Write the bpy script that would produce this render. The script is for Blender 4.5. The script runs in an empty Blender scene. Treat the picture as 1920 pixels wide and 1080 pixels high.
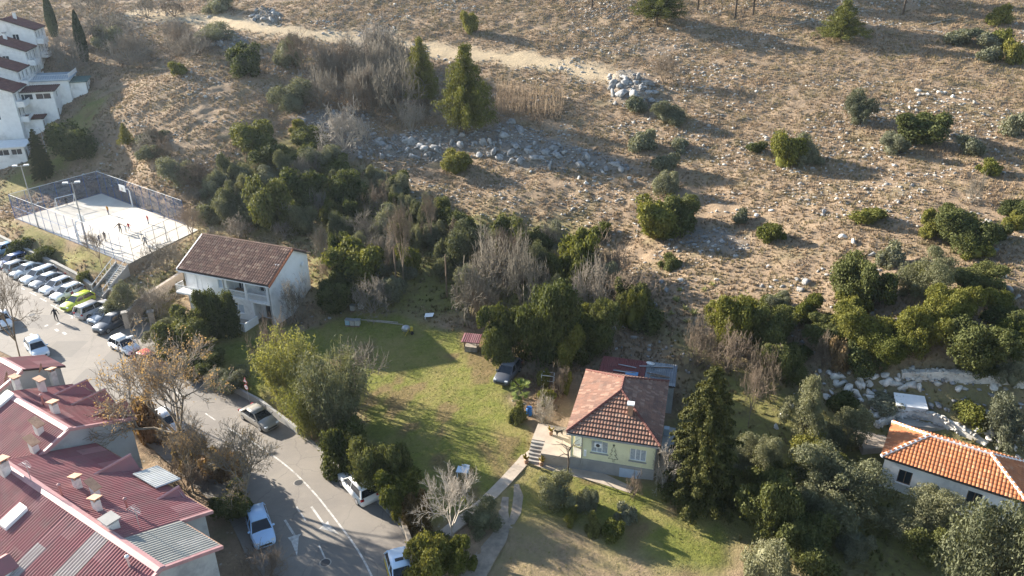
import bpy, bmesh, math, random
import numpy as np
from mathutils import Vector, Matrix, noise as mnoise

R = math.radians
# ------------------------------------------------------------------ camera
F, PITCH, CH = 1377.0, R(25), 42.0          # focal length in photo pixels (1920 wide), pitch down, height
S = bpy.context.scene
C = S.collection
cam = bpy.data.cameras.new('Camera')
cam_o = bpy.data.objects.new('Camera', cam)
C.objects.link(cam_o)
cam.sensor_width = 36.0
cam.lens = 36.0 * F / 1920.0
cam.clip_start = 0.5
cam.clip_end = 6000
cam_o.location = (0, 0, CH)
cam_o.rotation_euler = (math.pi / 2 - PITCH, 0, 0)
S.camera = cam_o
# ------------------------------------------------------------------ light
SUN_EL, SUN_AZ = 19.0, 148.5                # azimuth of the sun, degrees counter-clockwise from +X
w = bpy.data.worlds.new('World')
S.world = w
w.use_nodes = True
nt = w.node_tree
bg = nt.nodes['Background']
sky = nt.nodes.new('ShaderNodeTexSky')
sky.sky_type = 'NISHITA'
sky.sun_disc = False
sky.sun_elevation = R(SUN_EL)
sky.sun_rotation = R(90 - SUN_AZ)
sky.altitude = 60
sky.dust_density = 0.5
sky.air_density = 1.0
nt.links.new(sky.outputs[0], bg.inputs[0])
bg.inputs[1].default_value = 0.085
sl = bpy.data.lights.new('Sun', 'SUN')
sl.energy = 5.0
sl.angle = R(0.55)
sl.color = (1.0, 0.92, 0.80)
sun = bpy.data.objects.new('Sun', sl)
C.objects.link(sun)
sd = Vector((math.cos(R(SUN_AZ)) * math.cos(R(SUN_EL)), math.sin(R(SUN_AZ)) * math.cos(R(SUN_EL)), math.sin(R(SUN_EL))))
sun.rotation_euler = sd.to_track_quat('Z', 'Y').to_euler()
sun.location = sd * 200
S.view_settings.view_transform = 'Standard'
S.view_settings.look = 'None'
S.view_settings.exposure = 1.88
S.view_settings.gamma = 1.0
S.cycles.max_bounces = 6
S.cycles.transparent_max_bounces = 12
S.cycles.volume_bounces = 0
S.render.film_transparent = False
try:
    S.cycles.use_denoising = True
except Exception:
    pass

# ------------------------------------------------------------------ pixel <-> world
FW = np.array([0, math.cos(PITCH), -math.sin(PITCH)])
UP = np.array([0, math.sin(PITCH), math.cos(PITCH)])
CAM = np.array([0, 0, CH])


def ray(px, py):
    return FW + np.array([1.0, 0, 0]) * (px - 960) / F + UP * (540 - py) / F


def atz(px, py, z):
    r = ray(px, py)
    return CAM + r * ((z - CH) / r[2])


def atY(px, py, Y):
    r = ray(px, py)
    return CAM + r * (Y / r[1])


def pix(p):
    d = np.asarray(p, float) - CAM
    dep = d @ FW
    return 960 + F * d[0] / dep, 540 - F * (d @ UP) / dep, dep


# ------------------------------------------------------------------ terrain
def vnoise(x, y, scale, seed):
    rs = np.random.RandomState(seed)
    T = rs.rand(128, 128)
    u, v = np.asarray(x) / scale + 500, np.asarray(y) / scale + 500
    iu, iv = np.floor(u).astype(int), np.floor(v).astype(int)
    fu, fv = u - iu, v - iv
    fu, fv = fu * fu * (3 - 2 * fu), fv * fv * (3 - 2 * fv)
    a, b = T[iu % 128, iv % 128], T[(iu + 1) % 128, iv % 128]
    c, d = T[iu % 128, (iv + 1) % 128], T[(iu + 1) % 128, (iv + 1) % 128]
    return (a * (1 - fu) + b * fu) * (1 - fv) + (c * (1 - fu) + d * fu) * fv


ZP = """0 530 0;0 620 0;105 600 0;240 640 0;300 800 0;500 790 0;600 950 0;740 1075 0;420 1000 0;100 900 0;960 1300 0;0 1300 0;
1920 1300 -.2;1500 1250 0;-400 600 0;-400 470 1;60 505 0;200 590 0;60 462 1.8;140 490 2.0;20 425 2.2;120 425 3;250 420 3;190 360 3.2;330 425 3.2;300 480 2.4;
290 560 1.2;400 660 1.2;300 620 .9;430 600 1.5;540 585 1.8;500 445 4;620 470 4.3;380 430 3.6;480 730 1.0;620 640 1.5;700 650 1.5;850 690 1.5;850 800 1.2;
940 820 1.3;780 860 1.0;700 840 .8;950 950 .8;830 960 .6;900 1060 .2;1100 1000 .6;1350 1040 .5;1300 950 1.0;1150 890 1.2;1050 860 1.3;
1200 680 2.6;950 700 1.8;880 630 2.2;1000 570 3.2;600 560 3.2;720 560 3.0;820 520 3.8;1720 940 1.1;1850 990 .8;1640 870 1.4;1480 900 1.2;1420 780 2.2;
1760 790 3.4;1900 800 4.2;1700 740 4.4;1600 1000 .6;1300 770 1.8;1550 770 2.6"""
YP = """40 310 135;150 165 158;60 120 168;300 100 165;600 60 170;960 100 155;1300 100 150;1600 100 145;1900 100 140;300 0 200;960 0 185;1400 0 178;1900 0 168;
250 200 140;600 200 140;960 200 134;1300 200 128;1600 200 122;1900 200 116;300 300 122;600 300 122;960 300 117;1300 300 110;1600 300 104;1900 300 99;
440 400 106;700 400 106;960 400 102;1300 400 96;1600 400 88;1900 400 84;1000 500 90;1300 500 82;1600 500 76;1900 500 72;1300 600 72;1600 600 66;1900 600 62;
1450 700 62;1700 680 59;1900 700 56;120 320 130"""
XYZ = [(0, 300, 60), (-220, 300, 58), (220, 300, 66), (0, 450, 95), (-300, 150, 16), (260, 110, 30), (-170, 40, 0), (170, 20, 1), (0, 0, -1),
       (0, -80, -3), (-200, -60, -2), (200, -60, -1), (300, 400, 90), (-300, 420, 88), (120, 60, 9)]
A = [atz(*map(float, s.split())) for s in ZP.replace('\n', '').split(';')]
A += [atY(*map(float, s.split())) for s in YP.replace('\n', '').split(';')]
A += [np.array(p, float) for p in XYZ]
A = np.array(A)
n = len(A)


def tps_k(d2):
    return np.where(d2 > 1e-9, 0.5 * d2 * np.log(d2 + 1e-12), 0)


AX = A[:, :2] / 100
Kk = tps_k(((AX[:, None] - AX[None]) ** 2).sum(-1)) + np.eye(n) * 0.0004
Pm = np.c_[np.ones(n), AX]
M = np.block([[Kk, Pm], [Pm.T, np.zeros((3, 3))]])
sol = np.linalg.solve(M, np.r_[A[:, 2], 0, 0, 0])


def tps(x, y):
    q = np.stack([np.ravel(x), np.ravel(y)], 1) / 100
    out = np.empty(len(q))
    for i in range(0, len(q), 40000):
        s = q[i:i + 40000]
        d2 = ((s[:, None] - AX[None]) ** 2).sum(-1)
        out[i:i + 40000] = tps_k(d2) @ sol[:n] + sol[n] + s @ sol[n + 1:]
    return out.reshape(np.shape(x))


def sdist(x, y, poly):
    """signed distance to a polygon, negative inside"""
    x, y = np.asarray(x, float), np.asarray(y, float)
    d = np.full(x.shape, 1e9)
    ins = np.zeros(x.shape, bool)
    for i in range(len(poly)):
        (x0, y0), (x1, y1) = poly[i][:2], poly[(i + 1) % len(poly)][:2]
        ex, ey = x1 - x0, y1 - y0
        t = np.clip(((x - x0) * ex + (y - y0) * ey) / (ex * ex + ey * ey + 1e-12), 0, 1)
        d = np.minimum(d, (x - x0 - t * ex) ** 2 + (y - y0 - t * ey) ** 2)
        c = ((y0 > y) != (y1 > y)) & (x < (x1 - x0) * (y - y0) / (y1 - y0 + 1e-12) + x0)
        ins ^= c
    d = np.sqrt(d)
    return np.where(ins, -d, d)


def pl(z, *pts):
    return [tuple(atz(a, b, z)[:2]) for a, b in pts]


ROAD_UP = [(-330, 320), (-160, 380), (0, 456), (88, 500), (150, 530), (182, 553), (216, 575), (262, 600), (300, 612), (330, 690), (400, 716), (480, 755), (560, 812), (640, 884), (700, 935), (752, 992), (775, 1040), (800, 1110), (850, 1250)]
ROAD_LO = [(560, 1400), (500, 1180), (480, 1090), (452, 1020), (425, 965), (340, 890), (240, 800), (100, 712), (20, 668), (-120, 600), (-420, 470)]
ROAD = pl(0, *(ROAD_UP + ROAD_LO))
COURT_Z = 3.0
COURT_PX = [(242, 494), (32, 409), (190, 363), (372, 431)]
COURT = pl(COURT_Z, *COURT_PX)
HOUSE_W = pl(1.6, (352, 600), (515, 625), (560, 560), (400, 540))
HOUSE_Y = [(4.0, 53.4), (12.6, 50.8), (15.2, 60.4), (6.6, 63)]
WALK_Y = pl(1.2, (978, 862), (992, 842), (1080, 860), (1190, 905), (1180, 925), (1085, 890))


def smooth(t):
    t = np.clip(t, 0, 1)
    return t * t * (3 - 2 * t)


def base_h(x, y):
    z = tps(x, y)
    far = np.maximum(0, np.hypot(np.asarray(x) - 10, np.asarray(y) - 110) - 330)
    z = z * np.exp(-(far / 700) ** 2)
    z = np.where(z > 42, 42 + 12 * np.tanh((z - 42) / 40), z)      # the hill levels off behind the frame
    z = np.maximum(z, -6)
    for poly, lev, fall in ((ROAD, -0.08, 0.55), (COURT, COURT_Z - 0.09, 0.9), (HOUSE_W, 1.45, 1.5), (HOUSE_Y, 1.25, 1.2), (WALK_Y, 1.12, .8)):
        d = sdist(x, y, poly)
        k = smooth(1 - (d - 0.35) / fall)
        z = z * (1 - k) + lev * k
    return z


def axis(lo, hi, step, far, g=1.16):
    a = list(np.arange(lo, hi + step / 2, step))
    s, p = step, hi
    while p < far:
        s *= g
        p += s
        a.append(p)
    s, p = step, lo
    b = []
    while p > -far:
        s *= g
        p -= s
        b.append(p)
    return np.array(b[::-1] + a)


GX = axis(-112, 132, 0.5, 1500)
GY = axis(26, 205, 0.45, 1500)
XX, YY = np.meshgrid(GX, GY)
ZB = base_h(XX, YY)


def gz(x, y):
    x, y = np.asarray(x, float), np.asarray(y, float)
    i = np.clip(np.searchsorted(GX, x) - 1, 0, len(GX) - 2)
    j = np.clip(np.searchsorted(GY, y) - 1, 0, len(GY) - 2)
    u = (x - GX[i]) / (GX[i + 1] - GX[i])
    v = (y - GY[j]) / (GY[j + 1] - GY[j])
    return (ZG[j, i] * (1 - u) + ZG[j, i + 1] * u) * (1 - v) + (ZG[j + 1, i] * (1 - u) + ZG[j + 1, i + 1] * u) * v


_T = np.arange(25, 330, 0.2)


def G(px, py):
    """the ground point seen at a photo pixel"""
    r = ray(px, py)
    P = CAM[None] + r[None] * _T[:, None]
    below = np.nonzero(P[:, 2] < gz(P[:, 0], P[:, 1]))[0]
    i = below[0] if len(below) else len(_T) - 1
    lo, hi = _T[max(i - 1, 0)], _T[i]
    for _ in range(12):
        m = (lo + hi) / 2
        p = CAM + r * m
        if p[2] < gz(p[0], p[1]):
            hi = m
        else:
            lo = m
    return CAM + r * hi


ZG = ZB


def gp(*pts):
    return [tuple(G(a, b)[:2]) for a, b in pts]


# zones of the ground (soft outlines), each a natural cover
LAWN = gp((560, 618), (640, 585), (760, 585), (890, 625), (950, 690), (990, 790), (985, 850), (930, 920), (905, 965), (830, 990), (770, 960), (700, 860), (640, 760), (590, 690))
GARDW = gp((270, 610), (350, 585), (560, 605), (600, 690), (500, 760), (400, 715), (330, 690))
FRONT = gp((975, 872), (1080, 890), (1250, 925), (1330, 960), (1430, 1085), (1330, 1085), (1220, 1045), (1150, 1035), (1080, 1005), (1000, 975), (955, 965))
FIELD = gp((960, 905), (1010, 945), (1150, 985), (1330, 1000), (1420, 1075), (1420, 1200), (860, 1200), (900, 1060), (935, 960))
UNDER = gp((560, 470), (760, 480), (960, 480), (1180, 560), (1300, 700), (1250, 900), (1450, 1100), (1950, 1100), (1950, 780), (1560, 760), (1330, 640), (1200, 600), (1010, 590), (820, 600), (600, 600))
BANK = gp((0, 415), (40, 412), (235, 497), (200, 530), (160, 520), (80, 478), (0, 440))
LAWNH = gp((0, 330), (60, 300), (175, 175), (205, 180), (150, 290), (60, 360), (0, 380))
THICK = gp((400, 330), (540, 250), (680, 320), (860, 400), (1080, 420), (1150, 520), (980, 600), (800, 560), (620, 540), (560, 450), (400, 440), (300, 500), (250, 530), (250, 600), (330, 600), (340, 470))
TRACK = [G(a, b)[:2] for a, b in ((260, 22), (340, 32), (440, 45), (560, 62), (660, 72), (800, 95), (960, 108), (1060, 125), (1150, 148))]
BARE = gp((985, 700), (1060, 690), (1075, 740), (1040, 800), (985, 790)) 
RUT1 = [G(a, b)[:2] for a, b in ((905, 835), (925, 862), (938, 890), (944, 905))]
RUT2 = [G(a, b)[:2] for a, b in ((940, 838), (952, 858), (962, 872), (968, 885))]
YARD = gp((860, 600), (930, 600), (1000, 660), (960, 690), (880, 670))
OLIVE = gp((1530, 700), (1920, 690), (1920, 850), (1680, 790), (1560, 770))


def pdist(x, y, line):
    d = np.full(np.shape(x), 1e9)
    for (x0, y0), (x1, y1) in zip(line[:-1], line[1:]):
        ex, ey = x1 - x0, y1 - y0
        t = np.clip(((x - x0) * ex + (y - y0) * ey) / (ex * ex + ey * ey), 0, 1)
        d = np.minimum(d, np.hypot(x - x0 - t * ex, y - y0 - t * ey))
    return d


nz1 = vnoise(XX, YY, 4.0, 1)
nz2 = vnoise(XX, YY, 1.5, 2)
nz3 = vnoise(XX, YY, 11.0, 3)
jit = (nz1 - .5) * 2.4 + (nz2 - .5) * 1.2


def zone(poly, soft=1.0):
    return smooth(0.5 - (sdist(XX, YY, poly) + jit) / (2 * soft))


z_lawn = np.maximum.reduce([zone(LAWN), zone(GARDW), zone(FRONT, 1.5), zone(LAWNH, 2) * .8, zone(BANK) * .75])
z_field = zone(FIELD, 1.5) * (1 - zone(FRONT, 1.5))
z_scrub = np.maximum.reduce([zone(UNDER, 3), zone(THICK, 4) * .9, zone(OLIVE, 2) * .75]) * (1 - z_lawn)
z_track = smooth(1.1 - (pdist(XX, YY, TRACK) + jit * 1.2) / 5.0)
z_bare = np.maximum(zone(BARE, .8), zone(YARD, 1.2) * .8)
z_bare = np.maximum(z_bare, np.maximum(smooth(1 - pdist(XX, YY, RUT1) / 1.1), smooth(1 - pdist(XX, YY, RUT2) / 1.0)) * .65)
z_bare = np.maximum(z_bare, z_lawn * smooth((vnoise(XX, YY, 3.3, 71) * .6 + vnoise(XX, YY, 1.3, 72) * .4 - .66) / .08) * .6)
# ground relief: tussocky on the hill, smooth on lawn, road, court
flat = np.maximum.reduce([z_lawn, z_field * .7, smooth(1 - (sdist(XX, YY, ROAD) - .6) / 1.2), smooth(1 - (sdist(XX, YY, COURT) - .6) / 1.2),
                          smooth(1 - sdist(XX, YY, HOUSE_Y) / 1.5), smooth(1 - sdist(XX, YY, HOUSE_W) / 1.5), smooth(1 - sdist(XX, YY, WALK_Y) / 1.0), z_track * .8])
nearv = smooth((330 - np.hypot(XX, YY - 110)) / 60)
hard = np.maximum.reduce([smooth(1 - (sdist(XX, YY, q) - .5) / 1.0) for q in (ROAD, COURT, HOUSE_Y, HOUSE_W, WALK_Y)])
relief = ((vnoise(XX, YY, 7, 11) - .5) * .38 + (vnoise(XX, YY, 2.6, 12) - .5) * .26 + (vnoise(XX, YY, 1.1, 13) - .5) * .32) * (1 - flat) * nearv \
    + ((vnoise(XX, YY, 3, 14) - .5) * .10 + (vnoise(XX, YY, 1.2, 15) - .5) * .05) * flat * (1 - hard)
ZG = ZB + relief

# ------------------------------------------------------------------ materials
MATS = {}


class N:
    """small node-tree helper"""

    def __init__(s, name):
        s.m = bpy.data.materials.new(name)
        s.m.use_nodes = True
        s.t = s.m.node_tree
        s.b = s.t.nodes['Principled BSDF']
        s.out = s.t.nodes['Material Output']

    def n(s, kind, **kw):
        o = s.t.nodes.new('ShaderNode' + kind)
        for k, v in kw.items():
            if k in o.inputs:
                o.inputs[k].default_value = v
            else:
                setattr(o, k, v)
        return o

    def l(s, a, b):
        s.t.links.new(a, b)

    def noise(s, scale, detail=4, rough=.6, vec=None, dist=0):
        o = s.n('TexNoise', Scale=scale, Detail=detail, Roughness=rough, Distortion=dist)
        if vec is not None:
            s.l(vec, o.inputs['Vector'])
        return o.outputs['Fac']

    def ramp(s, fac, a, b, lo=0.0, hi=1.0):
        o = s.n('MapRange')
        o.inputs[1].default_value, o.inputs[2].default_value = a, b
        o.inputs[3].default_value, o.inputs[4].default_value = lo, hi
        s.l(fac, o.inputs[0])
        return o.outputs[0]

    def mix(s, fac, a, b, mode='MIX'):
        o = s.n('Mix', data_type='RGBA', blend_type=mode)
        for v, k in ((fac, 0), (a, 6), (b, 7)):
            if hasattr(v, 'is_linked'):
                s.l(v, o.inputs[k])
            else:
                o.inputs[k].default_value = v if k == 0 else (*v[:3], 1)
        return o.outputs[2]

    def math(s, op, a, b=0.0):
        o = s.n('Math', operation=op)
        for v, k in ((a, 0), (b, 1)):
            if hasattr(v, 'is_linked'):
                s.l(v, o.inputs[k])
            else:
                o.inputs[k].default_value = v
        return o.outputs[0]

    def bump(s, h, strength, dist=.05):
        o = s.n('Bump', Strength=strength, Distance=dist)
        s.l(h, o.inputs['Height'])
        s.l(o.outputs[0], s.b.inputs['Normal'])


def pmat(name, c1, c2=None, scale=2.0, rough=.8, bump=0.0, bscale=25, metal=0.0, spec=.4, c3=None, s3=.5, rnd=0.0, coat=0.0):
    if name in MATS:
        return MATS[name]
    k = N(name)
    tc = k.n('TexCoord').outputs['Object']
    col = None
    if c2 is None:
        c2 = tuple(v * .8 for v in c1)
    f = k.ramp(k.noise(scale, 6, .65, tc), .35, .65)
    col = k.mix(f, c1, c2)
    if c3 is not None:
        f3 = k.ramp(k.noise(s3, 5, .7, tc), .52, .68)
        col = k.mix(f3, col, c3)
    if rnd:
        oi = k.n('ObjectInfo').outputs['Random']
        hs = k.n('HueSaturation')
        k.l(k.ramp(oi, 0, 1, 1 - rnd, 1 + rnd), hs.inputs['Value'])
        k.l(k.ramp(oi, 0, 1, .5 + rnd * .04, .5 - rnd * .04), hs.inputs['Hue'])
        k.l(col, hs.inputs['Color'])
        col = hs.outputs[0]
    k.l(col, k.b.inputs['Base Color'])
    k.b.inputs['Roughness'].default_value = rough
    k.b.inputs['Metallic'].default_value = metal
    k.b.inputs['Specular IOR Level'].default_value = spec
    k.b.inputs['Coat Weight'].default_value = coat
    if bump:
        k.bump(k.noise(bscale, 6, .7, tc), bump)
    MATS[name] = k.m
    return k.m


def leafmat(name, dark, light, trans=.3, rnd=.27, rough=.75):
    if name in MATS:
        return MATS[name]
    k = N(name)
    ri = k.n('NewGeometry').outputs['Random Per Island']
    tc = k.n('TexCoord').outputs['Object']
    f = k.math('ADD', k.math('MULTIPLY', ri, .55), k.math('MULTIPLY', k.ramp(k.noise(6.5, 3, .6, tc), .32, .68), .5))
    col = k.mix(f, dark, light)
    oi = k.n('ObjectInfo').outputs['Random']
    hs = k.n('HueSaturation')
    k.l(k.ramp(oi, 0, 1, 1 - rnd, 1 + rnd), hs.inputs['Value'])
    k.l(k.ramp(oi, 0, 1, .5 + rnd * .06, .5 - rnd * .06), hs.inputs['Hue'])
    k.l(col, hs.inputs['Color'])
    col = hs.outputs[0]
    k.l(col, k.b.inputs['Base Color'])
    k.b.inputs['Roughness'].default_value = rough
    k.b.inputs['Specular IOR Level'].default_value = .14
    tr = k.n('BsdfTranslucent')
    k.l(k.mix(1.0, col, (1.2, 1.15, .55), 'MULTIPLY'), tr.inputs['Color'])
    mx = k.n('MixShader')
    mx.inputs[0].default_value = trans
    k.l(k.b.outputs[0], mx.inputs[1])
    k.l(tr.outputs[0], mx.inputs[2])
    k.l(mx.outputs[0], k.out.inputs['Surface'])
    MATS[name] = k.m
    return k.m


def glassmat(name, col=(.03, .04, .05), rough=.08):
    if name in MATS:
        return MATS[name]
    k = N(name)
    k.b.inputs['Base Color'].default_value = (*col, 1)
    k.b.inputs['Roughness'].default_value = rough
    k.b.inputs['Specular IOR Level'].default_value = .6
    MATS[name] = k.m
    return k.m


# ------------------------------------------------------------------ mesh + object helpers
def mesh_np(name, V, Fq, mat=None, smooth_=False):
    """mesh from numpy arrays; Fq is an int array (n,3) or (n,4), or a list of such arrays"""
    me = bpy.data.meshes.new(name)
    Fs = Fq if isinstance(Fq, list) else [Fq]
    V = np.asarray(V, np.float32)
    me.vertices.add(len(V))
    me.vertices.foreach_set('co', V.ravel())
    nl = sum(f.size for f in Fs)
    npol = sum(len(f) for f in Fs)
    me.loops.add(nl)
    me.polygons.add(npol)
    me.loops.foreach_set('vertex_index', np.concatenate([f.ravel() for f in Fs]).astype(np.int32))
    tot = np.concatenate([np.full(len(f), f.shape[1]) for f in Fs]).astype(np.int32)
    st = np.r_[0, np.cumsum(tot)[:-1]].astype(np.int32)
    me.polygons.foreach_set('loop_start', st)
    if smooth_:
        me.polygons.foreach_set('use_smooth', np.ones(npol, bool))
    me.update(calc_edges=True)
    if mat:
        me.materials.append(mat)
    return me


def link(name, data, parent=None, loc=None, rotz=None):
    o = bpy.data.objects.new(name, data)
    C.objects.link(o)
    if parent is not None:
        o.parent = parent
    if loc is not None:
        o.location = [float(v) for v in loc]
    if rotz is not None:
        o.rotation_euler = (0, 0, rotz)
    return o


def tag(o, label=None, cat=None, group=None, kind=None):
    if label:
        o['label'] = label
    if cat:
        o['category'] = cat
    if group:
        o['group'] = group
    if kind:
        o['kind'] = kind
    return o


def thing(name, label, cat, loc=(0, 0, 0), rotz=0.0, group=None):
    return tag(link(name, None, None, loc, rotz), label, cat, group)


class MB:
    """collects shapes into one mesh"""

    def __init__(s):
        s.v, s.f = [], []

    def add(s, vs, fs):
        o = len(s.v)
        s.v += [tuple(p) for p in vs]
        s.f += [tuple(i + o for i in f) for f in fs]
        return s

    def box(s, x0, x1, y0, y1, z0, z1):
        return s.add([(x0, y0, z0), (x1, y0, z0), (x1, y1, z0), (x0, y1, z0), (x0, y0, z1), (x1, y0, z1), (x1, y1, z1), (x0, y1, z1)],
                     [(0, 3, 2, 1), (4, 5, 6, 7), (0, 1, 5, 4), (1, 2, 6, 5), (2, 3, 7, 6), (3, 0, 4, 7)])

    def prism(s, poly, z0, z1):
        k = len(poly)
        zz0 = z0 if hasattr(z0, '__len__') else [z0] * k
        zz1 = z1 if hasattr(z1, '__len__') else [z1] * k
        return s.add([(p[0], p[1], z) for p, z in zip(poly, zz0)] + [(p[0], p[1], z) for p, z in zip(poly, zz1)],
                     [tuple(range(k))[::-1], tuple(range(k, 2 * k))] + [(i, (i + 1) % k, k + (i + 1) % k, k + i) for i in range(k)])

    def slab(s, pts, t):
        """planar 3-D polygon thickened downwards by t"""
        k = len(pts)
        return s.add([tuple(p) for p in pts] + [(p[0], p[1], p[2] - t) for p in pts],
                     [tuple(range(k)), tuple(range(k, 2 * k))[::-1]] + [(i, k + i, k + (i + 1) % k, (i + 1) % k) for i in range(k)])

    def tube(s, pts, r, sides=6, cap=True):
        pts = [Vector(p) for p in pts]
        rs = r if hasattr(r, '__len__') else [r] * len(pts)
        o = len(s.v)
        for i, p in enumerate(pts):
            d = (pts[min(i + 1, len(pts) - 1)] - pts[max(i - 1, 0)]).normalized()
            a = d.orthogonal().normalized() if abs(d.z) < .99 else Vector((1, 0, 0))
            if abs(d.z) < .99:
                a = d.cross(Vector((0, 0, 1))).normalized()
            b = d.cross(a)
            for j in range(sides):
                t = 2 * math.pi * (j + .5) / sides
                s.v.append(tuple(p + (a * math.cos(t) + b * math.sin(t)) * rs[i]))
        for i in range(len(pts) - 1):
            for j in range(sides):
                a0, a1 = o + i * sides + j, o + i * sides + (j + 1) % sides
                s.f.append((a0, a1, a1 + sides, a0 + sides))
        if cap:
            s.f.append(tuple(o + j for j in range(sides))[::-1])
            s.f.append(tuple(o + (len(pts) - 1) * sides + j for j in range(sides)))
        return s

    def lathe(s, prof, seg=10, axis='z', c=(0, 0, 0)):
        o = len(s.v)
        for r, h in prof:
            for j in range(seg):
                t = 2 * math.pi * j / seg
                a, b = r * math.cos(t), r * math.sin(t)
                p = (a, b, h) if axis == 'z' else ((a, h, b) if axis == 'y' else (h, a, b))
                s.v.append((p[0] + c[0], p[1] + c[1], p[2] + c[2]))
        for i in range(len(prof) - 1):
            for j in range(seg):
                a0, a1 = o + i * seg + j, o + i * seg + (j + 1) % seg
                s.f.append((a0, a1, a1 + seg, a0 + seg))
        s.f.append(tuple(o + j for j in range(seg))[::-1])
        s.f.append(tuple(o + (len(prof) - 1) * seg + j for j in range(seg)))
        return s

    def mesh(s, name, mat=None, smooth_=False, bevel=0):
        me = bpy.data.meshes.new(name)
        me.from_pydata(s.v, [], s.f)
        if bevel:
            bm = bmesh.new()
            bm.from_mesh(me)
            bmesh.ops.bevel(bm, geom=bm.edges[:], offset=bevel, segments=1, affect='EDGES', clamp_overlap=True)
            bm.to_mesh(me)
            bm.free()
        bm = bmesh.new()
        bm.from_mesh(me)
        bmesh.ops.recalc_face_normals(bm, faces=bm.faces[:])
        bm.to_mesh(me)
        bm.free()
        if smooth_:
            me.polygons.foreach_set('use_smooth', np.ones(len(me.polygons), bool))
        if mat:
            me.materials.append(mat)
        return me

    def build(s, name, mat, parent=None, smooth_=False, bevel=0, loc=None, rotz=None):
        return link(name, s.mesh(name, mat, smooth_, bevel), parent, loc, rotz)


def copy_tree(o, parent=None):
    c = o.copy()
    C.objects.link(c)
    c.parent = parent
    for ch in o.children:
        copy_tree(ch, c)
    return c


def struct(name, mb, mat, **kw):
    return tag(mb.build(name, mat, **kw), kind='structure')


# ------------------------------------------------------------------ ground sheet
def ground_material():
    k = N('ground_cover')
    tc = k.n('TexCoord').outputs['Object']
    za = k.n('VertexColor', layer_name='zone').outputs
    zb = k.n('VertexColor', layer_name='zone2').outputs
    sep = k.n('SeparateColor')
    k.l(za[0], sep.inputs[0])
    sep2 = k.n('SeparateColor')
    k.l(zb[0], sep2.inputs[0])
    lawn, field, scrub = sep.outputs
    track, bare, rocky = sep2.outputs
    n_big = k.ramp(k.noise(.10, 5, .6, tc), .38, .62)
    n_mid = k.ramp(k.noise(.55, 6, .65, tc), .36, .64)
    n_fine = k.ramp(k.noise(2.6, 6, .7, tc), .34, .66)
    n_vf = k.ramp(k.noise(9.0, 4, .7, tc), .3, .7)
    straw = k.mix(n_fine, (.42, .305, .195), (.25, .178, .118))
    brown = k.mix(n_fine, (.165, .12, .083), (.34, .245, .16))
    hill = k.mix(n_mid, straw, brown)
    hill = k.mix(k.math('MULTIPLY', k.ramp(k.noise(.23, 5, .65, tc), .52, .66), .55), hill, (.17, .15, .075))
    hill = k.mix(k.math('MULTIPLY', n_vf, .35), hill, (.17, .125, .085))
    # pale stones bedded in the soil
    vo = k.n('TexVoronoi', Scale=1.7, Randomness=1.0)
    k.l(tc, vo.inputs['Vector'])
    st = k.math('MULTIPLY', k.ramp(vo.outputs['Distance'], .22, .12), k.ramp(k.noise(.35, 3, .6, tc), .50, .60))
    hill = k.mix(k.math('MULTIPLY', st, .8), hill, (.40, .375, .33))
    pale = k.mix(n_fine, (.54, .42, .265), (.43, .33, .215))
    hill = k.mix(track, hill, pale)
    grass = k.mix(n_fine, (.215, .215, .05), (.12, .135, .032))
    grass = k.mix(k.math('MULTIPLY', k.ramp(k.noise(.28, 6, .7, tc), .44, .62), .8), grass, (.27, .22, .085))
    grass = k.mix(k.math('MULTIPLY', n_vf, .35), grass, (.07, .08, .022))
    dry = k.mix(n_fine, (.31, .225, .145), (.21, .155, .095))
    dry = k.mix(k.math('MULTIPLY', n_mid, .55), dry, (.23, .20, .085))
    scr = k.mix(n_mid, (.17, .165, .055), (.12, .10, .05))
    scr = k.mix(k.math('MULTIPLY', n_fine, .6), scr, (.23, .215, .065))
    soil = k.mix(n_fine, (.22, .135, .085), (.14, .085, .055))
    col = k.mix(scrub, hill, scr)
    col = k.mix(field, col, dry)
    col = k.mix(lawn, col, grass)
    col = k.mix(bare, col, soil)
    rk = k.mix(n_fine, (.25, .24, .225), (.13, .125, .115))  # scree ground darkened too, pine shade put into its colour
    col = k.mix(rocky, col, rk)
    k.l(col, k.b.inputs['Base Color'])
    k.b.inputs['Roughness'].default_value = .95
    k.b.inputs['Specular IOR Level'].default_value = .1
    hgt = k.math('ADD', k.math('MULTIPLY', n_fine, .7), k.math('MULTIPLY', n_vf, .35))
    k.bump(hgt, .8, .12)
    return k.m


def build_ground():
    ny, nx = XX.shape
    V = np.stack([XX, YY, ZG], -1).reshape(-1, 3)
    idx = np.arange(ny * nx).reshape(ny, nx)
    Fq = np.stack([idx[:-1, :-1], idx[:-1, 1:], idx[1:, 1:], idx[1:, :-1]], -1).reshape(-1, 4)
    me = mesh_np('ground', V, Fq, ground_material(), True)
    for nm, ch in (('zone', (z_lawn, z_field, z_scrub)), ('zone2', (z_track, z_bare, z_rock))):
        a = me.color_attributes.new(nm, 'FLOAT_COLOR', 'POINT')
        arr = np.ones((ny * nx, 4), np.float32)
        for i, c in enumerate(ch):
            arr[:, i] = c.ravel()
        a.data.foreach_set('color', arr.ravel())
    tag(link('ground', me), kind='structure')


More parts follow.
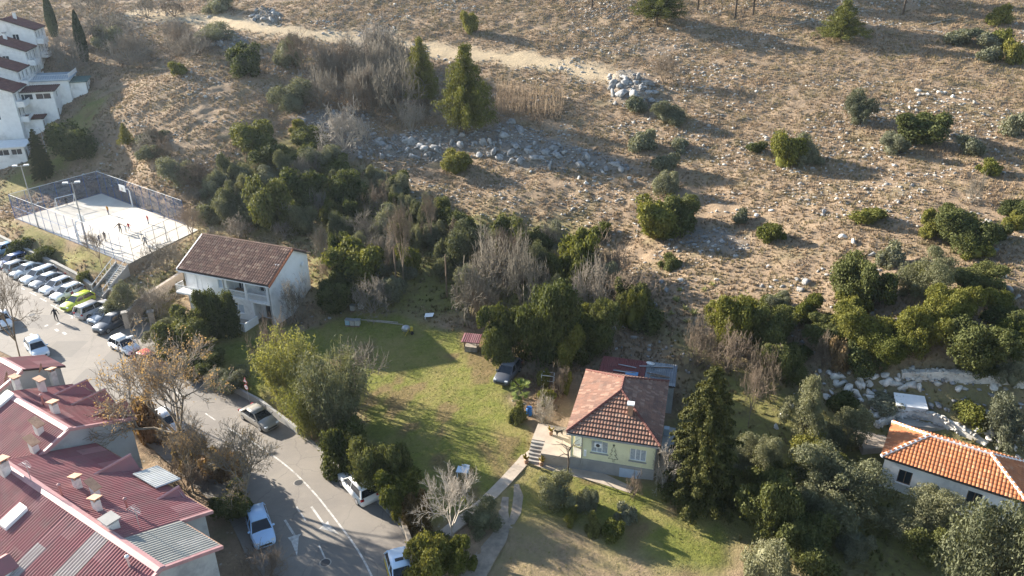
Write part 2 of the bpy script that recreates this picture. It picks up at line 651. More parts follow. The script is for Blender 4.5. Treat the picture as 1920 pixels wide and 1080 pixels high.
SCREE = [gp(*q) for q in (
    [(545, 222), (600, 205), (690, 205), (690, 235), (720, 265), (700, 295), (660, 300), (610, 255)],
    [(700, 262), (790, 240), (860, 250), (960, 228), (1040, 262), (1130, 290), (1195, 318), (1130, 328), (1010, 318), (930, 300), (880, 290), (780, 300), (700, 300)],
    [(1135, 145), (1180, 133), (1225, 155), (1232, 190), (1190, 205), (1145, 195)],
    [(350, 62), (420, 58), (470, 72), (460, 100), (400, 92)],
    [(475, 18), (510, 14), (530, 35), (500, 48), (470, 40)],
    [(1300, 425), (1390, 430), (1400, 470), (1310, 475), (1270, 455)])]
z_rock = np.maximum.reduce([zone(q, 1.5) for q in SCREE]) * .65
z_rock = np.maximum(z_rock, zone(OLIVE, 2) * .12)
mound = np.zeros_like(ZG)
for q_, h_ in zip(SCREE, (.5, .5, 1.3, .5, .9, .2)):
    mound = np.maximum(mound, smooth(-sdist(XX, YY, q_) / 2.5) * h_)
ZG = ZG + mound * (.7 + .6 * vnoise(XX, YY, 1.6, 19))
build_ground()

# ------------------------------------------------------------------ road, walks, court
m_asph = N('asphalt')
tc = m_asph.n('TexCoord').outputs['Object']
a1 = m_asph.mix(m_asph.ramp(m_asph.noise(.18, 6, .7, tc), .36, .64), (.275, .24, .20), (.205, .18, .155))
a1 = m_asph.mix(m_asph.math('MULTIPLY', m_asph.ramp(m_asph.noise(30, 4, .7, tc), .4, .62), .35), a1, (.08, .075, .07))
a1 = m_asph.mix(m_asph.math('MULTIPLY', m_asph.ramp(m_asph.noise(1.1, 5, .75, tc), .56, .66), .3), a1, (.28, .25, .215))
vo_ = m_asph.n('TexVoronoi', feature='DISTANCE_TO_EDGE', Scale=.22, Randomness=1.0)
dv_ = m_asph.n('VectorMath', operation='ADD')
ns_ = m_asph.n('TexNoise', Scale=.9, Detail=5.0)
m_asph.l(tc, ns_.inputs['Vector'])
m_asph.l(tc, dv_.inputs[0])
m_asph.l(ns_.outputs['Color'], dv_.inputs[1])
m_asph.l(dv_.outputs[0], vo_.inputs['Vector'])
a1 = m_asph.mix(m_asph.math('MULTIPLY', m_asph.ramp(vo_.outputs['Distance'], .010, .004), .28), a1, (.06, .055, .05))
vp_ = m_asph.n('TexVoronoi', feature='F1', distance='CHEBYCHEV', Scale=.16, Randomness=1.0)
m_asph.l(tc, vp_.inputs['Vector'])
sp_ = m_asph.n('SeparateColor')
m_asph.l(vp_.outputs['Color'], sp_.inputs[0])
a1 = m_asph.mix(m_asph.math('MULTIPLY', m_asph.math('MULTIPLY', m_asph.ramp(sp_.outputs[0], .72, .74), m_asph.ramp(vp_.outputs['Distance'], .30, .29)), .45), a1, (.12, .11, .10))
m_asph.l(a1, m_asph.b.inputs['Base Color'])
m_asph.b.inputs['Roughness'].default_value = .85
m_asph.bump(m_asph.noise(60, 3, .7, tc), .25, .01)
m_asph = m_asph.m
m_paint = pmat('road_paint', (.62, .60, .56), (.36, .34, .31), 3, .7, c3=(.24, .22, .19), s3=1.6)
m_conc = pmat('concrete', (.36, .33, .29), (.26, .24, .21), 1.2, .9, .3, 20, c3=(.18, .16, .14), s3=.6)
m_kerb = pmat('kerb_stone', (.34, .32, .29), (.22, .21, .19), 2, .9, .3)
m_walk = pmat('pale_concrete', (.45, .37, .29), (.34, .28, .22), 1.0, .9, .25, 15)
m_court = pmat('court_screed', (.60, .55, .47), (.50, .455, .385), .5, .85, .1, 20, c3=(.38, .335, .26), s3=.16)
m_stone = pmat('limestone', (.33, .325, .315), (.20, .195, .19), 1.6, .9, .5, 6, rnd=.18, c3=(.15, .145, .14), s3=1.5)
m_stonew = pmat('pale_limestone', (.62, .585, .53), (.42, .39, .35), 1.8, .9, .5, 7, rnd=.15)
m_white = pmat('white_render', (.82, .81, .79), (.72, .71, .69), .8, .85, .1, 30, c3=(.56, .55, .53), s3=.35)
m_whitep = pmat('white_paint', (.78, .78, .77), (.70, .70, .69), 2, .5)
m_dark = pmat('dark_metal', (.05, .05, .055), (.03, .03, .03), 4, .5)
m_grey = pmat('galvanised_steel', (.42, .43, .44), (.33, .34, .35), 4, .4, metal=.6)
m_blue = pmat('blue_painted_steel', (.02, .10, .30), (.018, .085, .26), 4, .5)
m_wood = pmat('weathered_timber', (.22, .15, .10), (.13, .09, .06), 3, .85)
m_bark = pmat('bark', (.13, .10, .075), (.075, .058, .045), 6, .95, .4, 20)
m_barkg = pmat('grey_bark', (.25, .215, .165), (.16, .135, .105), 5, .95, .3, 20, rnd=.15)
m_barkb = pmat('brown_bark', (.22, .165, .115), (.14, .105, .075), 5, .95, .3, 20, rnd=.12)
m_barkw = pmat('pale_bark', (.42, .37, .31), (.30, .26, .21), 5, .95, .3, 20)
m_rubber = pmat('rubber', (.02, .02, .02), (.03, .03, .03), 5, .8)
m_glass = glassmat('window_glass')

struct('road', MB().add([(x, y, 0.0) for x, y in ROAD], [tuple(range(len(ROAD)))]), m_asph)
# dense asphalt apron strip is one flat sheet; kerbs are a real step
kl = pl(0, *ROAD_UP[8:])


def offset_line(line, d):
    out = []
    for i, p in enumerate(line):
        a, b = Vector(line[max(i - 1, 0)]), Vector(line[min(i + 1, len(line) - 1)])
        t = (b - a).normalized()
        out.append((p[0] - t.y * d, p[1] + t.x * d))
    return out


def strip(line, d0, d1, z0, z1):
    a, b = offset_line(line, d0), offset_line(line, d1)
    mb = MB()
    for i in range(len(line) - 1):
        mb.prism([a[i], a[i + 1], b[i + 1], b[i]], z0, z1)
    return mb


def subdiv(line, step):
    out = []
    for p, q in zip(line[:-1], line[1:]):
        k = max(1, int(math.hypot(q[0] - p[0], q[1] - p[1]) / step))
        out += [(p[0] + (q[0] - p[0]) * i / k, p[1] + (q[1] - p[1]) * i / k) for i in range(k)]
    return out + [line[-1]]


def spline(line, step):
    """Catmull-Rom through the points"""
    P_ = [np.array(p, float) for p in line]
    P_ = [2 * P_[0] - P_[1]] + P_ + [2 * P_[-1] - P_[-2]]
    out = []
    for i in range(1, len(P_) - 2):
        p0, p1, p2, p3 = P_[i - 1:i + 3]
        k = max(1, int(np.linalg.norm(p2 - p1) / step))
        for j in range(k):
            t = j / k
            out.append(tuple(.5 * ((2 * p1) + (p2 - p0) * t + (2 * p0 - 5 * p1 + 4 * p2 - p3) * t * t + (3 * p1 - p0 - 3 * p2 + p3) * t ** 3)))
    return out + [tuple(P_[-2])]


struct('kerb', strip(spline(pl(0, *ROAD_UP[9:]), 1.5), 0.0, .28, -.1, .13), m_kerb)


def paint(name, line, wd, z=.004):
    l0 = spline(pl(0, *line), .8) if len(line) > 2 else pl(0, *line)
    a, b = offset_line(l0, -wd / 2), offset_line(l0, wd / 2)
    mb = MB()
    k = len(l0)
    mb.add([(x, y, z) for x, y in a] + [(x, y, z) for x, y in b], [(i, i + 1, k + i + 1, k + i) for i in range(k - 1)])
    return struct(name, mb, m_paint)


paint('centre_line', [(428, 803), (462, 823), (500, 846), (545, 880), (590, 925), (635, 982), (670, 1030), (697, 1080), (716, 1130)], .15)
for q in ([(385, 775), (404, 788)], [(556, 950), (573, 976)], [(598, 1022), (612, 1052)], [(330, 735), (345, 745)], [(283, 706), (297, 714)]):
    paint('lane_dash', q, .12)
# turn arrows: a shaft and a head, flat paint
for (a, b, c) in (((584, 950), (608, 984), (636, 1002)), ((534, 975), (553, 1005), (557, 1043))):
    A_, B_, C_ = [Vector(pl(0, q)[0]) for q in (a, b, c)]
    d1 = (B_ - A_).normalized()
    s1 = Vector((-d1.y, d1.x))
    d2 = (C_ - B_).normalized()
    s2 = Vector((-d2.y, d2.x))
    mb = MB()
    ln = [A_ - s1 * .09, B_ - s1 * .09, B_ + s1 * .09, A_ + s1 * .09]
    hd = [B_ - s2 * .55, B_ + d2 * .5 - s2 * .32, C_, B_ + d2 * .2 + s2 * .28, B_ - d2 * .1 + s2 * .5]
    mb.add([(*p, .006) for p in ln], [(0, 1, 2, 3)])
    mb.add([(*p, .0065) for p in hd], [(0, 1, 2, 3, 4)])
    struct('turn_arrow', mb, m_paint)
# T-shaped bay marks and hatched bay
for (x, y) in ((62, 551), (81, 562), (159, 604), (178, 615), (40, 540)):
    paint('bay_mark', [(x - 6, y - 3), (x + 6, y + 3)], .13)
    paint('bay_mark', [(x + 1, y - 1), (x + 13, y - 8)], .12, .0055)
paint('bay_line', [(95, 571), (141, 596)], .12)
for i in range(4):
    paint('bay_hatch', [(104 + i * 9, 574 + i * 5), (114 + i * 9, 563 + i * 5)], .13, .0055)
paint('bay_line', [(202, 626), (238, 607)], .12)
for q in ([(84, 612), (90, 609)], [(106, 609), (112, 605)], [(104, 617), (109, 621)], [(118, 623), (124, 627)], [(57, 626), (62, 629)], [(134, 597), (138, 594)]):
    paint('crossing_dash', q, .3)


def drape(name, line, wd, mat, lift=.03, thick=.06, step=1.0, kind='structure'):
    l0 = spline([G(a, b)[:2] for a, b in line], step)
    if not hasattr(wd, '__len__'):
        wd = [wd] * len(l0)
    else:
        wd = np.interp(np.linspace(0, 1, len(l0)), np.linspace(0, 1, len(wd)), wd)
    t = [(np.array(l0[min(i + 1, len(l0) - 1)]) - np.array(l0[max(i - 1, 0)])) for i in range(len(l0))]
    V, Fc = [], []
    for p, d, w_ in zip(l0, t, wd):
        d = d / np.linalg.norm(d)
        for s_ in (-1, -.33, .33, 1):
            x, y = p[0] - d[1] * s_ * w_ / 2, p[1] + d[0] * s_ * w_ / 2
            V.append((x, y, float(gz(x, y)) + lift))
    k = len(l0)
    z_avg = [max(V[i * 4 + j][2] for j in range(4)) for i in range(k)]
    V = [(v[0], v[1], z_avg[i // 4]) for i, v in enumerate(V)]
    V += [(v[0], v[1], v[2] - thick - .1) for v in V]
    for i in range(k - 1):
        for j in range(3):
            Fc.append((i * 4 + j, (i + 1) * 4 + j, (i + 1) * 4 + j + 1, i * 4 + j + 1))
        for j in (0, 3):
            Fc.append((i * 4 + j, (i + 1) * 4 + j, (i + 1) * 4 + j + 4 * k, i * 4 + j + 4 * k))
    o = MB().add(V, Fc).build(name, mat)
    return tag(o, kind=kind)


drape('garden_path', [(988, 856), (968, 880), (945, 905), (920, 930), (885, 962), (850, 990), (832, 1003)], 1.05, m_walk)
drape('dirt_track', [(948, 932), (944, 960), (945, 985), (935, 1010), (910, 1045), (885, 1085), (860, 1130)], [.5, .9, 1.3, 1.5, 1.7, 1.8, 1.8], pmat('track_gravel', (.33, .27, .21), (.20, .165, .13), 1.5, .95, .4, 12), .015)
drape('dirt_track', [(968, 908), (972, 930), (968, 960), (955, 990)], [.4, .8, .8, .4], MATS['track_gravel'], .015)
drape('house_walk', [(985, 850), (1020, 866), (1075, 880), (1130, 898), (1185, 920)], [1.5, 1.7, 1.8, 1.3, .8], m_walk, .03)

# court slab
struct('court_slab', MB().prism(COURT, COURT_Z - .25, COURT_Z), m_court)


def cpt(u, v, z=COURT_Z):
    """court coordinates: u along the long side from the stairs corner, v across"""
    c = [np.array(p) for p in COURT]
    p = (c[0] * (1 - u) + c[1] * u) * (1 - v) + (c[3] * (1 - u) + c[2] * u) * v
    return (float(p[0]), float(p[1]), z)


m_line = pmat('court_line_paint', (.60, .57, .50), (.45, .42, .36), 3, .7)
mb = MB()
for (u0, v0, u1, v1) in ((.06, .06, .94, .06), (.06, .94, .94, .94), (.06, .06, .06, .94), (.94, .06, .94, .94), (.5, .06, .5, .94)):
    a, b = Vector(cpt(u0, v0)), Vector(cpt(u1, v1))
    d = (b - a).normalized()
    s_ = Vector((-d.y, d.x, 0)) * .04
    zz = Vector((0, 0, .004 if abs(u0 - u1) > .1 else .0065))
    mb.add([a - s_ + zz, b - s_ + zz, b + s_ + zz, a + s_ + zz], [(0, 1, 2, 3)])
struct('court_marking', mb, m_line)

# ------------------------------------------------------------------ building kit
def tilemat(name, c1, c2, c3, dark=(.06, .045, .04), stain=.5, lichen=None):
    if name in MATS:
        return MATS[name]
    k = N(name)
    uv = k.n('UVMap').outputs[0]
    fl = k.n('VectorMath', operation='FLOOR')
    k.l(uv, fl.inputs[0])
    wn = k.n('TexWhiteNoise', noise_dimensions='2D')
    k.l(fl.outputs[0], wn.inputs['Vector'])
    tc = k.n('TexCoord').outputs['Object']
    col = k.mix(wn.outputs['Value'], c1, c2)
    col = k.mix(k.ramp(wn.outputs['Value'], .78, .95), col, c3)
    col = k.mix(k.math('MULTIPLY', k.ramp(k.noise(.9, 6, .7, tc), .45, .7), stain), col, dark)
    if lichen:
        col = k.mix(k.math('MULTIPLY', k.ramp(k.noise(2.2, 4, .7, tc), .62, .7), .7), col, lichen)
    k.l(col, k.b.inputs['Base Color'])
    k.b.inputs['Roughness'].default_value = .8
    k.b.inputs['Specular IOR Level'].default_value = .25
    MATS[name] = k.m
    return k.m


def roof_face(poly, kind='tile', pu=.24, pv=.36, hu=.045, hv=.035, lift=.02):
    """tiled or corrugated skin over a planar polygon (first edge = eave); returns a bmesh"""
    P_ = [Vector(p) for p in poly]
    u = (P_[1] - P_[0]).normalized()
    nrm = Vector((0, 0, 0))
    for i in range(len(P_)):
        nrm += P_[i].cross(P_[(i + 1) % len(P_)])
    nrm.normalize()
    if nrm.z < 0:
        nrm = -nrm
    v = nrm.cross(u).normalized()
    if v.z < 0:
        v = -v
    o = P_[0]
    us = [(p - o).dot(u) for p in P_]
    vs = [(p - o).dot(v) for p in P_]
    u0, u1, v0, v1 = min(us), max(us), min(vs), max(vs)
    bm = bmesh.new()
    lay = bm.loops.layers.uv.new('UVMap')
    if kind == 'tile':
        prof = [(0, .0), (.22, .75), (.45, 1.0), (.68, .75), (.9, .0)]
        nrow = int(math.ceil((v1 - v0) / pv))
    else:
        prof = [(0, 0), (.42, 0), (.55, 1), (.87, 1)]
        nrow = 1
        pv = v1 - v0
    ncol = int(math.ceil((u1 - u0) / pu)) + 1
    cols = [(u0 + (i + a) * pu, h) for i in range(ncol) for a, h in prof]
    for r in range(nrow):
        va, vb = v0 + r * pv, v0 + (r + 1) * pv + (.04 if kind == 'tile' else 0)
        lo, hi = [], []
        for (uu, h) in cols:
            lo.append(bm.verts.new(o + u * uu + v * va + nrm * (lift + h * hu + (hv if kind == 'tile' else 0))))
            hi.append(bm.verts.new(o + u * uu + v * vb + nrm * (lift + h * hu)))
        for i in range(len(cols) - 1):
            f = bm.faces.new((lo[i], lo[i + 1], hi[i + 1], hi[i]))
            cu = (cols[i][0] + cols[i + 1][0]) / 2
            for lp, (a, b) in zip(f.loops, ((cols[i][0], 0), (cols[i + 1][0], 0), (cols[i + 1][0], 1), (cols[i][0], 1))):
                lp[lay].uv = (cu / pu, r + .5) if kind == 'tile' else (cu / pu / 4, b * pv / 1.9)
    for i in range(len(P_)):
        a, b = P_[i], P_[(i + 1) % len(P_)]
        pn = (b - a).cross(nrm).normalized()
        cen = sum(P_, Vector()) / len(P_)
        if (cen - a).dot(pn) > 0:
            pn = -pn
        bmesh.ops.bisect_plane(bm, geom=bm.verts[:] + bm.edges[:] + bm.faces[:], plane_co=a, plane_no=pn, clear_outer=True)
    return bm


def roof_part(name, parent, polys, mat, kind='tile', **kw):
    me = bpy.data.meshes.new(name)
    tot = bmesh.new()
    tot.loops.layers.uv.new('UVMap')
    for p in polys:
        b = roof_face(p, kind, **kw)
        t = bpy.data.meshes.new('t')
        b.to_mesh(t)
        b.free()
        tot.from_mesh(t)
        bpy.data.meshes.remove(t)
    tot.to_mesh(me)
    tot.free()
    me.materials.append(mat)
    return tag(link(name, me, parent), kind='stuff')


def caps(mb, p, q, r=.11, step=.36):
    p, q = Vector(p), Vector(q)
    L = (q - p).length
    k = max(1, int(L / step))
    d = (q - p) / k
    for i in range(k):
        a = p + d * i
        mb.tube([a, a + d * 1.1], [r * 1.12, r * .9], 6)
    return mb


def wall_panel(mb, p0, p1, z0, z1, openings=(), reveal=.16):
    """vertical wall face from p0 to p1 (outside on the right-hand side walking p0->p1) with real openings (s0,s1,za,zb)"""
    p0, p1 = Vector((p0[0], p0[1], 0)), Vector((p1[0], p1[1], 0))
    d = (p1 - p0).normalized()
    L = (p1 - p0).length
    inn = Vector((-d.y, d.x, 0))
    xs = sorted({0, L, *[o[0] for o in openings], *[o[1] for o in openings]})
    zs = sorted({z0, z1, *[o[2] for o in openings], *[o[3] for o in openings]})
    pt = lambda s_, z, k=0: tuple(p0 + d * s_ + inn * k + Vector((0, 0, z)))
    for a, b in zip(xs[:-1], xs[1:]):
        for c, e in zip(zs[:-1], zs[1:]):
            if any(o[0] <= (a + b) / 2 <= o[1] and o[2] <= (c + e) / 2 <= o[3] for o in openings):
                continue
            mb.add([pt(a, c), pt(b, c), pt(b, e), pt(a, e)], [(0, 1, 2, 3)])
    for (a, b, c, e) in openings:
        k = reveal
        mb.add([pt(a, c), pt(b, c), pt(b, e), pt(a, e), pt(a, c, k), pt(b, c, k), pt(b, e, k), pt(a, e, k)],
               [(0, 1, 5, 4), (1, 2, 6, 5), (2, 3, 7, 6), (3, 0, 4, 7)])
    return mb


def window(parent, p0, p1, o, frame, pane, name='window', mull=1, sill=None, depth=.09, fw=.06, bar=0, shutter=None):
    """a window (frame + mullions) with its panes as sub-parts, set back in the opening o of wall p0->p1"""
    p0, p1 = Vector((p0[0], p0[1], 0)), Vector((p1[0], p1[1], 0))
    d = (p1 - p0).normalized()
    inn = Vector((-d.y, d.x, 0))
    a, b, c, e = o
    pt = lambda s_, z, k: tuple(p0 + d * s_ + inn * k + Vector((0, 0, z)))

    def bar_(mb, s0, s1, z0, z1, k0, k1):
        return mb.add([pt(s0, z0, k0), pt(s1, z0, k0), pt(s1, z0, k1), pt(s0, z0, k1), pt(s0, z1, k0), pt(s1, z1, k0), pt(s1, z1, k1), pt(s0, z1, k1)],
                      [(0, 3, 2, 1), (4, 5, 6, 7), (0, 1, 5, 4), (1, 2, 6, 5), (2, 3, 7, 6), (3, 0, 4, 7)])
    mb = MB()
    k0, k1 = depth, depth + .05
    bar_(mb, a, a + fw, c, e, k0, k1)
    bar_(mb, b - fw, b, c, e, k0, k1)
    bar_(mb, a + fw, b - fw, c, c + fw, k0, k1)
    bar_(mb, a + fw, b - fw, e - fw, e, k0, k1)
    n_ = mull + 1
    wseg = (b - a - 2 * fw) / n_
    for i in range(1, n_):
        s_ = a + fw + wseg * i
        bar_(mb, s_ - fw * .6, s_ + fw * .6, c + fw, e - fw, k0 - .005, k1)
    w_ = mb.build(name, frame, parent)
    for i in range(n_):
        s0, s1 = a + fw + wseg * i, a + fw + wseg * (i + 1)
        MB().add([pt(s0, c + fw, k1 - .015), pt(s1, c + fw, k1 - .015), pt(s1, e - fw, k1 - .015), pt(s0, e - fw, k1 - .015)], [(0, 1, 2, 3)]).build('pane', pane, w_)
    if sill:
        bar_(MB(), a - .08, b + .08, c - .07, c - .004, -.1, depth).build('sill', sill, w_)
    return w_


def chimney(parent, x, y, z0, z1, w_, mat, capmat, tilt=.0, name='chimney', legs=True, capl=None):
    c_ = MB().box(x - w_ / 2, x + w_ / 2, y - w_ * .4, y + w_ * .4, z0, z1).build(name, mat, parent, bevel=.02)
    mb = MB()
    capl = capl or w_ * 1.35
    h = .16 if legs else .003
    if legs:
        for sx in (-1, 1):
            for sy in (-1, 1):
                mb.box(x + sx * w_ * .4 - .05, x + sx * w_ * .4 + .05, y + sy * w_ * .3 - .05, y + sy * w_ * .3 + .05, z1 + .002, z1 + h + tilt * sx * w_ * .4)
    a = [(x - capl / 2, y - w_ * .55, z1 + h - tilt * capl / 2), (x + capl / 2, y - w_ * .55, z1 + h + tilt * capl / 2), (x + capl / 2, y + w_ * .55, z1 + h + tilt * capl / 2), (x - capl / 2, y + w_ * .55, z1 + h - tilt * capl / 2)]
    mb.add(a + [(p[0], p[1], p[2] + .07) for p in a], [(3, 2, 1, 0), (4, 5, 6, 7), (0, 1, 5, 4), (1, 2, 6, 5), (2, 3, 7, 6), (3, 0, 4, 7)])
    mb.build('chimney_cap', capmat, c_)
    return c_


def rail(mb, p, q, z0, h, step=.14, r=.02, top=.035):
    p, q = Vector((*p, z0)), Vector((*q, z0))
    k = max(2, int((q - p).length / step))
    up_ = Vector((0, 0, h))
    mb.tube([p + up_, q + up_], top, 4)
    mb.tube([p + up_ * .08, q + up_ * .08], top * .7, 4)
    for i in range(k + 1):
        a = p.lerp(q, i / k)
        mb.tube([a + up_ * .08, a + up_], r, 4, False)
    return mb


m_tile_w = tilemat('weathered_brown_tile', (.30, .165, .115), (.15, .085, .065), (.42, .27, .19), (.09, .06, .05), .5, (.32, .26, .20))
m_tile_y = tilemat('old_red_tile', (.27, .145, .10), (.18, .10, .075), (.34, .21, .15), (.10, .07, .06), .65, (.33, .28, .22))
m_tile_o = tilemat('new_orange_tile', (.50, .185, .075), (.40, .135, .058), (.56, .25, .12), (.26, .12, .07), .45, (.42, .28, .18))
m_tile_m = tilemat('maroon_tile', (.15, .055, .045), (.11, .045, .04), (.20, .08, .06), (.06, .04, .04), .4)
m_corr = tilemat('maroon_corrugated', (.31, .125, .128), (.22, .085, .09), (.36, .18, .175), (.22, .135, .125), .7)
m_corrg = tilemat('grey_corrugated', (.36, .35, .31), (.31, .30, .27), (.40, .38, .34), (.20, .19, .17), .5)
m_corrf = tilemat('faded_corrugated', (.40, .34, .31), (.37, .31, .28), (.43, .37, .34), (.28, .22, .20), .4)
m_corrw = tilemat('white_corrugated', (.58, .57, .53), (.52, .51, .48), (.62, .61, .57), (.35, .34, .31), .4)
m_trim = pmat('pink_ridge_metal', (.45, .25, .24), (.38, .20, .20), 2, .55, c3=(.30, .18, .17))
m_greywall = pmat('grey_render', (.40, .40, .39), (.33, .33, .325), .5, .9, .15, 20, c3=(.24, .24, .24), s3=.3)
m_clay = pmat('clay_slab', (.42, .25, .16), (.30, .17, .11), 3, .85, c3=(.20, .12, .08), s3=2)
m_chim = pmat('chimney_render', (.62, .60, .57), (.50, .485, .46), 1.5, .9, .15, 20, c3=(.34, .33, .31), s3=1.2)
m_yellow = pmat('pale_yellow_render', (.70, .67, .44), (.64, .61, .40), .6, .85, .1, 30, c3=(.55, .52, .35), s3=.4)
m_plinth = pmat('cement_plinth', (.33, .32, .30), (.25, .245, .235), .8, .9, .2, 20)
m_blueshut = pmat('pale_blue_shutter', (.40, .47, .56), (.34, .41, .50), 3, .6)
m_curtain = pmat('net_curtain', (.42, .45, .48), (.24, .27, .30), 6, .5)
m_soff = pmat('dark_underlay', (.08, .06, .05), (.05, .04, .035), 3, .95)
m_orangev = pmat('terracotta_trim', (.42, .15, .07), (.34, .12, .06), 3, .8)


# ---- white two-storey house
def white_house():
    A_, B_ = atz(332, 504, 7.0), atz(503, 536, 7.0)
    rz = math.atan2(B_[1] - A_[1], B_[0] - A_[0])
    t = thing('two_storey_house', 'white two-storey house with brown tiled gable roof and loggia balconies', 'house', (A_[0], A_[1], 1.5), rz)
    L, E, RY, RZ_, BY = 13.3, 5.5, 4.9, 8.15, 8.2
    BZ = RZ_ - (BY - RY) * .54
    x0, x1, yf, yb, xm = .4, 12.95, .5, 7.9, 6.4
    wz = E - .05
    mb = MB()
    oL = [(1.7, 3.1, 2.9, 5.0), (1.0, 2.9, .8, 2.25), (5.0, 5.7, 3.7, 4.8)]
    wall_panel(mb, (x0, yf), (xm, yf), -.5, wz, oL)
    oR = [(.5, 2.3, .85, 2.0)]
    wall_panel(mb, (xm, yf), (9.9, yf), -.5, 2.6, oR)
    wall_panel(mb, (9.9, yf), (9.9, 2.0), -.5, 2.6)
    oP = [(.7, 1.7, 0.02, 2.1)]
    wall_panel(mb, (9.9, 2.0), (x1 - .3, 2.0), -.5, 2.6, oP)
    oU = [(.6, 1.5, 2.87, 4.9), (3.7, 5.0, 3.4, 4.8)]
    wall_panel(mb, (xm, 2.0), (x1 - .3, 2.0), 2.85, wz + .5, oU)
    wall_panel(mb, (xm, yf), (xm, 2.0), 2.85, wz)
    mb.box(xm + .003, x1 - .303, yf - .05, 2.0, 2.603, 2.85)
    mb.box(xm + .003, x1 - .303, yf, yf + .25, wz - .42, wz)
    for (xa, th) in ((x1, -.3), (x0, .3)):
        pent = [(yf, -.5), (yb, -.5), (yb, BZ - .02), (RY, RZ_ - .08), (yf, wz + .0)]
        k = len(pent)
        mb.add([(xa, y, z) for y, z in pent] + [(xa + th, y, z) for y, z in pent], [tuple(range(k)), tuple(range(k, 2 * k))[::-1]] + [(i, (i + 1) % k, k + (i + 1) % k, k + i) for i in range(k)])
    wall_panel(mb, (x1 - .003, yb - .003), (x0 + .003, yb - .003), -.5, BZ - .05)
    mb.box(x0 + .31, xm - .01, yf + 1.5, yf + 1.6, -.4, wz)
    mb.build('wall', m_white, t)
    # roof
    rf = MB().slab([(0, 0, E), (L, 0, E), (L, RY, RZ_), (0, RY, RZ_)], .16).slab([(L, BY, BZ), (0, BY, BZ), (0, RY + .002, RZ_), (L, RY + .002, RZ_)], .16).build('roof', m_soff, t)
    roof_part('tiles', rf, [[(0, 0, E), (L, 0, E), (L, RY, RZ_), (0, RY, RZ_)], [(L, BY, BZ), (0, BY, BZ), (0, RY, RZ_), (L, RY, RZ_)]], m_tile_w, pu=.34, pv=.46, hu=.10, hv=.09)
    caps(MB(), (0, RY, RZ_ + .06), (L, RY, RZ_ + .06), .13, .4).build('ridge_tiles', m_tile_w, rf)
    MB().slab([(L - .02, -.03, E + .05), (L + .16, -.03, E + .05), (L + .16, RY, RZ_ + .12), (L - .02, RY, RZ_ + .12)], .3).build('verge', m_orangev, rf)
    MB().slab([(-.14, -.03, E + .05), (.02, -.03, E + .05), (.02, RY, RZ_ + .12), (-.14, RY, RZ_ + .12)], .3).build('verge', m_whitep, rf)
    MB().box(L - .9, L - .25, RY - 2.4, RY - 2.15, RZ_ - 1.32, RZ_ - 1.12).build('mortar_patch', m_whitep, rf)
    MB().box(.1, xm, -.06, .1, E - .34, E - .17).box(xm + .002, L, -.04, .08, E - .28, E - .17).build('fascia', m_whitep, t)
    # openings
    window(t, (x0, yf), (xm, yf), oL[0], m_whitep, m_whitep, 'french_door', 1)
    window(t, (x0, yf), (xm, yf), oL[1], m_whitep, m_blueshut, 'window', 1, m_whitep)
    window(t, (x0, yf), (xm, yf), oL[2], m_whitep, m_blueshut, 'window', 0)
    window(t, (xm, yf), (9.9, yf), oR[0], m_whitep, m_blueshut, 'window', 1, m_whitep)
    window(t, (9.9, 2.0), (x1 - .3, 2.0), oP[0], m_wood, m_glass, 'door', 0)
    window(t, (xm, 2.0), (x1 - .3, 2.0), oU[0], m_whitep, m_glass, 'french_door', 1)
    window(t, (xm, 2.0), (x1 - .3, 2.0), oU[1], m_whitep, m_glass, 'window', 1, m_whitep)
    for xc in (xm + .16, 9.35, 12.5):
        MB().box(xc - .14, xc + .14, yf - .02, yf + .26, 2.853, wz - .423).build('column', m_whitep, t)
    MB().box(9.92, 10.2, yf - .02, yf + .26, -.3, 2.6).build('column', m_whitep, t)
    for a, b in ((xm + .31, 9.2), (9.5, 12.35)):
        rail(MB(), (a, yf + .1), (b, yf + .1), 2.85, .85, .13, .03, .06).build('balustrade', m_whitep, t)
    bal = MB().box(-.1, 4.6, yf - 1.25, yf - .004, 2.62, 2.8).build('balcony', m_white, t)
    r_ = MB()
    rail(r_, (-.05, yf - 1.2), (4.55, yf - 1.2), 2.8, .95, .14, .016)
    rail(r_, (-.05, yf - 1.2), (-.05, yf), 2.8, .95, .14, .016)
    rail(r_, (4.55, yf - 1.2), (4.55, yf), 2.8, .95, .14, .016)
    r_.build('railing', m_whitep, bal)
    MB().box(6.0, 10.6, -1.9, -1.7, -.5, .95).box(10.4, 10.6, -1.697, yf, -.5, .95).build('terrace_wall', m_white, t)
    MB().box(6.003, 10.397, -1.697, yf - .003, -.5, .1).build('terrace_floor', m_conc, t)
    MB().lathe([(.32, 0), (.28, .05), (.05, .1)], 14, 'x', (x1 + .25, 6.6, 5.5)).build('satellite_dish', m_whitep, t)
    for xx_ in (xm - .1, x1 - .12):
        MB().tube([(xx_, yf - .08, -.3), (xx_, yf - .08, wz - .3)], .05, 6).build('downpipe', m_grey, t)
    MB().box(7.0, 8.2, 1.35, 1.85, 2.86, 3.45).build('stored_crate', m_wood, t)
    return t


WH = white_house()


# ---- yellow bungalow
YA, YB = atz(1062, 811, 5.0), atz(1236, 838, 5.0)
YRZ = math.atan2(YB[1] - YA[1], YB[0] - YA[0])
YG = 1.2


def yl(px, py, z):
    """a pixel at height z in the yellow house's own axes"""
    p = atz(px, py, z) - np.array([YA[0], YA[1], YG])
    c, s_ = math.cos(-YRZ), math.sin(-YRZ)
    return (p[0] * c - p[1] * s_, p[0] * s_ + p[1] * c, p[2])


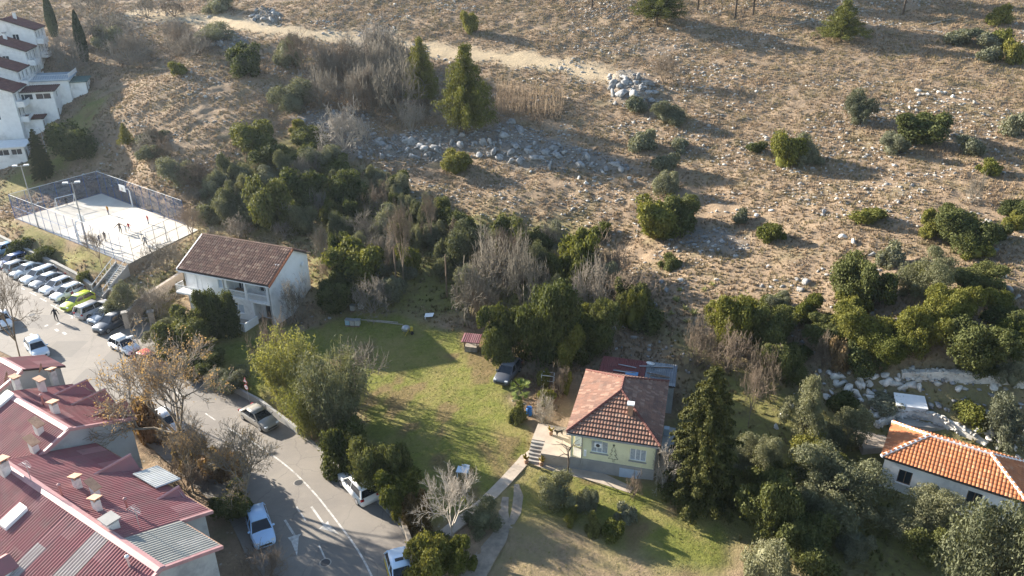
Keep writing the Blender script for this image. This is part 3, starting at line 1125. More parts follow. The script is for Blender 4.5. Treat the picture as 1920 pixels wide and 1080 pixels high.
def yellow_house():
    t = thing('bungalow', 'pale yellow bungalow with old red hipped tile roof beside the big conifer', 'house', (YA[0], YA[1], YG), YRZ)
    L, D, E = 7.75, 10.2, 3.8
    rp, rq = (3.95, 4.2, E + 2.15), (3.95, 6.3, E + 2.15)
    i_ = .35
    P0 = 1.15
    oF = [(1.75, 3.15, 1.95, 3.15), (5.0, 6.35, 1.75, 2.95)]
    doorw = 1.0
    mb = MB()
    wall_panel(mb, (i_ + doorw, i_), (L - i_, i_), P0, E - .02, [(a - doorw, b - doorw, c, d) for a, b, c, d in oF])
    wall_panel(mb, (L - i_, i_), (L - i_, D - i_), P0, E - .02, [(3, 4.2, 1.9, 3.0)])
    wall_panel(mb, (L - i_, D - i_), (i_, D - i_), P0, E - .02)
    wall_panel(mb, (i_, D - i_), (i_, i_ + 1.4), P0, E - .02, [(3, 4.2, 1.9, 3.0)])
    wall_panel(mb, (i_, i_ + 1.4), (i_ + doorw, i_ + 1.4), P0, E - .02, [(.08, .92, P0 + .01, P0 + 2.05)])
    wall_panel(mb, (i_ + doorw, i_ + 1.4), (i_ + doorw, i_), P0, E - .02)
    mb.box(i_, i_ + .22, i_, i_ + .22, P0, E - .15)
    mb.build('wall', m_yellow, t)
    MB().box(i_ - .05, L - i_ + .05, i_ - .05, D - i_ + .05, -.6, P0 - .004).build('plinth', m_plinth, t)
    MB().box(4.6, 6.4, i_ - .085, i_ - .053, -.5, .85).build('basement_door', m_blueshut, t)
    window(t, (i_ + doorw, i_), (L - i_, i_), (oF[0][0] - doorw, oF[0][1] - doorw, *oF[0][2:]), m_whitep, m_curtain, 'window', 2, m_plinth)
    window(t, (i_ + doorw, i_), (L - i_, i_), (oF[1][0] - doorw, oF[1][1] - doorw, *oF[1][2:]), m_whitep, m_curtain, 'window', 2, m_plinth)
    window(t, (i_, i_ + 1.4), (i_ + doorw, i_ + 1.4), (.08, .92, P0 + .01, P0 + 2.05), m_whitep, m_blueshut, 'door', 0)
    window(t, (L - i_, i_), (L - i_, D - i_), (3, 4.2, 1.9, 3.0), m_whitep, m_glass, 'window', 1)
    window(t, (i_, D - i_), (i_, i_ + 1.4), (3, 4.2, 1.9, 3.0), m_whitep, m_glass, 'window', 1)
    c0, c1, c2, c3 = (0, 0, E), (L, 0, E), (L, D, E), (0, D, E)
    faces = [[c0, c1, rp], [c1, c2, rq, rp], [c2, c3, rq], [c3, c0, rp, rq]]
    mb = MB()
    for f in faces:
        mb.slab(f, .12)
    rf = mb.build('roof', m_soff, t)
    roof_part('tiles', rf, faces, m_tile_y, pu=.27, pv=.42, hu=.035, hv=.10)
    mb = MB()
    for a, b in ((c0, rp), (c1, rp), (c2, rq), (c3, rq), (rp, rq)):
        caps(mb, (a[0], a[1], a[2] + .1), (b[0], b[1], b[2] + .08), .12, .38)
    mb.build('ridge_tiles', m_tile_m, rf)
    MB().box(.03, L - .03, -.1, -.01, E - .16, E - .03).build('gutter', m_plinth, t)
    # chimney, half-way up the front-right hip
    cx, cy, cz = yl(1181, 782, E + YG + .9)
    MB().box(cx - .22, cx + .22, cy - .22, cy + .22, E + .3, E + 2.2).build('chimney', m_clay, rf)
    MB().box(cx - .3, cx + .3, cy - .27, cy + .27, E + 2.203, E + 2.32).build('chimney_cap', m_whitep, rf)
    MB().tube([(i_ + doorw - .02, i_ - .09, P0 - .9), (i_ + doorw - .02, i_ - .09, E - .1)], .05, 6).build('downpipe', m_grey, t)
    MB().box(1.5, 1.75 - .02, i_ - .14, i_ - .004, P0 + .35, P0 + .95).build('meter_box', m_whitep, t)
    ac = MB().box(2.4, 3.0, i_ - .34, i_ - .05, 2.75, 3.2).build('air_conditioner', m_whitep, t)
    MB().lathe([(.17, -.01), (.17, .01)], 12, 'y', (2.7, i_ - .36, 2.98)).build('fan_grille', m_dark, ac)
    # light-wire outline of a fir tree on the wall
    mb = MB()
    bx, bz = 4.0, 1.3
    pts = [(0, 0), (0, .3), (-.42, .3), (-.1, .75), (-.3, .75), (-.06, 1.15), (-.2, 1.15), (0, 1.6), (.2, 1.15), (.06, 1.15), (.3, .75), (.1, .75), (.42, .3), (.1, .3), (.1, 0)]
    mb.tube([(bx + a, i_ - .03, bz + b) for a, b in pts], .018, 4)
    for a in range(5):
        t0, t1 = a * 2 * math.pi / 5 + math.pi / 2, (a + 2) * 2 * math.pi / 5 + math.pi / 2
        mb.tube([(bx + .11 * math.cos(t0), i_ - .03, bz + 1.7 + .11 * math.sin(t0)), (bx + .11 * math.cos(t1), i_ - .03, bz + 1.7 + .11 * math.sin(t1))], .012, 4)
    mb.build('wire_tree_ornament', m_dark, t)
    # terrace with steps on the left
    a, b = yl(1008, 796, YG + 1.05), yl(1020, 851, YG + 1.05)
    xa, ya, y1 = a[0] - .1, i_ - .1, a[1] + .25
    tr = MB().box(xa + 1.3, i_ - .054, ya, y1, -.6, 1.04).build('terrace', m_walk, t)
    MB().box(xa + .1, xa + 1.297, ya + 1.75, y1 - .003, -.6, 1.04).build('terrace_landing', m_walk, t)
    for i in range(6):
        MB().box(xa + .1, xa + 1.297, ya - .15 + i * .32, ya - .15 + (i + 1) * .32 - .003, -.5, .15 + i * .165).build('step', m_conc, tr)
    MB().box(L + .05, L + 1.1, 3.2, 7.0, -.3, 1.0).build('side_porch', m_plinth, t)
    MB().box(L + .1, L + .55, 5.6, 6.1, 1.002, 1.7).build('side_cabinet', m_blueshut, t)
    return t, (xa, ya)


YH, YST = yellow_house()


def yworld(x, y, z=0):
    c, s_ = math.cos(YRZ), math.sin(YRZ)
    return (YA[0] + x * c - y * s_, YA[1] + x * s_ + y * c, YG + z)


# ---- shed behind the bungalow, rusty and grey sheets
def shed():
    p = yworld(1.0, 10.45, 0)
    t = thing('lean_to_shed', 'low shed with rusty red and grey corrugated sheets behind the yellow bungalow', 'shed', (p[0], p[1], 1.6), YRZ)
    L, D = 7.4, 4.4
    MB().box(0.1, L - .1, .15, D - .15, -.6, 2.45).build('wall', m_greywall, t)
    rf = MB().slab([(0, 0, 2.75), (L, 0, 2.75), (L, D, 2.55), (0, D, 2.55)], .08).build('roof', m_soff, t)
    roof_part('rusty_sheets', rf, [[(0, 0, 2.76), (4.4, 0, 2.76), (4.4, D, 2.56), (0, D, 2.56)]], tilemat('rusty_sheet', (.19, .05, .045), (.15, .045, .04), (.22, .07, .06), (.09, .05, .05), .6), 'corr', pu=.2, hu=.03)
    roof_part('grey_sheets', rf, [[(4.45, 0, 2.77), (L, 0, 2.77), (L, D, 2.57), (4.45, D, 2.57)]], tilemat('dark_grey_sheet', (.20, .22, .24), (.14, .155, .17), (.26, .28, .29), (.10, .10, .10), .5), 'corr', pu=.22, hu=.05)
    rs = random.Random(4)
    for i in range(9):
        x, y, a = rs.uniform(1.5, 6.5), rs.uniform(1.2, 3.9), rs.uniform(-.3, .3)
        MB().box(-.9, .9, -.06, .06, 0, .05).build('loose_plank', m_grey if i % 2 else m_wood, rf, loc=(x, y, 2.83 - y * .045 + .06), rotz=a)
    MB().box(2.6, 3.8, .9, 1.6, 2.84, 2.87).build('blue_panel', pmat('blue_sheet', (.10, .25, .45), (.08, .2, .36), 3, .5), rf)
    MB().tube([(5.0, .5, 2.6), (5.0, .5, 3.7)], .06, 8).build('flue_pipe', m_grey, rf)
    d = MB().lathe([(.02, 0), (.25, .03), (.42, .09), (.43, .10)], 16, 'z', (0, 0, 0)).build('satellite_dish', m_whitep, rf, smooth_=True, loc=(4.8, 3.1, 3.1))
    d.rotation_euler = (-.15, .1, 0)
    MB().tube([(4.8, 3.1, 2.6), (4.8, 3.1, 3.1)], .03, 6).build('dish_post', m_grey, rf)


shed()


# ---- orange-roofed house on the right
def orange_house():
    FL, BL, BR = atz(1652, 856, 4.0), atz(1668, 790, 4.0), atz(1916, 864, 4.0)
    rz = math.atan2(BR[1] - BL[1], BR[0] - BL[0])
    L = float(np.hypot(*(BR - BL)[:2])) + .3
    D = 5.75
    t = thing('stone_cottage', 'small white house with bright orange hipped tile roof and white mortared ridges', 'house', (FL[0], FL[1], 1.0), rz)
    E, H_ = 3.0, 1.5
    rp, rq = (2.9, D / 2, E + H_), (L - 2.9, D / 2, E + H_)
    i_ = .3
    o = [(1.2, 2.2, .9, 2.2), (6.1, 7.1, .9, 2.3)]
    mb = MB()
    wall_panel(mb, (i_, i_), (L - i_, i_), -.8, E, o)
    wall_panel(mb, (L - i_, i_), (L - i_, D - i_), -.8, E)
    wall_panel(mb, (L - i_, D - i_), (i_, D - i_), -.8, E)
    wall_panel(mb, (i_, D - i_), (i_, i_), -.8, E, [(2, 3, .02, 2.1)])
    mb.build('wall', m_white, t)
    for q in o:
        window(t, (i_, i_), (L - i_, i_), q, m_wood, m_glass, 'window', 1, m_whitep)
    window(t, (i_, D - i_), (i_, i_), (2, 3, .02, 2.1), m_wood, m_wood, 'door', 0)
    c0, c1, c2, c3 = (0, 0, E), (L, 0, E), (L, D, E), (0, D, E)
    faces = [[c0, c1, rq, rp], [c1, c2, rq], [c2, c3, rp, rq], [c3, c0, rp]]
    mb = MB()
    for f in faces:
        mb.slab(f, .14)
    rf = mb.build('roof', m_soff, t)
    roof_part('tiles', rf, faces, m_tile_o, pu=.27, pv=.36, hu=.05, hv=.075)
    mm, cc = MB(), MB()
    for a, b in ((c0, rp), (c1, rq), (c2, rq), (c3, rp), (rp, rq)):
        a_, b_ = Vector(a) + Vector((0, 0, .06)), Vector(b) + Vector((0, 0, .06))
        mm.tube([a_, b_], .15, 6)
        k = int((b_ - a_).length / .42)
        for i in range(k):
            p_, q_ = a_.lerp(b_, (i + .18) / k), a_.lerp(b_, (i + .8) / k)
            cc.tube([p_ + Vector((0, 0, .05)), q_ + Vector((0, 0, .05))], [.13, .11], 6)
    mm.build('ridge_mortar', m_whitep, rf)
    cc.build('ridge_tiles', m_tile_o, rf)
    MB().box(-1.6, i_ - .003, -.2, D + .6, -.8, .05).build('side_terrace', m_conc, t)
    return t


orange_house()


# ---- the staggered row with maroon corrugated roofs
def row_frame():
    a, b = atz(41, 890, 9.0), atz(300, 1066, 9.0)
    e = (b - a)[:2] / np.linalg.norm((b - a)[:2])
    return e, np.array([-e[1], e[0]])


RE, RN = row_frame()
RROT = math.atan2(RE[1], RE[0])


def dormer(parent, x0, x1, y0, y1, zr, h, mat_n='dormer', mat=None, face=None, pitch=.39):
    """small gabled dormer on the +y slope; ridge runs along y"""
    xm = (x0 + x1) / 2
    zt = zr - y0 * pitch
    ze = zt - h
    za, zb = zr - y1 * pitch, zr - y0 * pitch
    d = MB().add([(x0 + .1, y1, za - .1), (x1 - .1, y1, za - .1), (x1 - .1, y1, max(ze, za)), (xm, y1, zt - .05), (x0 + .1, y1, max(ze, za)),
                  (x0 + .1, y0, zb - .3), (x1 - .1, y0, zb - .3), (x1 - .1, y0 + .2, ze), (xm, y0, zt - .06), (x0 + .1, y0 + .2, ze)],
                 [(0, 1, 2, 3, 4), (1, 6, 7, 2), (0, 4, 9, 5), (5, 9, 8, 7, 6)]).build(mat_n, face or m_white, parent)
    MB().slab([(x0 - .1, y1 + .2, ze - .05), (x0 - .1, y0 + .25, ze - .05), (xm, y0 - .1, zt), (xm, y1 + .2, zt)], .08) \
        .slab([(x1 + .1, y0 + .25, ze - .05), (x1 + .1, y1 + .2, ze - .05), (xm + .002, y1 + .2, zt), (xm + .002, y0 - .1, zt)], .08).build('dormer_roof', mat or m_corr, d)
    MB().tube([(xm, y0 - .1, zt + .02), (xm, y1 + .2, zt + .02)], .1, 5).build('dormer_ridge', m_trim, d)
    return d


def row_house(o, label, x0, x1, zr, right, left=7.5, pitch=.39, hollow=None):
    """gabled unit: ridge along local x; +y slope down to `right`, -y slope down to `left`"""
    t = thing('row_house', label, 'house', (o[0], o[1], 0), RROT, 'row houses with maroon corrugated roofs')
    zl, zq = zr - left * pitch, zr - right * pitch
    mb = MB()
    for xa, th in ((x1 - .25, -.3), (x0 + .25, .3)):
        pent = [(-left + .3, -.3), (right - .35, -.3), (right - .35, zq + .02), (0, zr - .13), (-left + .3, zl + .0)]
        k = 5
        mb.add([(xa, y, z) for y, z in pent] + [(xa + th, y, z) for y, z in pent], [tuple(range(k)), tuple(range(k, 2 * k))[::-1]] + [(i, (i + 1) % k, k + (i + 1) % k, k + i) for i in range(k)])
    wall_panel(mb, (x1 - .253, right - .353), (x0 + .253, right - .353), -.3, zq)
    wall_panel(mb, (x0 + .253, -left + .303), (x1 - .253, -left + .303), -.3, zl)
    mb.build('wall', m_greywall, t)
    pr = [(x1, right, zq), (x0, right, zq), (x0, 0, zr), (x1, 0, zr)]
    plf = [(x0, -left, zl), (x1, -left, zl), (x1, 0, zr), (x0, 0, zr)]
    rf = MB().slab(pr, .14).slab([(p[0], p[1] - .002, p[2]) for p in plf], .14).build('roof', m_soff, t)
    return t, rf, pr, plf, zl, zq


def aerial(parent, x, y, z, h=1.6):
    mb = MB().tube([(x, y, z - .1), (x, y, z + h)], .025, 5)
    mb.tube([(x - .5, y, z + h - .1), (x + .6, y, z + h - .1)], .015, 4)
    for k_ in range(6):
        mb.tube([(x - .45 + k_ * .18, y - .3 + .03 * k_, z + h - .1), (x - .45 + k_ * .18, y + .3 - .03 * k_, z + h - .1)], .01, 4)
    mb.build('tv_aerial', m_grey, parent)


def vent(parent, x, y, z, h=.9, mat=None):
    MB().lathe([(.07, 0), (.07, h), (.13, h + .02), (.13, h + .12), (.03, h + .2)], 8, 'z', (x, y, z)).build('vent_pipe', mat or m_trim, parent, smooth_=True)


def red_row():
    zr, pitch = 9.0, .39

    def loc(px, py, o, z):
        p = atz(px, py, z)[:2] - o[:2]
        return float(p @ RE), float(p @ RN)

    def on_slope(px, py, o, sgn=1):
        z = zr
        for _ in range(8):
            x, y = loc(px, py, o, z)
            z = zr - max(0, sgn * y) * pitch
        return x, y, z
    # --- near unit
    oB = atz(41, 890, zr)
    xa, xb = -2.7, 15.6
    t, rf, pr, plf, zl, zq = row_house(oB, 'near row house with maroon roof, grey corrugated corner and pale sheet strips', xa, xb, zr, 3.95, 8.5)
    RW = 6.2
    zw = zr - RW * pitch
    main = [(11.4, RW, zw), (xa, RW, zw), (xa, 3.9, zr - 3.9 * pitch), (11.4, 3.9, zr - 3.9 * pitch)]
    MB().slab([(p[0], p[1], p[2] - .003) for p in main], .14).build('roof_apron', m_soff, t)
    mb = MB()
    mb.prism([(xa + .25, 3.7), (11.15, 3.7), (11.15, RW - .35), (xa + .25, RW - .35)], -.3, [zr - 3.7 * pitch - .2] * 2 + [zw - .02] * 2)
    mb.build('wall_bay', m_greywall, t)
    # sheet strips along the ridge
    roof_part('sheets', rf, [[(11.4, RW, zw), (xa, RW, zw), (xa, 0, zr), (11.4, 0, zr)]], m_corr, 'corr', pu=.24, hu=.05)
    roof_part('grey_sheets', rf, [[(xb, 3.95, zr - 3.95 * pitch), (11.42, 3.95, zr - 3.95 * pitch), (11.42, 0, zr), (xb, 0, zr)]], m_corrg, 'corr', pu=.24, hu=.05)
    s1, s2 = on_slope(176, 1000, oB, -1)[0], on_slope(205, 1012, oB, -1)[0]
    g = lambda a, b, y0, y1: [(a, -y1, zr - y1 * pitch), (b, -y1, zr - y1 * pitch), (b, -y0, zr - y0 * pitch), (a, -y0, zr - y0 * pitch)]
    p1 = on_slope(75, 1020, oB, -1)
    x1a, x1b = p1[0] - .25, p1[0] + .75
    y1a = -p1[1]
    roof_part('sheets', rf, [g(xa, x1a, 0, 8.5), g(x1b, s1, 0, 8.5), g(x1a, x1b, 0, y1a), g(s2, xb, 0, 8.5)], m_corr, 'corr', pu=.24, hu=.05)
    roof_part('pale_sheets', rf, [g(s1, s2, 0, 8.5), g(x1a, x1b, y1a, 8.5)], m_corrf, 'corr', pu=.24, hu=.05)
    tr = MB()
    tr.slab([(xa, .3, zr - .3 * pitch + .11), (xb + .05, .3, zr - .3 * pitch + .11), (xb + .05, 0, zr + .12), (xa, 0, zr + .12)], .05)
    tr.slab([(xb + .05, -.3, zr - .3 * pitch + .11), (xa, -.3, zr - .3 * pitch + .11), (xa, -.002, zr + .12), (xb + .05, -.002, zr + .12)], .05)
    tr.build('ridge_flashing', m_trim, rf)
    MB().slab([(xb - .05, 0, zr + .08), (xb + .14, 0, zr + .08), (xb + .14, 4.0, zr - 4.0 * pitch + .08), (xb - .05, 4.0, zr - 4.0 * pitch + .08)], .25) \
        .slab([(xb - .05, -8.5, zr - 8.5 * pitch + .08), (xb + .14, -8.5, zr - 8.5 * pitch + .08), (xb + .14, -.003, zr + .08), (xb - .05, -.003, zr + .08)], .25) \
        .build('verge_flashing', m_trim, rf)
    MB().slab([(11.36, 3.95, zr - 3.95 * pitch + .085), (11.55, 3.95, zr - 3.95 * pitch + .085), (11.55, RW + .05, zw + .085), (11.36, RW + .05, zw + .085)], .25).build('verge_flashing', m_trim, rf)
    MB().tube([(11.45, RW + .1, zw - .1), (xa, RW + .1, zw - .1)], .07, 6).build('gutter', m_clay, rf)
    MB().tube([(xb, 4.05, zr - 4.05 * pitch - .1), (11.6, 4.05, zr - 4.05 * pitch - .1)], .07, 6).build('gutter', m_clay, rf)
    for (px, py, tl) in ((147, 915, .35), (181, 931, -.3), (184, 956, .35)):
        x, y, z = on_slope(px, py, oB)
        chimney(rf, x, y, z - .3, z + .85, .50, m_chim, m_clay, tl, capl=1.15)
    x, y, z = on_slope(209, 988, oB)
    chimney(rf, x, max(y, .5), z - .3, z + .5, .85, m_chim, m_plinth, 0, capl=1.1)
    x, y, z = on_slope(10, 884, oB)
    chimney(rf, x, y, z - .3, z + .9, .7, m_chim, m_clay, .25, capl=1.2)
    for (px, py) in ((60, 905), (262, 990)):
        x, y, z = on_slope(px, py, oB)
        aerial(rf, x, y, z)
    for (px, py) in ((117, 931), (240, 957)):
        x, y, z = on_slope(px, py, oB)
        vent(rf, x, y, z)
    x, y, z = on_slope(243, 1062, oB, -1)
    vent(rf, x, y, z, .7, m_whitep)
    x, y, z = on_slope(26, 972, oB, -1)
    sk = MB().slab([(x - .45, y - .75, z - .28 + .3), (x + .45, y - .75, z - .28 + .3), (x + .45, y + .75, z + .29 + .3), (x - .45, y + .75, z + .29 + .3)], .28).build('skylight', m_whitep, rf)
    for (px, py, w_) in ((205, 884, 1.7), (322, 930, 2.0)):
        x, y, z = on_slope(px, py, oB)
        dormer(rf, x - w_ / 2, x + w_ / 2, y - 1.0, RW - .2, zr, 1.0)
    x, y, z = on_slope(290, 905, oB)
    roof_part('white_sheets', rf, [[(x + 1.2, RW + .9, zw + .1), (x - 1.6, RW + .9, zw + .1), (x - 1.6, RW - 1.0, zw + .6), (x + 1.2, RW - 1.0, zw + .6)]], m_corrw, 'corr', pu=.24, hu=.05)
    # dormer on the lower-left slope: built as a gabled box running the other way
    x, y, z = on_slope(14, 1066, oB, -1)
    dm = MB().prism([(x - 1, y - 2.5), (x + .6, y - 2.5), (x + .6, y + .3), (x - 1, y + .3)], z - 1.3, z + .25).build('dormer', m_white, rf)
    MB().slab([(x - 1.1, y - 2.6, z + .25), (x - .2, y - 2.6, z + .8), (x - .2, y + .4, z + .8), (x - 1.1, y + .4, z + .25)], .08).slab([(x + .7, y - 2.6, z + .25), (x + .7, y + .4, z + .25), (x - .198, y + .4, z + .8), (x - .198, y - 2.6, z + .8)], .08).build('dormer_roof', m_corr, dm)
    # --- middle unit
    oA = atz(128, 804, zr)
    xa, xb = -9.3, 0.0
    t, rf, pr, plf, zl, zq = row_house(oA, 'middle row house with maroon roof, tall chimneys and street-side dormers', xa, xb, zr, 5.0, 9.0)
    roof_part('sheets', rf, [pr, plf], m_corr, 'corr', pu=.24, hu=.05)
    tr = MB()
    tr.slab([(xa, .3, zr - .3 * pitch + .11), (xb + .05, .3, zr - .3 * pitch + .11), (xb + .05, 0, zr + .12), (xa, 0, zr + .12)], .05)
    tr.slab([(xb + .05, -.3, zr - .3 * pitch + .11), (xa, -.3, zr - .3 * pitch + .11), (xa, -.002, zr + .12), (xb + .05, -.002, zr + .12)], .05)
    tr.build('ridge_flashing', m_trim, rf)
    MB().slab([(xb - .05, 0, zr + .08), (xb + .14, 0, zr + .08), (xb + .14, 5.0, zq + .08), (xb - .05, 5.0, zq + .08)], .25) \
        .slab([(xb - .05, -9, zl + .08), (xb + .18, -9, zl + .08), (xb + .18, -.003, zr + .08), (xb - .05, -.003, zr + .08)], .3).build('verge_flashing', m_trim, rf)
    gw = MB().box(xb - .24, xb - .2, -1.9, -1.3, 5.9, 6.5)
    gw.build('gable_vent', m_dark, t)
    for (px, py, tl, h) in ((102, 714, .3, 1.3), (81, 734, .0, 1.3), (105, 775, .25, 1.15), (34, 728, .1, 1.2)):
        x, y, z = on_slope(px, py, oA)
        chimney(rf, min(x, -.6), y, z - .4, z + h * .8, .56, m_chim, m_clay, tl, capl=1.1)
    for (px, py) in ((75, 812), (66, 846)):
        x, y, z = on_slope(px, py, oA, -1)
        chimney(rf, min(x, -.6), y, z - .4, z + .8, .58, m_chim, m_clay, -.25, capl=1.2)
    for (px, py) in ((86, 688), (23, 706)):
        x, y, z = on_slope(px, py + 26, oA)
        d = MB().lathe([(.03, 0), (.28, .05), (.46, .15), (.47, .16)], 16).build('satellite_dish', m_clay, rf, smooth_=True, loc=(x, y, z + 1.3))
        d.rotation_euler = (1.2, 0, -.6)
        MB().tube([(x, y, z - .1), (x, y, z + 1.3)], .03, 5).build('dish_post', m_grey, rf)
    x, y, z = on_slope(83, 762, oA)
    vent(rf, x, y, z, 1.0)
    x, y, z = on_slope(4, 755, oA, -1)
    MB().slab([(x - .5, y - .8, z), (x + .5, y - .8, z), (x + .5, y + .8, z + .62), (x - .5, y + .8, z + .62)], .3).build('skylight', m_whitep, rf)
    for (xc, w_) in ((-7.3, 2.2), (-4.6, 2.0), (-1.6, 1.6)):
        dormer(rf, xc - w_ / 2, xc + w_ / 2, 2.6, 5.2, zr, .9)
    MB().tube([(xb, 5.08, zq - .1), (xa, 5.08, zq - .1)], .07, 6).build('gutter', m_clay, rf)
    # --- far unit, mostly outside the frame
    oZ = atz(41, 694, zr)
    t, rf, pr, plf, zl, zq = row_house(oZ, 'far row house with maroon roof at the left edge of the photo', -3.6, 0, zr, 3.4, 9.0)
    roof_part('sheets', rf, [pr, plf], m_corr, 'corr', pu=.24, hu=.05)
    tr = MB()
    tr.slab([(-3.6, .3, zr - .3 * pitch + .11), (.05, .3, zr - .3 * pitch + .11), (.05, 0, zr + .12), (-3.6, 0, zr + .12)], .05)
    tr.slab([(.05, -.3, zr - .3 * pitch + .11), (-3.6, -.3, zr - .3 * pitch + .11), (-3.6, -.002, zr + .12), (.05, -.002, zr + .12)], .05)
    tr.slab([(-.05, -9, zl + .08), (.18, -9, zl + .08), (.18, -.003, zr + .08), (-.05, -.003, zr + .08)], .3)
    tr.build('ridge_flashing', m_trim, rf)


red_row()


# ---- far terraced houses climbing the slope at upper left
def far_terrace():
    corners = [((22, 172), 141.0), ((30, 133), 149.0), ((45, 95), 157.0), ((62, 55), 166.0)]
    words = ['lowest', 'second lowest', 'second highest', 'highest']
    c0, c3 = atY(22, 172, 141), atY(62, 55, 166)
    d = (c3 - c0)[:2]
    rz = math.atan2(d[1], d[0])          # local x runs uphill along the row, facade towards -y (right of it)
    for i, ((px, py), Y) in enumerate(corners):
        c = atY(px, py, Y)
        g = float(gz(c[0], c[1])) - .5
        t = thing('terraced_house', f'{words[i]} white terraced house with maroon roof on the far slope', 'house', (c[0], c[1], g), rz, 'white terraced houses on the slope')
        E = c[2] - g
        L, D = 9.5, 11.0
        ops = [(a, a + 1.3, E - .4 - 2.9 * s_ - 1.6, E - .4 - 2.9 * s_ - .2) for s_ in range(2) for a in (1.0, 3.6, 6.6)]
        ops = [o for o in ops if o[2] > .3]
        mb = MB()
        wall_panel(mb, (0, 0), (L, 0), -2, E, ops)
        wall_panel(mb, (L, 0), (L, D), -2, E)
        wall_panel(mb, (L, D), (0, D), -2, E)
        on_ = [(2.0, 3.2, E - 2.2, E - .9), (6.8, 8.0, E - 2.2, E - .9), (6.8, 8.0, E - 5.1, E - 3.8)]
        wall_panel(mb, (0, D), (0, 0), -2, E, on_)
        mb.add([(0, 0, E), (0, D, E), (0, D / 2, E + 2.1)], [(0, 1, 2)]).add([(L, 0, E), (L, D, E), (L, D / 2, E + 2.1)], [(0, 1, 2)])
        mb.build('wall', m_white, t)
        for o in on_:
            window(t, (0, D), (0, 0), o, m_whitep, m_glass, 'window', 1, m_whitep)
        for o in ops:
            window(t, (0, 0), (L, 0), o, m_whitep, m_glass, 'window', 1, m_whitep)
        fr = [(-.3, -.4, E - .1), (L, -.4, E - .1), (L, D / 2, E + 2.2), (-.3, D / 2, E + 2.2)]
        bk = [(L, D + .4, E - .1), (-.3, D + .4, E - .1), (-.3, D / 2, E + 2.2), (L, D / 2, E + 2.2)]
        rf = MB().slab(fr, .15).slab([(p[0], p[1] + .002, p[2]) for p in bk], .15).build('roof', m_soff, t)
        roof_part('tiles', rf, [fr, bk], m_tile_m, pu=.34, pv=.44, hu=.06)
        chimney(rf, 2.2, D / 2 + 1.5, E + .6, E + 3.0, .9, m_white, m_plinth, 0, capl=1.1)
        chimney(rf, 6.0, D / 2 - 1.2, E + .8, E + 2.9, .7, m_white, m_plinth, 0, capl=.9)
        for s_ in range(2):
            zb = E - .4 - 2.9 * s_ - 2.5
            if zb < .4:
                continue
            b = MB().box(.6 + s_ * .4, 5.2, -1.3, -.004, zb - .18, zb).build('balcony', m_white, t)
            MB().box(.6 + s_ * .4, 5.2, -1.3, -1.2, zb + .002, zb + .9).box(.6 + s_ * .4, .7 + s_ * .4, -1.197, -.004, zb + .002, zb + .9).build('balcony_parapet', m_white, b)
        ac = MB().box(6.0, 6.7, -.3, -.004, E - 2.6, E - 2.1).build('air_conditioner', m_whitep, t)
    return rz


FTR = far_terrace()


def annex(label, px, py, Y, L, D, E, wallm, roofm, kind='flat', name='annex', glaze=True, awn=None):
    """small extension; px,py = its near right corner at the ground"""
    p = G(px, py)
    t = thing(name, label, 'annex', (p[0], p[1], p[2]), FTR)
    mb = MB()
    # local x uphill, y leftwards; origin = near right corner
    ops = [(.5, D * .45, E - 1.6, E - .5), (D * .52, D - .4, E - 1.6, E - .5)] if glaze else []
    wall_panel(mb, (0, D), (0, 0), -2, E, [(D - b, D - a, c, e) for a, b, c, e in ops])
    op2 = [(.6, 1.5, .1, 2.0), (2.2, min(L - .3, 3.6), max(.9, E - 1.7), max(1.9, E - .6))] if L > 3.2 else []
    wall_panel(mb, (0, 0), (L, 0), -2, E, op2)
    wall_panel(mb, (L, 0), (L, D), -2, E)
    wall_panel(mb, (L, D), (0, D), -2, E)
    mb.build('wall', wallm, t)
    for a, b, c, e in ops:
        window(t, (0, D), (0, 0), (D - b, D - a, c, e), m_whitep, m_glass, 'window', 1)
    for i, o in enumerate(op2):
        window(t, (0, 0), (L, 0), o, m_wood if i == 0 else m_whitep, m_glass if i else m_wood, 'door' if i == 0 else 'window', 0 if i == 0 else 1)
    fr = [(-.4, -.4, E - .05), (-.4, D, E - .05), (L, D, E + .35), (L, -.4, E + .35)]
    rf = MB().slab(fr[::-1], .12).build('roof', m_soff if kind == 'tile' else roofm, t)
    if kind == 'tile':
        roof_part('tiles', rf, [[fr[0], fr[1], fr[2], fr[3]]], roofm, pu=.34, pv=.44, hu=.06)
    elif kind == 'terrace':
        MB().box(.1, L, -.3, -.2, E + .36, E + 1.1).build('parapet', m_white, t)
        rail(MB(), (-.3, -.3), (-.3, D), E + .05, .95, .3, .02).build('railing', m_whitep, t)
    return t


annex('white annex with maroon lean-to roof and glazed veranda below the terraced row', 112, 223, 0, 6.0, 7.0, 5.6, m_white, m_tile_m, 'tile', 'veranda_annex')
annex('white annex with a railed roof terrace beside the tall cypress', 137, 190, 0, 8.5, 7.0, 4.4, m_white, pmat('blue_grey_screed', (.30, .36, .40), (.24, .29, .32), 1, .9), 'terrace', 'terrace_annex', False)
annex('low white shed with dark green roof at the end of the terraced row', 165, 174, 0, 5.0, 4.2, 2.4, m_white, pmat('green_sheet', (.05, .12, .10), (.04, .09, .08), 2, .7), 'flat', 'garden_shed', False)
annex('small maroon-roofed porch against the terraced house above the lamp post', 85, 246, 0, 4.0, 5.2, 2.6, m_white, m_tile_m, 'tile', 'porch', False)
annex('white awning porch at the foot of the lowest terraced house', 52, 302, 0, 4.5, 5.0, 2.9, m_white, m_whitep, 'flat', 'awning_porch', True)

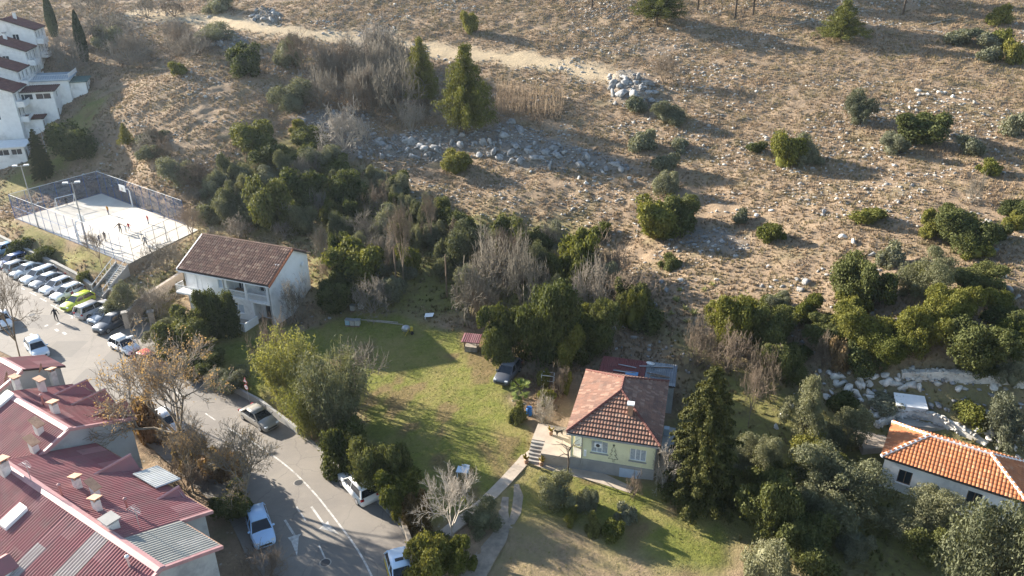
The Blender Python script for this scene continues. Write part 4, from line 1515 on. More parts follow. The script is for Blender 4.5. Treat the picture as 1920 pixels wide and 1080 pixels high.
# ------------------------------------------------------------------ walls, stairs, court fittings
def wall_run(name, label, cat, line, h, th, mat, base=None, coping=None, z_follow=True):
    """free-standing wall along photo pixels at ground"""
    pts = [np.array(p) for p in line]
    o = pts[0]
    t = thing(name, label, cat, (o[0], o[1], o[2]))
    l2 = [(p[0] - o[0], p[1] - o[1]) for p in pts]
    a, b = offset_line(l2, -th / 2), offset_line(l2, th / 2)
    mb, cp = MB(), MB()
    hs = h if hasattr(h, '__len__') else [h] * len(pts)
    for i in range(len(pts) - 1):
        z0, z1 = pts[i][2] - o[2], pts[i + 1][2] - o[2]
        q = [a[i], a[i + 1], b[i + 1], b[i]]
        mb.prism(q, [z0 - .7, z1 - .7, z1 - .7, z0 - .7], [z0 + hs[i], z1 + hs[i + 1], z1 + hs[i + 1], z0 + hs[i]])
        if coping:
            a2, b2 = offset_line(l2, -th / 2 - .05), offset_line(l2, th / 2 + .05)
            q = [a2[i], a2[i + 1], b2[i + 1], b2[i]]
            cp.prism(q, [z0 + hs[i] + .003, z1 + hs[i + 1] + .003, z1 + hs[i + 1] + .003, z0 + hs[i] + .003], [z0 + hs[i] + .09, z1 + hs[i + 1] + .09, z1 + hs[i + 1] + .09, z0 + hs[i] + .09])
    mb.build('wall_body', mat, t)
    if coping:
        cp.build('coping', coping, t)
    return t


m_rubble = pmat('rubble_masonry', (.36, .31, .25), (.22, .19, .155), 2.2, .95, .6, 5, c3=(.16, .14, .12), s3=1.2)
W0 = [atz(a, b, 0) for a, b in ((-60, 428), (0, 457), (60, 487), (110, 511), (150, 531), (176, 550))]
wall_run('retaining_wall', 'long brown retaining wall behind the parked cars', 'wall', W0, [1.5, 1.5, 1.5, 1.45, 1.35, 1.2], .35, m_rubble, None, m_kerb)

# stairs up to the court
sa, sb = atz(186, 556, 0), atz(229, 497, COURT_Z)
st_t = thing('concrete_stair', 'concrete stair with white handrails climbing from the car park to the court', 'stairs', sa)
dv = Vector((sb - sa)[:2])
run = dv.length
dv.normalize()
sv = Vector((-dv.y, dv.x))
NS = 16
for i in range(NS):
    a, b = run * i / NS, run * (i + 1) / NS - .003
    q = [dv * a - sv * 1.1, dv * b - sv * 1.1, dv * b + sv * 1.1, dv * a + sv * 1.1]
    MB().prism(q, -.4, COURT_Z * (i + 1) / NS).build('step', m_conc, st_t)
for s_ in (-1, 1):
    q = [dv * -.3 + sv * s_ * 1.103, dv * run + sv * s_ * 1.103, dv * run + sv * s_ * 1.32, dv * -.3 + sv * s_ * 1.32]
    MB().prism(q, -.4, [.45, COURT_Z + .3, COURT_Z + .3, .45]).build('stringer', m_plinth, st_t)
    r_ = MB()
    p0, p1 = Vector((*(sv * s_ * 1.2), .45)), Vector((*(dv * run + sv * s_ * 1.2), COURT_Z + .3))
    r_.tube([p0 + Vector((0, 0, .9)), p1 + Vector((0, 0, .9))], .045, 6)
    for k in range(6):
        p = p0.lerp(p1, k / 5)
        r_.tube([p, p + Vector((0, 0, .9))], .03, 5)
    r_.build('handrail', m_whitep, st_t)

# garden wall, gate pillars and gate of the white house
gA, gB, gC, gD = atz(243, 612, .1), atz(262, 592, .3), atz(300, 565, .8), atz(345, 532, 1.4)
wall_run('garden_wall', 'beige rubble garden wall running from the gate towards the white house', 'wall', [gA, gB, gC, gD], [1.9, 1.9, 1.9, 1.7], .35, m_walk, None, m_walk)
for nm, (px, py), lb in (('gate_pillar', (240, 614), 'tall beige gate pillar beside the dark parked estate car'), ('gate_pillar', (288, 612), 'tall beige gate pillar nearest the rounded garden bushes')):
    p = atz(px, py, 0)
    t = thing(nm, lb, 'pillar', p, .4, 'gate pillars of the white house')
    MB().box(-.3, .3, -.3, .3, -.3, 2.0).build('shaft', m_walk, t)
    MB().box(-.38, .38, -.38, .38, 2.003, 2.14).build('cap', m_kerb, t)
pa, pb = atz(246, 613, 0), atz(284, 612, 0)
gt = thing('driveway_gate', 'low grey metal driveway gate between the two beige pillars', 'gate', pa, math.atan2(pb[1] - pa[1], pb[0] - pa[0]))
Lg = float(np.linalg.norm(pb - pa))
rail(MB(), (.3, 0), (Lg - .3, 0), .1, 1.1, .16, .016).build('gate_leaf', m_grey, gt)
# road-side garden wall with railing
rw = [G(a, b) for a, b in ((322, 682), (370, 704), (430, 730), (490, 762), (560, 815))]
wall_run('roadside_wall', 'low wall along the road under the garden hedge and bamboo', 'wall', [(p[0], p[1], 0) for p in rw], .75, .25, m_plinth)
rw = [G(a, b) for a, b in ((700, 922), (735, 958), (758, 992), (772, 1030))]
wall_run('roadside_wall', 'low stone wall along the road below the brown shrubs', 'wall', [(p[0], p[1], 0) for p in rw], .6, .3, m_rubble)
rw = [G(a, b) for a, b in ((1640, 800), (1690, 778), (1745, 785), (1800, 810), (1850, 835))]
wall_run('terrace_wall', 'white curved retaining wall on the slope behind the orange-roofed house', 'wall', rw, [.4, .6, .7, .6, .3], .35, m_stonew)
rw = [G(a, b) for a, b in ((1690, 703), (1760, 705), (1830, 712), (1920, 722), (1990, 725))]
wall_run('dry_stone_wall', 'long pale dry-stone terrace wall above the orange-roofed house', 'wall', rw, [.4, .6, .7, .6, .5], .6, m_stonew)
p = G(1703, 768)
t = thing('water_tank', 'white concrete cistern with sloping slab top above the orange-roofed house', 'tank', p, R(-14))
MB().box(-1.2, 1.2, -.7, .7, -.6, .75).build('tank_body', m_white, t)
MB().slab([(-1.3, -.8, .8), (1.3, -.8, .8), (1.3, .8, 1.15), (-1.3, .8, 1.15)], .1).build('tank_lid', m_whitep, t)
p = G(1720, 792)
struct('concrete_pad', MB().prism([(p[0] - 1.8, p[1] - .6), (p[0] + 2.0, p[1] - 1.1), (p[0] + 2.2, p[1] + .7), (p[0] - 1.6, p[1] + 1.2)], p[2] - .6, p[2] + .12), m_conc)
p = G(1622, 812)
struct('rubble_yard', MB().prism([(p[0] - 1.2, p[1] - 2.4), (p[0] + 1.4, p[1] - 2.2), (p[0] + 1.8, p[1] + 1.6), (p[0] - .8, p[1] + 1.8)], p[2] - .8, p[2] + .1), m_walk)


# ---- fence round the court
def netmat(name, col, alpha):
    k = N(name)
    tr = k.n('BsdfTransparent')
    mx = k.n('MixShader')
    tc = k.n('TexCoord').outputs['Object']
    k.b.inputs['Base Color'].default_value = (*col, 1)
    k.b.inputs['Roughness'].default_value = .6
    mx.inputs[0].default_value = alpha
    k.l(k.ramp(k.noise(1.4, 3, .6, tc), .3, .7, alpha * .75, alpha * 1.2), mx.inputs[0])
    k.l(tr.outputs[0], mx.inputs[1])
    k.l(k.b.outputs[0], mx.inputs[2])
    k.l(mx.outputs[0], k.out.inputs['Surface'])
    return k.m


m_netb = netmat('blue_net', (.03, .09, .20), .32)
m_netf = netmat('blue_net_thin', (.04, .14, .36), .13)
m_neg = netmat('grey_net', (.25, .27, .30), .10)


def fence(label, u0, v0, u1, v1, h, n_, net, post, rails, name='court_fence'):
    a, b = Vector(cpt(u0, v0)), Vector(cpt(u1, v1))
    t = thing(name, label, 'fence', a, 0, 'fences round the sports court')
    d = b - a
    for i in range(n_ + 1):
        p = d * (i / n_)
        MB().tube([p + Vector((0, 0, -.2)), p + Vector((0, 0, h))], .028, 6).build('post', post, t)
    for z in rails:
        MB().tube([Vector((0, 0, z)), d + Vector((0, 0, z))], .028, 5).build('rail', m_whitep if z > h - .2 and post is m_blue else post, t)
    for i in range(n_):
        p, q = d * (i / n_), d * ((i + 1) / n_)
        MB().add([p + Vector((0, 0, .05)), q + Vector((0, 0, .05)), q + Vector((0, 0, h - .05)), p + Vector((0, 0, h - .05))], [(0, 1, 2, 3)]).build('net', net, t)
    return t


fence('blue mesh fence with white top rail on the car-park side of the court', .03, -.012, 1.0, -.012, 3.9, 13, m_netf, m_blue, (.05, 2.0, 3.9))
fence('blue mesh fence on the left end of the court behind the goal', 1.008, -.012, 1.008, 1.0, 3.9, 6, m_netb, m_blue, (.05, 3.9))
fence('blue mesh fence on the hill side of the court behind the backboard', 1.008, 1.012, .12, 1.012, 3.9, 11, m_netb, m_blue, (.05, 3.9))
fence('thin grey wire fence on the end of the court nearest the white house', -.005, .06, -.005, 1.0, 3.6, 6, m_neg, m_dark, (.05, 1.8, 3.6))


def floodlight(label, px, py, h):
    p = G(px, py)
    t = thing('floodlight_mast', label, 'lamp post', p, .3, 'floodlight masts of the court')
    MB().tube([(0, 0, -.3), (0, 0, h)], [.11, .06], 8).build('mast', m_grey, t)
    MB().tube([(-.75, 0, h - .1), (.75, 0, h - .1)], .04, 5).build('crossarm', m_grey, t)
    for s_ in (-1, 1):
        l_ = MB().box(s_ * .75 - .32, s_ * .75 + .32, -.35, .1, h - .06, h + .14).build('floodlight', m_whitep, t)
        MB().add([(s_ * .75 - .28, -.36, h - .04), (s_ * .75 + .28, -.36, h - .04), (s_ * .75 + .28, -.36, h + .1), (s_ * .75 - .28, -.36, h + .1)], [(0, 1, 2, 3)]).build('lens', m_curtain, l_)


floodlight('left floodlight mast on the grass bank beside the court', 73, 428, 9.8)
floodlight('right floodlight mast on the grass bank beside the court', 166, 464, 9.6)


def hoop(label, u, v, ang):
    p = cpt(u, v)
    t = thing('basketball_hoop', label, 'hoop', p, ang, 'basketball hoops on the court')
    MB().tube([(0, 0, -.1), (0, 0, 2.6), (.15, 0, 3.0), (1.0, 0, 3.3)], [.11, .1, .09, .07], 8).build('pole', m_whitep, t)
    b = MB().box(1.0, 1.06, -.9, .9, 2.85, 3.9).build('backboard', m_whitep, t)
    MB().box(1.061, 1.066, -.3, .3, 3.05, 3.5).build('target_square', m_line, b)
    MB().tube([(1.06 + .3 + .24 * math.cos(a * .524), .24 * math.sin(a * .524), 3.05) for a in range(13)], .015, 5, False).build('rim', m_orangev, t)


cdir = math.atan2(COURT[0][1] - COURT[1][1], COURT[0][0] - COURT[1][0])
pq = Vector(cpt(.55, .97))
hoop('white basketball hoop on the hill side of the court', .63, 1.0 - .02, cdir - math.pi / 2)
hoop('basketball hoop with its back to the car park on the near side of the court', .42, .02, cdir + math.pi / 2)


def goal(label, u, ang, v=.5):
    p = cpt(u, v)
    t = thing('football_goal', label, 'goal', p, ang, 'football goals on the court')
    f = MB()
    f.tube([(0, -1.5, 0), (0, -1.5, 2.0), (0, 1.5, 2.0), (0, 1.5, 0)], .06, 6)
    f.build('goal_frame', m_whitep, t)
    f = MB()
    f.tube([(0, -1.5, 2.0), (-1.0, -1.5, 0.03), (-1.0, 1.5, .03), (0, 1.5, 2.0)], .04, 5)
    f.build('back_frame', m_whitep, t)
    MB().add([(-.02, -1.5, 1.98), (-.02, 1.5, 1.98), (-1, 1.5, .03), (-1, -1.5, .03)], [(0, 1, 2, 3)]).build('net', m_neg, t)


goal('white football goal at the far left end of the court', .93, cdir)
goal('grey football goal at the near right end of the court', .07, cdir + math.pi)


# ------------------------------------------------------------------ people
def limb_mesh(verts, edges, radii, root, levels=2):
    me = bpy.data.meshes.new('skel')
    me.from_pydata(verts, edges, [])
    o = bpy.data.objects.new('skel', me)
    C.objects.link(o)
    sk = o.modifiers.new('s', 'SKIN')
    sk.use_smooth_shade = True
    lay = me.skin_vertices[0].data
    for i, r in enumerate(radii):
        lay[i].radius = r if hasattr(r, '__len__') else (r, r)
        lay[i].use_root = i == root
    ss = o.modifiers.new('u', 'SUBSURF')
    ss.levels = ss.render_levels = levels
    dg = bpy.context.evaluated_depsgraph_get()
    out = bpy.data.meshes.new_from_object(o.evaluated_get(dg))
    bpy.data.objects.remove(o)
    bpy.data.meshes.remove(me)
    return out


SKIN_M = pmat('skin', (.45, .27, .19), (.40, .24, .17), 8, .6)
HAIR_M = pmat('dark_hair', (.03, .022, .018), (.05, .035, .025), 20, .7)


def person(loc, ang, label, shirt, trousers, h=1.72, stride=.25, arms=(.25, -.2), spread=.12, bend=.1, group='people playing on the court'):
    """standing / walking figure, one continuous skinned body; +x is forward"""
    t = thing('person', label, 'person', loc, ang, group)
    s_ = h / 1.72
    a0, a1 = arms
    V = [(0, 0, .98), (.01, 0, 1.2), (.02 + bend * .3, 0, 1.42), (.03 + bend * .5, 0, 1.5), (.05 + bend * .6, 0, 1.57), (.06 + bend * .6, 0, 1.66),
         (0, .1, .93), (stride * .55 + .03, .11, .5), (stride, .11, .08), (stride + .16, .12, .035),
         (0, -.1, .93), (-stride * .35 + .05, -.11, .5), (-stride, -.11, .1), (-stride + .15, -.12, .035),
         (.02 + bend * .3, .19, 1.4), (a0 * .35 + bend * .2, .24 + spread * .5, 1.14), (a0 + bend * .2, .25 + spread, .93), (a0 * 1.15 + bend * .2, .25 + spread * 1.1, .83),
         (.02 + bend * .3, -.19, 1.4), (a1 * .35 + bend * .2, -.24 - spread * .5, 1.14), (a1 + bend * .2, -.25 - spread, .93), (a1 * 1.15 + bend * .2, -.25 - spread * 1.1, .83)]
    E_ = [(0, 1), (1, 2), (2, 3), (3, 4), (4, 5), (0, 6), (6, 7), (7, 8), (8, 9), (0, 10), (10, 11), (11, 12), (12, 13), (2, 14), (14, 15), (15, 16), (16, 17), (2, 18), (18, 19), (19, 20), (20, 21)]
    Rr = [(.13, .16), (.12, .15), (.13, .17), .06, .085, .1, .095, .068, .05, .04, .095, .068, .05, .04, .07, .05, .04, .035, .07, .05, .04, .035]
    me = limb_mesh([(x * s_, y * s_, z * s_) for x, y, z in V], E_, [tuple(q * s_ for q in (r if hasattr(r, '__len__') else (r, r))) for r in Rr], 0, 1)
    me.materials.clear()
    for m in (shirt, trousers, SKIN_M, HAIR_M, m_rubber):
        me.materials.append(m)
    for p in me.polygons:
        z = p.center.z / s_
        y = abs(p.center.y / s_)
        x = p.center.x / s_ - .05 - bend * .6
        k = 0
        if z < .09:
            k = 4
        elif z < .97 and y < .2:
            k = 1
        elif z < .88 and y > .2:
            k = 2
        elif z > 1.5:
            k = 3 if (z > 1.66 or x < -.01) else 2
        p.material_index = k
    link('body', me, t)
    return t


def cloth(n, c):
    return pmat(n, c, tuple(v * .8 for v in c), 6, .85)


K = {k: cloth(k + '_cloth', v) for k, v in dict(black=(.02, .02, .022), navy=(.03, .045, .10), orange=(.55, .25, .04), red=(.45, .05, .05), white=(.65, .65, .65), grey=(.22, .23, .25), brown=(.13, .09, .07), jeans=(.08, .12, .2), teal=(.05, .2, .22)).items()}
PEOPLE = [
    (126, 385, 200, 'goalkeeper in dark clothes standing in the far football goal', 'black', 'black', 1.6, .1),
    (204, 402, 250, 'player in orange top and dark trousers in the shaded half of the court', 'orange', 'navy', 1.55, .1),
    (227, 437, 300, 'adult in dark brown coat with arms spread in the middle of the court', 'brown', 'black', 1.75, .25),
    (237, 436, 120, 'small child in white top beside the adult with spread arms', 'white', 'grey', 1.15, .15),
    (243, 433, 150, 'child in grey and red top beside the small child in white', 'red', 'jeans', 1.3, .2),
    (188, 460, 60, 'player in navy and white top near the car-park fence, left of two', 'navy', 'grey', 1.65, .3),
    (198, 453, 80, 'player in brown top near the car-park fence, right of two', 'brown', 'grey', 1.6, .2),
    (279, 420, 240, 'player in red top near the hill-side fence', 'red', 'jeans', 1.5, .15),
    (274, 462, 150, 'player in grey top by the wire fence on the near end of the court', 'grey', 'black', 1.6, .3),
    (282, 473, 100, 'child in light top beside the near-end wire fence', 'white', 'grey', 1.2, .2),
    (146, 444, 30, 'player in dark clothes crouched beside the near-side hoop pole', 'black', 'navy', 1.5, .2)]
for px, py, a, lb, s1, s2, h, st in PEOPLE:
    p = atz(px, py, COURT_Z)
    person(p, R(a), lb, K[s1], K[s2], h, st, arms=(.3, -.25) if 'spread' not in lb else (.05, .05), spread=.12 if 'spread' not in lb else .5)
person(atz(107, 602, 0), R(130), 'pedestrian in black walking across the car park', K['black'], K['black'], 1.8, .3, (.28, -.25), group='people in the car park')

# ------------------------------------------------------------------ cars
CARM = {}


def paintm(col):
    if col not in CARM:
        k = N('car_paint')
        k.b.inputs['Base Color'].default_value = (*col, 1)
        k.b.inputs['Roughness'].default_value = .35
        k.b.inputs['Coat Weight'].default_value = .6
        k.b.inputs['Coat Roughness'].default_value = .08
        tc_ = k.n('TexCoord').outputs['Object']
        k.l(k.mix(k.math('MULTIPLY', k.ramp(k.noise(3, 4, .6, tc_), .4, .7), .15), col, tuple(v * .7 + .03 for v in col)), k.b.inputs['Base Color'])
        CARM[col] = k.m
    return CARM[col]


m_cglass = glassmat('car_glass', (.012, .016, .022), .05)
m_rim = pmat('alloy_rim', (.45, .46, .48), (.35, .36, .38), 8, .35, metal=.7)
m_hl = pmat('headlamp', (.75, .78, .80), (.6, .62, .65), 10, .1)
m_tl = pmat('tail_lamp', (.35, .02, .02), (.25, .015, .015), 10, .2)
m_trimk = pmat('black_plastic', (.025, .025, .027), (.03, .03, .03), 10, .6)
CARP = {  # length, width, height, belt, hood, cabin x: rear base, rear top, front top, front base, deck height
    'hatch': (4.1, 1.76, 1.48, .93, .84, -2.0, -1.62, .18, 1.0, .93),
    'suv': (4.45, 1.85, 1.68, 1.05, .98, -2.17, -1.9, .25, 1.05, 1.05),
    'sedan': (4.55, 1.78, 1.43, .92, .84, -1.75, -1.0, .30, 1.12, .95),
    'estate': (4.7, 1.82, 1.52, .95, .86, -2.3, -2.05, .3, 1.1, .95)}
CT = {}


def car_meshes(kind):
    if kind in CT:
        return CT[kind]
    L, W, H_, belt, hood, xr0, xr1, xf1, xf0, deck = CARP[kind]
    hw = W / 2
    sx = [(-L / 2, .62, .84), (-L / 2 + .06, .80, .93), (-L / 2 + .25, deck, .98), (xr0 + .1, deck + .0, 1.0), (-.3, belt, 1.0), (xf0 - .05, belt, 1.0), (xf0 + .35, hood + .03, .985), (L / 2 - .3, hood - .06, .95), (L / 2 - .07, hood - .18, .88), (L / 2, .5, .78)]
    rings = []
    for x, zt, wf in sx:
        w_ = hw * wf
        rings.append([(x, -w_ * .9, .2), (x, -w_, .38), (x, -w_, .6 if zt > .65 else .5), (x, -w_ * .93, zt - .06 if zt > .65 else zt - .02), (x, -w_ * .8, zt), (x, 0, zt + .025), (x, w_ * .8, zt), (x, w_ * .93, zt - .06 if zt > .65 else zt - .02), (x, w_, .6 if zt > .65 else .5), (x, w_, .38), (x, w_ * .9, .2)])
    mb = MB()
    k = len(rings[0])
    mb.add([p for r in rings for p in r], [(i * k + j, i * k + (j + 1) % k, (i + 1) * k + (j + 1) % k, (i + 1) * k + j) for i in range(len(rings) - 1) for j in range(k)] + [tuple(range(k)), tuple((len(rings) - 1) * k + j for j in range(k))[::-1]])
    body = mb.mesh('body', None, True)
    # glasshouse as separate panes, roof with pillars
    b_, tw = hw * .90, hw * .70
    zb, zt = belt - .03, H_ - .05
    B = [(xr0, -b_, zb), (xf0, -b_, zb), (xf0, b_, zb), (xr0, b_, zb)]
    T = [(xr1, -tw, zt), (xf1, -tw, zt), (xf1, tw, zt), (xr1, tw, zt)]
    panes = {'windscreen': [B[1], B[2], T[2], T[1]], 'rear_window': [B[3], B[0], T[0], T[3]], 'side_window': [B[0], B[1], T[1], T[0]], 'side_window.001': [B[2], B[3], T[3], T[2]]}
    pm = {}
    for nme, q in panes.items():
        pm[nme] = MB().add(q, [(0, 1, 2, 3)]).mesh(nme, m_cglass)
    rf = MB()
    k2 = [(xr1 - .06, tw + .02), ((xr1 + xf1) / 2, tw + .05), (xf1 + .05, tw + .02)]
    V = []
    for x, w_ in k2:
        for yy, dz in ((-1, 0), (-.55, .045), (0, .06), (.55, .045), (1, 0)):
            V.append((x, yy * w_, zt + dz))
    V += [(v[0], v[1], zt - .04) for v in V]
    fs = [(i * 5 + j, i * 5 + j + 1, (i + 1) * 5 + j + 1, (i + 1) * 5 + j) for i in range(2) for j in range(4)]
    fs += [tuple(a + 15 for a in f[::-1]) for f in fs]
    rim = [0, 1, 2, 3, 4, 9, 14, 13, 12, 11, 10, 5]
    fs += [(rim[i], rim[(i + 1) % 12], rim[(i + 1) % 12] + 15, rim[i] + 15) for i in range(12)]
    rf.add(V, fs)
    roof = rf.mesh('roof', None, True)
    pil = []
    for s_ in (-1, 1):
        for (p, q, r) in (((xf0, s_ * b_, zb), (xf1, s_ * tw, zt), .045), ((xr0, s_ * b_, zb), (xr1, s_ * tw, zt), .085), ((-.35, s_ * (b_ + .005), zb), (-.4, s_ * (tw + .01), zt), .035)):
            pil.append(MB().tube([p, q], r, 5).mesh('pillar'))
    wr = .315 if kind != 'suv' else .35
    ty = MB().lathe([(wr * .62, -.1), (wr * .94, -.1), (wr, -.06), (wr, .06), (wr * .94, .1), (wr * .62, .1)], 16, 'y').mesh('wheel', m_rubber, True)
    ri = MB().lathe([(.04, -.115), (wr * .63, -.105), (wr * .63, .105), (.04, .115)], 10, 'y').mesh('rim', m_rim)
    wx = (L / 2 - .82, -L / 2 + .78)
    hl = MB().box(L / 2 - .28, L / 2 - .035, hw * .5, hw * .86, hood - .27, hood - .13).mesh('headlight', m_hl, bevel=.03)
    tl_ = MB().box(-L / 2 - .005, -L / 2 + .16, hw * .62, hw * .93, .72, .9).mesh('tail_light', m_tl, bevel=.02)
    mir = MB().box(xf0 - .35, xf0 - .2, hw * .93, hw * .93 + .2, belt - .02, belt + .12).mesh('mirror', bevel=.03)
    gr = MB().box(L / 2 - .03, L / 2 + .012, -hw * .55, hw * .55, .33, .5).mesh('grille', m_trimk)
    pt = MB().box(-L / 2 - .012, -L / 2 + .02, -.26, .26, .5, .61).mesh('number_plate', m_whitep)
    CT[kind] = (body, pm, roof, pil, ty, ri, wx, hw, wr, hl, tl_, mir, gr, pt)
    return CT[kind]


def flip(me):
    m2 = me.copy()
    for v in m2.vertices:
        v.co.y = -v.co.y
    m2.flip_normals()
    return m2


FL_CACHE = {}


def car(label, px, py, ang, kind, col, z=None, group='parked cars', roofcol=None, scale=1.0):
    """px,py = photo pixel of the middle of the car at mid height"""
    p = atz(px, py, .75) if z is None else np.array(z)
    if z is None:
        p[2] = 0
    t = thing('parked_car', label, 'car', p, ang, group)
    t.scale = (scale,) * 3
    body, pm, roof, pil, ty, ri, wx, hw, wr, hl, tl_, mir, gr, pt = car_meshes(kind)

    def put(nm, me, m=None, par=t):
        o = link(nm, me, par)
        if m:
            if not me.materials:
                me.materials.append(None)
            o.material_slots[0].link = 'OBJECT'
            o.material_slots[0].material = m
        return o
    pm_ = paintm(col)
    put('body', body, pm_)
    put('roof', roof, paintm(roofcol) if roofcol else pm_)
    for m in pil:
        put('pillar', m, pm_)
    for nm, m in pm.items():
        put(nm.split('.')[0], m)
    for x in wx:
        for s_ in (-1, 1):
            w_ = put('wheel', ty)
            w_.location = (x, s_ * (hw - .09), wr)
            put('rim', ri, None, w_)
    key = kind
    if key not in FL_CACHE:
        FL_CACHE[key] = (flip(hl), flip(tl_), flip(mir))
    for nm, a, b, m in (('headlight', hl, FL_CACHE[key][0], None), ('tail_light', tl_, FL_CACHE[key][1], None), ('mirror', mir, FL_CACHE[key][2], pm_)):
        put(nm, a, m)
        put(nm, b, m)
    put('grille', gr)
    put('number_plate', pt)
    return t


PARK = math.atan2(-2.37, -1.11)          # nose towards the road
ROWD = math.atan2(-17.8, 22.0)
WHITE, SILV, GREY, DGREY, BLUE, LBLUE = (.72, .73, .74), (.46, .47, .48), (.22, .235, .26), (.045, .055, .07), (.02, .07, .22), (.30, .45, .58)
ROWC = [('pale blue hatchback at the far left end of the parking row', 4, 466, 'hatch', LBLUE, 0),
        ('dark blue hatchback second from the left edge in the parking row', 22, 487, 'hatch', BLUE, 0),
        ('silver hatchback between the dark blue car and a pale blue-grey car in the row', 36, 496, 'hatch', SILV, 1),
        ('pale blue-grey sedan in the left half of the parking row', 51, 504, 'sedan', (.36, .42, .48), 0),
        ('white estate car in the parking row left of a slate grey saloon', 71, 514, 'estate', WHITE, 0),
        ('slate grey saloon between two white cars in the parking row', 88, 523, 'sedan', GREY, 0),
        ('white compact car with bluish windscreen in the parking row', 105, 534, 'hatch', (.66, .68, .72), 0),
        ('white hatchback with a red door emblem beside the lime green car', 125, 546, 'hatch', WHITE, 0),
        ('lime green small hatchback in the parking row', 145, 563, 'hatch', (.50, .58, .03), 0),
        ('silver sport utility parked tail-out between the lime car and a blue-grey hatchback', 176, 577, 'suv', (.40, .39, .39), 1),
        ('blue-grey hatchback second from the gate pillar', 197, 588, 'hatch', (.28, .32, .37), 0),
        ('dark grey estate car next to the beige gate pillar', 210, 603, 'suv', DGREY, 0)]
for i, (lb, px, py, kd, col, rev) in enumerate(ROWC):
    c_ = car(lb, px, py, PARK + (math.pi if rev else 0) + .03 * ((i * 7) % 3 - 1), kd, col, group='cars in the parking row', roofcol=(.62, .66, .70) if kd == 'sedan' and col == GREY else None)
    if 'emblem' in lb:
        hw = CARP['hatch'][1] / 2
        MB().add([(-.3, hw + .006, .55), (.2, hw + .006, .42), (.05, hw + .006, .65), (.3, hw + .006, .8), (-.05, hw + .006, .78), (-.2, hw + .006, .9)], [(0, 1, 2, 3, 4, 5)]).build('emblem', m_tl, c_)
ang = lambda a: math.atan2(a[1], a[0])
car('white hatchback driving past the beige gate pillars', 233, 645, ang((2.15, -1.47)), 'hatch', WHITE, group='cars on the road', roofcol=(.75, .74, .70))
car('red car half hidden behind the brown roadside hedge', 283, 675, ang((2.15, -1.47)), 'hatch', (.42, .06, .06), group='cars on the road')
car('blue-white hatchback parked above the maroon roofs', 69, 650, ang((1.9, -2.0)), 'hatch', (.50, .58, .66), group='cars on the road')
car('white car at the left edge under the bare tree', 4, 596, ang((1.5, -1.9)), 'sedan', (.6, .62, .64), group='cars on the road')
car('beige sedan on the road below the bamboo', 485, 779, ang((2.17, -1.8)), 'sedan', (.24, .225, .20), group='cars on the road')
car('white sport utility parked by the laurel hedge', 671, 908, ang((-1.45, 1.82)), 'suv', (.72, .72, .70), group='cars on the road')
car('white hatchback with painted-in blue sky reflection in the shade at the road edge', 487, 984, ang((1.35, -2.5)), 'hatch', (.42, .60, .84), group='cars on the road')  # blue of the body colour stands for sky reflected in the shade
tx = car('white and yellow taxi with roof sign at the bottom of the road', 752, 1072, ang((.74, -2.02)), 'hatch', (.58, .70, .84), group='cars on the road')
hw = CARP['hatch'][1] / 2
for s_ in (-1, 1):
    MB().box(-1.7, 1.7, s_ * (hw + .012) - .01, s_ * (hw + .012) + .01, .35, .82).build('yellow_side_panel', pmat('taxi_yellow', (.75, .55, .02), (.7, .5, .02), 5, .4), tx)
MB().box(-.55, -.35, -.3, .3, 1.48, 1.6).build('roof_sign', m_trimk, tx)
car('white hatchback parked behind the bare tree branches', 316, 789, ang((2.0, -1.75)), 'hatch', WHITE, group='cars on the road')
car('silver car parked under the brown seed clusters beside the row houses', 270, 792, ang((2.0, -1.75)), 'hatch', (.5, .5, .49), group='cars on the road')
p = G(952, 706)
car('dark grey hatchback parked on the lawn beside the dark laurel', 0, 0, ang((-1.2, -3.0)), 'hatch', (.08, .085, .10), z=p, group='cars on the lawn')

for px, py, lb in ((560, 905, 'round iron manhole cover in the sunlit road below the bend'), (610, 1055, 'round iron manhole cover between the lane dashes at the bottom of the road'), (60, 590, 'round iron manhole cover in the car park')):
    p = atz(px, py, 0)
    t = thing('manhole_cover', lb, 'manhole cover', p, 0, 'manhole covers in the road')
    MB().lathe([(.36, .002), (.36, .012)], 18).build('lid', m_dark, t)
    MB().lathe([(.46, .0015), (.46, .006), (.37, .007)], 18).build('frame', m_conc, t)

